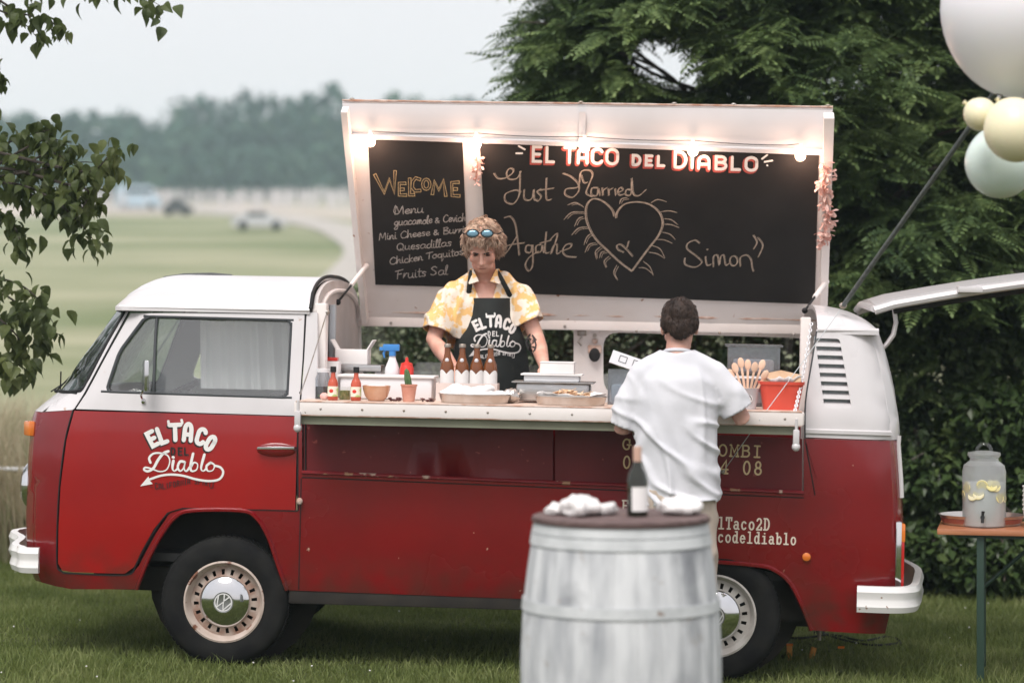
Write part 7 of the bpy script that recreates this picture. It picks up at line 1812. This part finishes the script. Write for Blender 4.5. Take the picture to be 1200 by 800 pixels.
# red basket with paper
t = on('plastic_basket', 'coral red plastic basket lined with paper at the end of the counter', 'basket', 915, -.08)
mb = MB(); n_ = 40; V = []
def rrect(w_, d_, q):
    c_, s__ = math.cos(q), math.sin(q); k = 1 / (abs(c_) ** 5 + abs(s__) ** 5) ** .2; return w_ * c_ * k, d_ * s__ * k
for zz_, w_, d_ in ((.0, .076, .055), (.0, .084, .06), (.03, .088, .065), (.118, .104, .080), (.120, .110, .085), (.134, .112, .087), (.134, .104, .079), (.03, .082, .058), (.008, .078, .055), (.008, .0, .0)):
    for k in range(n_): x, y = rrect(w_, d_, 2 * math.pi * k / n_); q = 1 + (.012 * (-1) ** k if .02 < zz_ < .12 else 0); V.append((x * q, y * q, zz_))
mb.add(V, [(i * n_ + k, i * n_ + (k + 1) % n_, (i + 1) * n_ + (k + 1) % n_, (i + 1) * n_ + k) for i in range(9) for k in range(n_)]); mb.build('body', M['coral_plastic'], t)
mb = MB()
for sx in (-1, 1):
    q = [Vector((0, -.02, .125)), Vector((sx * .09, -.07, .135)), Vector((sx * .095, .0, .165)), Vector((sx * .07, .06, .150)), Vector((0, .02, .185))]
    mb.add(q + [p + Vector((0, 0, .002)) for p in q], [(0, 1, 2, 4), (4, 2, 3), (5, 9, 7, 6), (9, 8, 7), (0, 5, 6, 1), (1, 6, 7, 2), (2, 7, 8, 3), (3, 8, 9, 4)])
mb.build('paper_bag', M['kraft'], t, smooth=False)
crumple('paper_liner', (0, 0, .10), .095, .075, .055, M['paper'], t, 5.1)

# ------------------------------------------------------------ barrel with bottle
DB = 8.0
bx_ = (727.5 - 600) / F * DB; by_ = CAMY + DB; bz = float(gz(bx_, by_)); zt_b = CAMZ - (612 - HZ) / F * (DB - .3) - bz
brl = empty('barrel', (bx_, by_, bz)); tag(brl, 'whitewashed oak barrel used as a standing table in front of the customer', 'barrel')
HB = zt_b - .022
def br(z): t = (z / HB - .48) / .52; return .357 - .052 * t * t
NS = 26
sv = MB(); w_ = 2 * math.pi / NS; V = []; kz = 12
for i in range(kz + 1):
    z = HB * i / kz
    for a, ro in ((-.497 * w_, .0020), (-.48 * w_, .0026), (0, .0032), (.48 * w_, .0026), (.497 * w_, .0020), (.497 * w_, -.022), (-.497 * w_, -.022)): r = br(z) + ro - .003; V.append((r * math.sin(a), -r * math.cos(a), z))
n_ = 7; sv.add(V, [(i * n_ + k, i * n_ + (k + 1) % n_, (i + 1) * n_ + (k + 1) % n_, (i + 1) * n_ + k) for i in range(kz) for k in range(n_)] + [tuple(range(n_))[::-1], tuple(kz * n_ + k for k in range(n_))])
s0 = sv.build('stave', M['barrel'], brl)
for i in range(1, NS): c_ = s0.copy(); C.objects.link(c_); c_.parent = brl; c_.rotation_euler = (0, 0, i * w_)
for z0_, z1_ in ((.015, .055), (.24 * HB, .24 * HB + .035), (.70 * HB, .70 * HB + .038), (HB - .075, HB - .038), (HB - .034, HB - .002)):
    mb = MB(); mb.lathe([(br(z0_) + .002, z0_), (br(z0_) + .0055, z0_), (br(z1_) + .0055, z1_), (br(z1_) + .002, z1_)], n=64); mb.build('hoop', M['hoop'], brl)
mb = MB(); r = .312; mb.lathe([(0, HB + .001), (r, HB + .001), (r + .003, HB + .006), (r + .003, HB + .018), (r - .004, HB + .022), (0, HB + .022)], n=64); mb.build('top', M['lid_wood'], brl)
mb = MB(); mb.lathe([(r + .0035, HB + .004), (r + .006, HB + .004), (r + .006, HB + .010), (r + .0035, HB + .010)], n=64); mb.build('top_band', M['lid_wood'], brl)
ztop = bz + HB + .022
def onb(name, label, cat, px, dy): 
    d = DB + dy; t = empty(name, ((px - 600) / F * d, CAMY + d, ztop)); tag(t, label, cat); return t
t = onb('wine_bottle', 'dark wine bottle with white label standing on the barrel', 'bottle', 747, -.05)
mb = MB(); mb.lathe([(0, 0), (.034, 0), (.037, .006), (.037, .125), (.031, .150), (.018, .175), (.0145, .195), (.0145, .215), (0, .215)], n=28); mb.build('body', M['dark_bottle'], t)
mb = MB(); mb.lathe([(.0148, .190), (.0155, .235), (.015, .246), (0, .247)], n=20); mb.build('foil', pm('rose_foil', (.66, .42, .33), .4, .3), t)
mb = MB(); V = []
for k in range(21): q = math.radians(-125 + 170 * k / 20); V += [(.0377 * math.cos(q), .0377 * math.sin(q), .02), (.0377 * math.cos(q), .0377 * math.sin(q), .105)]
mb.add(V, [(2 * k, 2 * k + 1, 2 * k + 3, 2 * k + 2) for k in range(20)]); mb.build('label', M['paper'], t)
def napkin(px, dy, rx, h, label, seed):
    t = onb('napkin', label, 'napkin', px, dy); mb = MB(); mb.ball((0, 0, h * .5), (rx, .07, h * .52), 17, 10); o = mb.build('crumpled_sheet', M['paper'], t, angle=12)
    for v_ in o.data.vertices:
        q = v_.co; k = 1.2 - 3.0 * abs(noise.noise(q * 19 + Vector((seed, 0, 0)))); v_.co += Vector((q.x, q.y, q.z - h * .3)).normalized() * (.016 * k + .006 * noise.noise(q * 45)); v_.co.z = max(v_.co.z, .0015)
napkin(680, -.04, .062, .060, 'taller crumpled white napkin at the left of the barrel top', 1.0); napkin(655, .05, .045, .03, 'small flat crumpled napkin by the left rim of the barrel top', 6.0); napkin(708, .03, .04, .035, 'low crumpled napkin left of the wine bottle', 8.0); napkin(797, .02, .072, .052, 'broad crumpled white napkin right of the wine bottle', 3.0)

# ------------------------------------------------------------ drinks table
DT = 10.9; tx = (1098 - 600) / F * DT; tzt = CAMZ - (619 - HZ) / F * DT; ty = CAMY + DT
a_t = math.radians(-13)
tg0 = float(gz(tx + .5, ty + .2)); tab = empty('folding_table', (tx, ty, tg0), a_t); tag(tab, 'brown topped folding table with green steel legs beside the rear bumper', 'table')
hT = tzt - tg0
mb = MB(); mb.box((1.1, .25, hT - .015), (2.2, .50, .030), bev=.008); mb.build('top', M['table_wood'], tab)
mb = MB(); mb.box((1.1, .25, hT - .038), (2.0, .42, .016)); mb.build('under_frame', M['green_metal'], tab)
for X0, sg_ in ((.205, 1), (1.98, -1)):
    for Yy in (.045, .455):
        dz_ = float(gz(tx + X0, ty + Yy)) - tg0; mb = MB(); mb.box((X0, Yy, (hT - .03 + dz_) / 2), (.036, .030, hT - .03 - dz_), bev=.004); mb.build('leg', M['green_metal'], tab)
    mb = MB(); mb.box((X0, .25, hT * .12), (.028, .42, .028)); mb.box((X0, .25, hT - .06), (.03, .42, .03)); mb.build('cross_bar', M['green_metal'], tab)
    mb = MB(); mb.tube([(X0 + .01 * sg_, .25, hT * .60), (X0 + .30 * sg_, .25, hT - .045)], .010, 8); mb.tube([(X0, .045, hT * .60), (X0, .455, hT * .60)], .009, 8); mb.build('brace', M['green_metal'], tab)
TMt = Matrix.Translation((tx, ty, tg0 + hT)) @ Matrix.Rotation(a_t, 4, 'Z')
def ont(name, label, cat, px, yy):
    for _ in range(1):
        best = min(np.linspace(0, 2.1, 421), key=lambda q: abs(600 + (TMt @ Vector((q, yy, 0))).x / ((TMt @ Vector((q, yy, 0))).y - CAMY) * F - px))
    t = empty(name, mat=TMt @ Matrix.Translation((float(best), yy, 0))); tag(t, label, cat); return t
t = ont('drinks_dispenser', 'glass drinks jar with lemon slices and a tap on the table', 'dispenser', 1153, .16)
gp = [(0, .002), (.098, .002), (.104, .012), (.105, .27), (.098, .300), (.070, .322), (.068, .335), (.074, .338), (.074, .346), (.066, .346)]
mb = MB(); mb.lathe(gp, n=40); mb.build('jar', M['frost'], t)
mb = MB(); mb.lathe([(0, .008), (.099, .008), (.101, .215), (0, .215)], n=40); lq = mb.build('lemonade', M['lemonade'], t)
mb = MB(); mb.lathe([(.078, .345), (.080, .352), (.078, .362), (.03, .370), (0, .371)], n=32); li = mb.build('lid', M['frost'], t)
mb = MB(); mb.tube([(.034 * math.cos(q), 0, .368 + .036 * math.sin(q)) for q in np.linspace(0, math.pi, 13)], .008, 8); mb.build('lid_handle', M['clear'], li)
for i in range(9):
    q = math.radians(-160 + 140 * i / 8 + rnd.uniform(-6, 6)); z = .185 + rnd.uniform(-.045, .035); R = Matrix.Rotation(q + math.pi / 2, 3, 'Z') @ Matrix.Rotation(math.radians(90 + rnd.uniform(-25, 25)), 3, 'X')
    mb = MB(); mb.lathe([(0, -.003), (.026, -.003), (.029, 0), (.026, .003), (0, .003)], (.099 * math.cos(q), .099 * math.sin(q), z), 18, R); mb.build('lemon_slice', M['lemon'], t)
mb = MB(); mb.tube([(-.005, -.10, .055), (-.005, -.135, .055)], .010, 10); mb.tube([(-.005, -.130, .058), (-.005, -.138, .030)], .007, 8); mb.tube([(-.005, -.128, .055), (-.002, -.128, .085)], [.005, .008], 8); mb.build('tap', M['dash'], t)
t = ont('tin_tray', 'shallow tin tray behind the drinks jar', 'tray', 1150, .28)
mb = MB(); mb.lathe([(0, .002), (.185, .002), (.205, .045), (.212, .050), (.206, .050), (.183, .008), (0, .007)], n=40, sy=.9); mb.build('dish', M['foil'], t)
mb = MB(); mb.lathe([(.1905, .012), (.201, .034)], n=40, sy=.9); mb.build('red_band', pm('red_brown_band', (.32, .10, .07), .5), t)
t = ont('cup_stack', 'stack of white paper cups at the right edge of the photo', 'cups', 1208, .12)
for i in range(6):
    mb = MB(); z = .022 * i; mb.lathe([(.030, z), (.040, z + .088), (.043, z + .091), (.043, z + .096), (.039, z + .094)], n=22); mb.build('cup', M['paper'], t)

# ------------------------------------------------------------ balloons and the guy cord
def balloon(px, row, d, rpx, m, label, squash=1.08, tilt=0.0):
    c = G(px, row, d); r = rpx / F * d; t = empty('balloon', c); tag(t, label, 'balloon', 'balloons of the garland')
    R = Matrix.Rotation(tilt, 3, 'Y') ; mb = MB(); pr = [(r * math.sin(a) * (1 - .10 * max(0, -math.cos(a)) ** 2), r * squash * math.cos(a)) for a in np.linspace(0, math.pi * .985, 26)]
    mb.lathe(pr, n=40, rot=R); mb.build('skin', m, t); mb = MB(); mb.lathe([(.002, -r * squash + .004), (.007, -r * squash - .004), (.010, -r * squash - .014), (.0, -r * squash - .012)], n=10, rot=R); mb.build('knot', m, t)
balloon(1203, 10, 9.2, 100, M['balloon_white'], 'largest balloon, white, cut by the top right corner', 1.06, .3)
balloon(1149, 134, 9.0, 19.5, M['balloon_yellow'], 'smallest balloon, pale yellow, under the large white one', 1.05, 2.2)
balloon(1190, 152, 8.85, 37, M['balloon_yellow'], 'middle pale yellow balloon overlapping the mint one', 1.05, 2.6)
balloon(1172, 190, 9.25, 41, M['balloon_mint'], 'pale mint balloon lowest in the cluster', 1.04, 2.9)
balloon(1262, 70, 9.4, 60, M['balloon_pink'], 'pale pink balloon at the right edge beside the large white one', 1.06, .2)
A2 = G(1150, 130, 9.6); B2 = VM @ P(988, 358, .22); dirv = (A2 - B2).normalized(); top_ = B2 + dirv * ((A2 - B2).length * 1.3)
t = empty('guy_strap', B2); tag(t, 'grey strap slanting down from the balloons to the rear corner of the van roof', 'strap')
M['strap'] = pm('grey_webbing', (.085, .10, .10), .8, col2=(.14, .155, .155), scale=40)
mb = MB(); mb.tube([Vector((0, 0, 0)), top_ - B2], .011, 8); mb.build('webbing', M['strap'], t)
mb = MB(); mb.ball((0, 0, 0), (.02, .014, .016), 8, 6); mb.build('hook', M['dull_steel'], t)
t = empty('thin_cord', VM @ P(984, 364, .09)); tag(t, 'thin pale cord slanting across the red basket and down over the counter edge', 'cord')
q = [P(984, 364, .075), P(940, 425, -.10), P(890, 492, -.325), P(847, 553, -.03)]
mb = MB(); mb.tube([VR.to_3x3() @ (p - q[0]) for p in q], .0022, 6); mb.build('cord', M['rope'], t)
mb = MB(); mb.ball(VR.to_3x3() @ (q[-1] - q[0]), (.010, .008, .010), 8, 6); mb.build('hook', M['dull_steel'], t)

# ------------------------------------------------------------ odds and ends under the tail
def peg(px, row, h, lean, label):
    d = 11.6; x = (px - 600) / F * d; y = CAMY + d; z = float(gz(x, y)); t = empty('tent_peg', (x, y, z)); tag(t, label, 'peg', 'orange wooden pegs')
    mb = MB(); mb.box((lean * .5, 0, h / 2 - .01), (.028, .022, h + .02), rot=Matrix.Rotation(lean, 3, 'Y'), bev=.003); mb.build('shaft', pm('orange_wood', (.62, .28, .05), .6), t); mb = MB(); mb.box((lean, 0, h), (.034, .028, .012)); mb.build('head', M['orange_lens'], t)
peg(925, 750, .085, 0, 'upright orange peg in the grass behind the rear wheel'); peg(917, 752, .07, .3, 'leaning orange peg in the grass behind the rear wheel')
pp = [(880, 742), (930, 752), (975, 748), (1010, 755), (1040, 750), (1055, 757), (1020, 760), (985, 753), (960, 744)]
q = []
for px, row in catmull(pp, 4): g_ = ground_hit(px, row); q.append(Vector((g_.x, g_.y, float(gz(g_.x, g_.y)) + .022)))
t = empty('power_cable', q[0]); tag(t, 'black power cable looping through the grass under the tail of the van', 'cable'); mb = MB(); mb.tube([p - q[0] for p in q], .006, 6); mb.build('cord', M['black'], t); mb = MB(); mb.box(q[-1] - q[0], (.06, .03, .03), bev=.005); mb.build('plug', M['black'], t)
mb = MB(); a = P(960, 745, .5); mb.tube([a + Vector((0, 0, .25)), a + Vector((0, 0, -.02))], .010, 8); mb.build('exhaust_stay', M['dull_steel'], van)

for o in bpy.data.objects:
    if o.type == 'MESH' and o.name.split('.')[0] in ('lettering', 'lettering_shadow', 'small_lettering', 'strapline', 'drawing', 'gold_lettering', 'cream_lettering', 'curls', 'strands', 'tattoo', 'print', 'emblem', 'stay_chain'): o['kind'] = 'stuff'
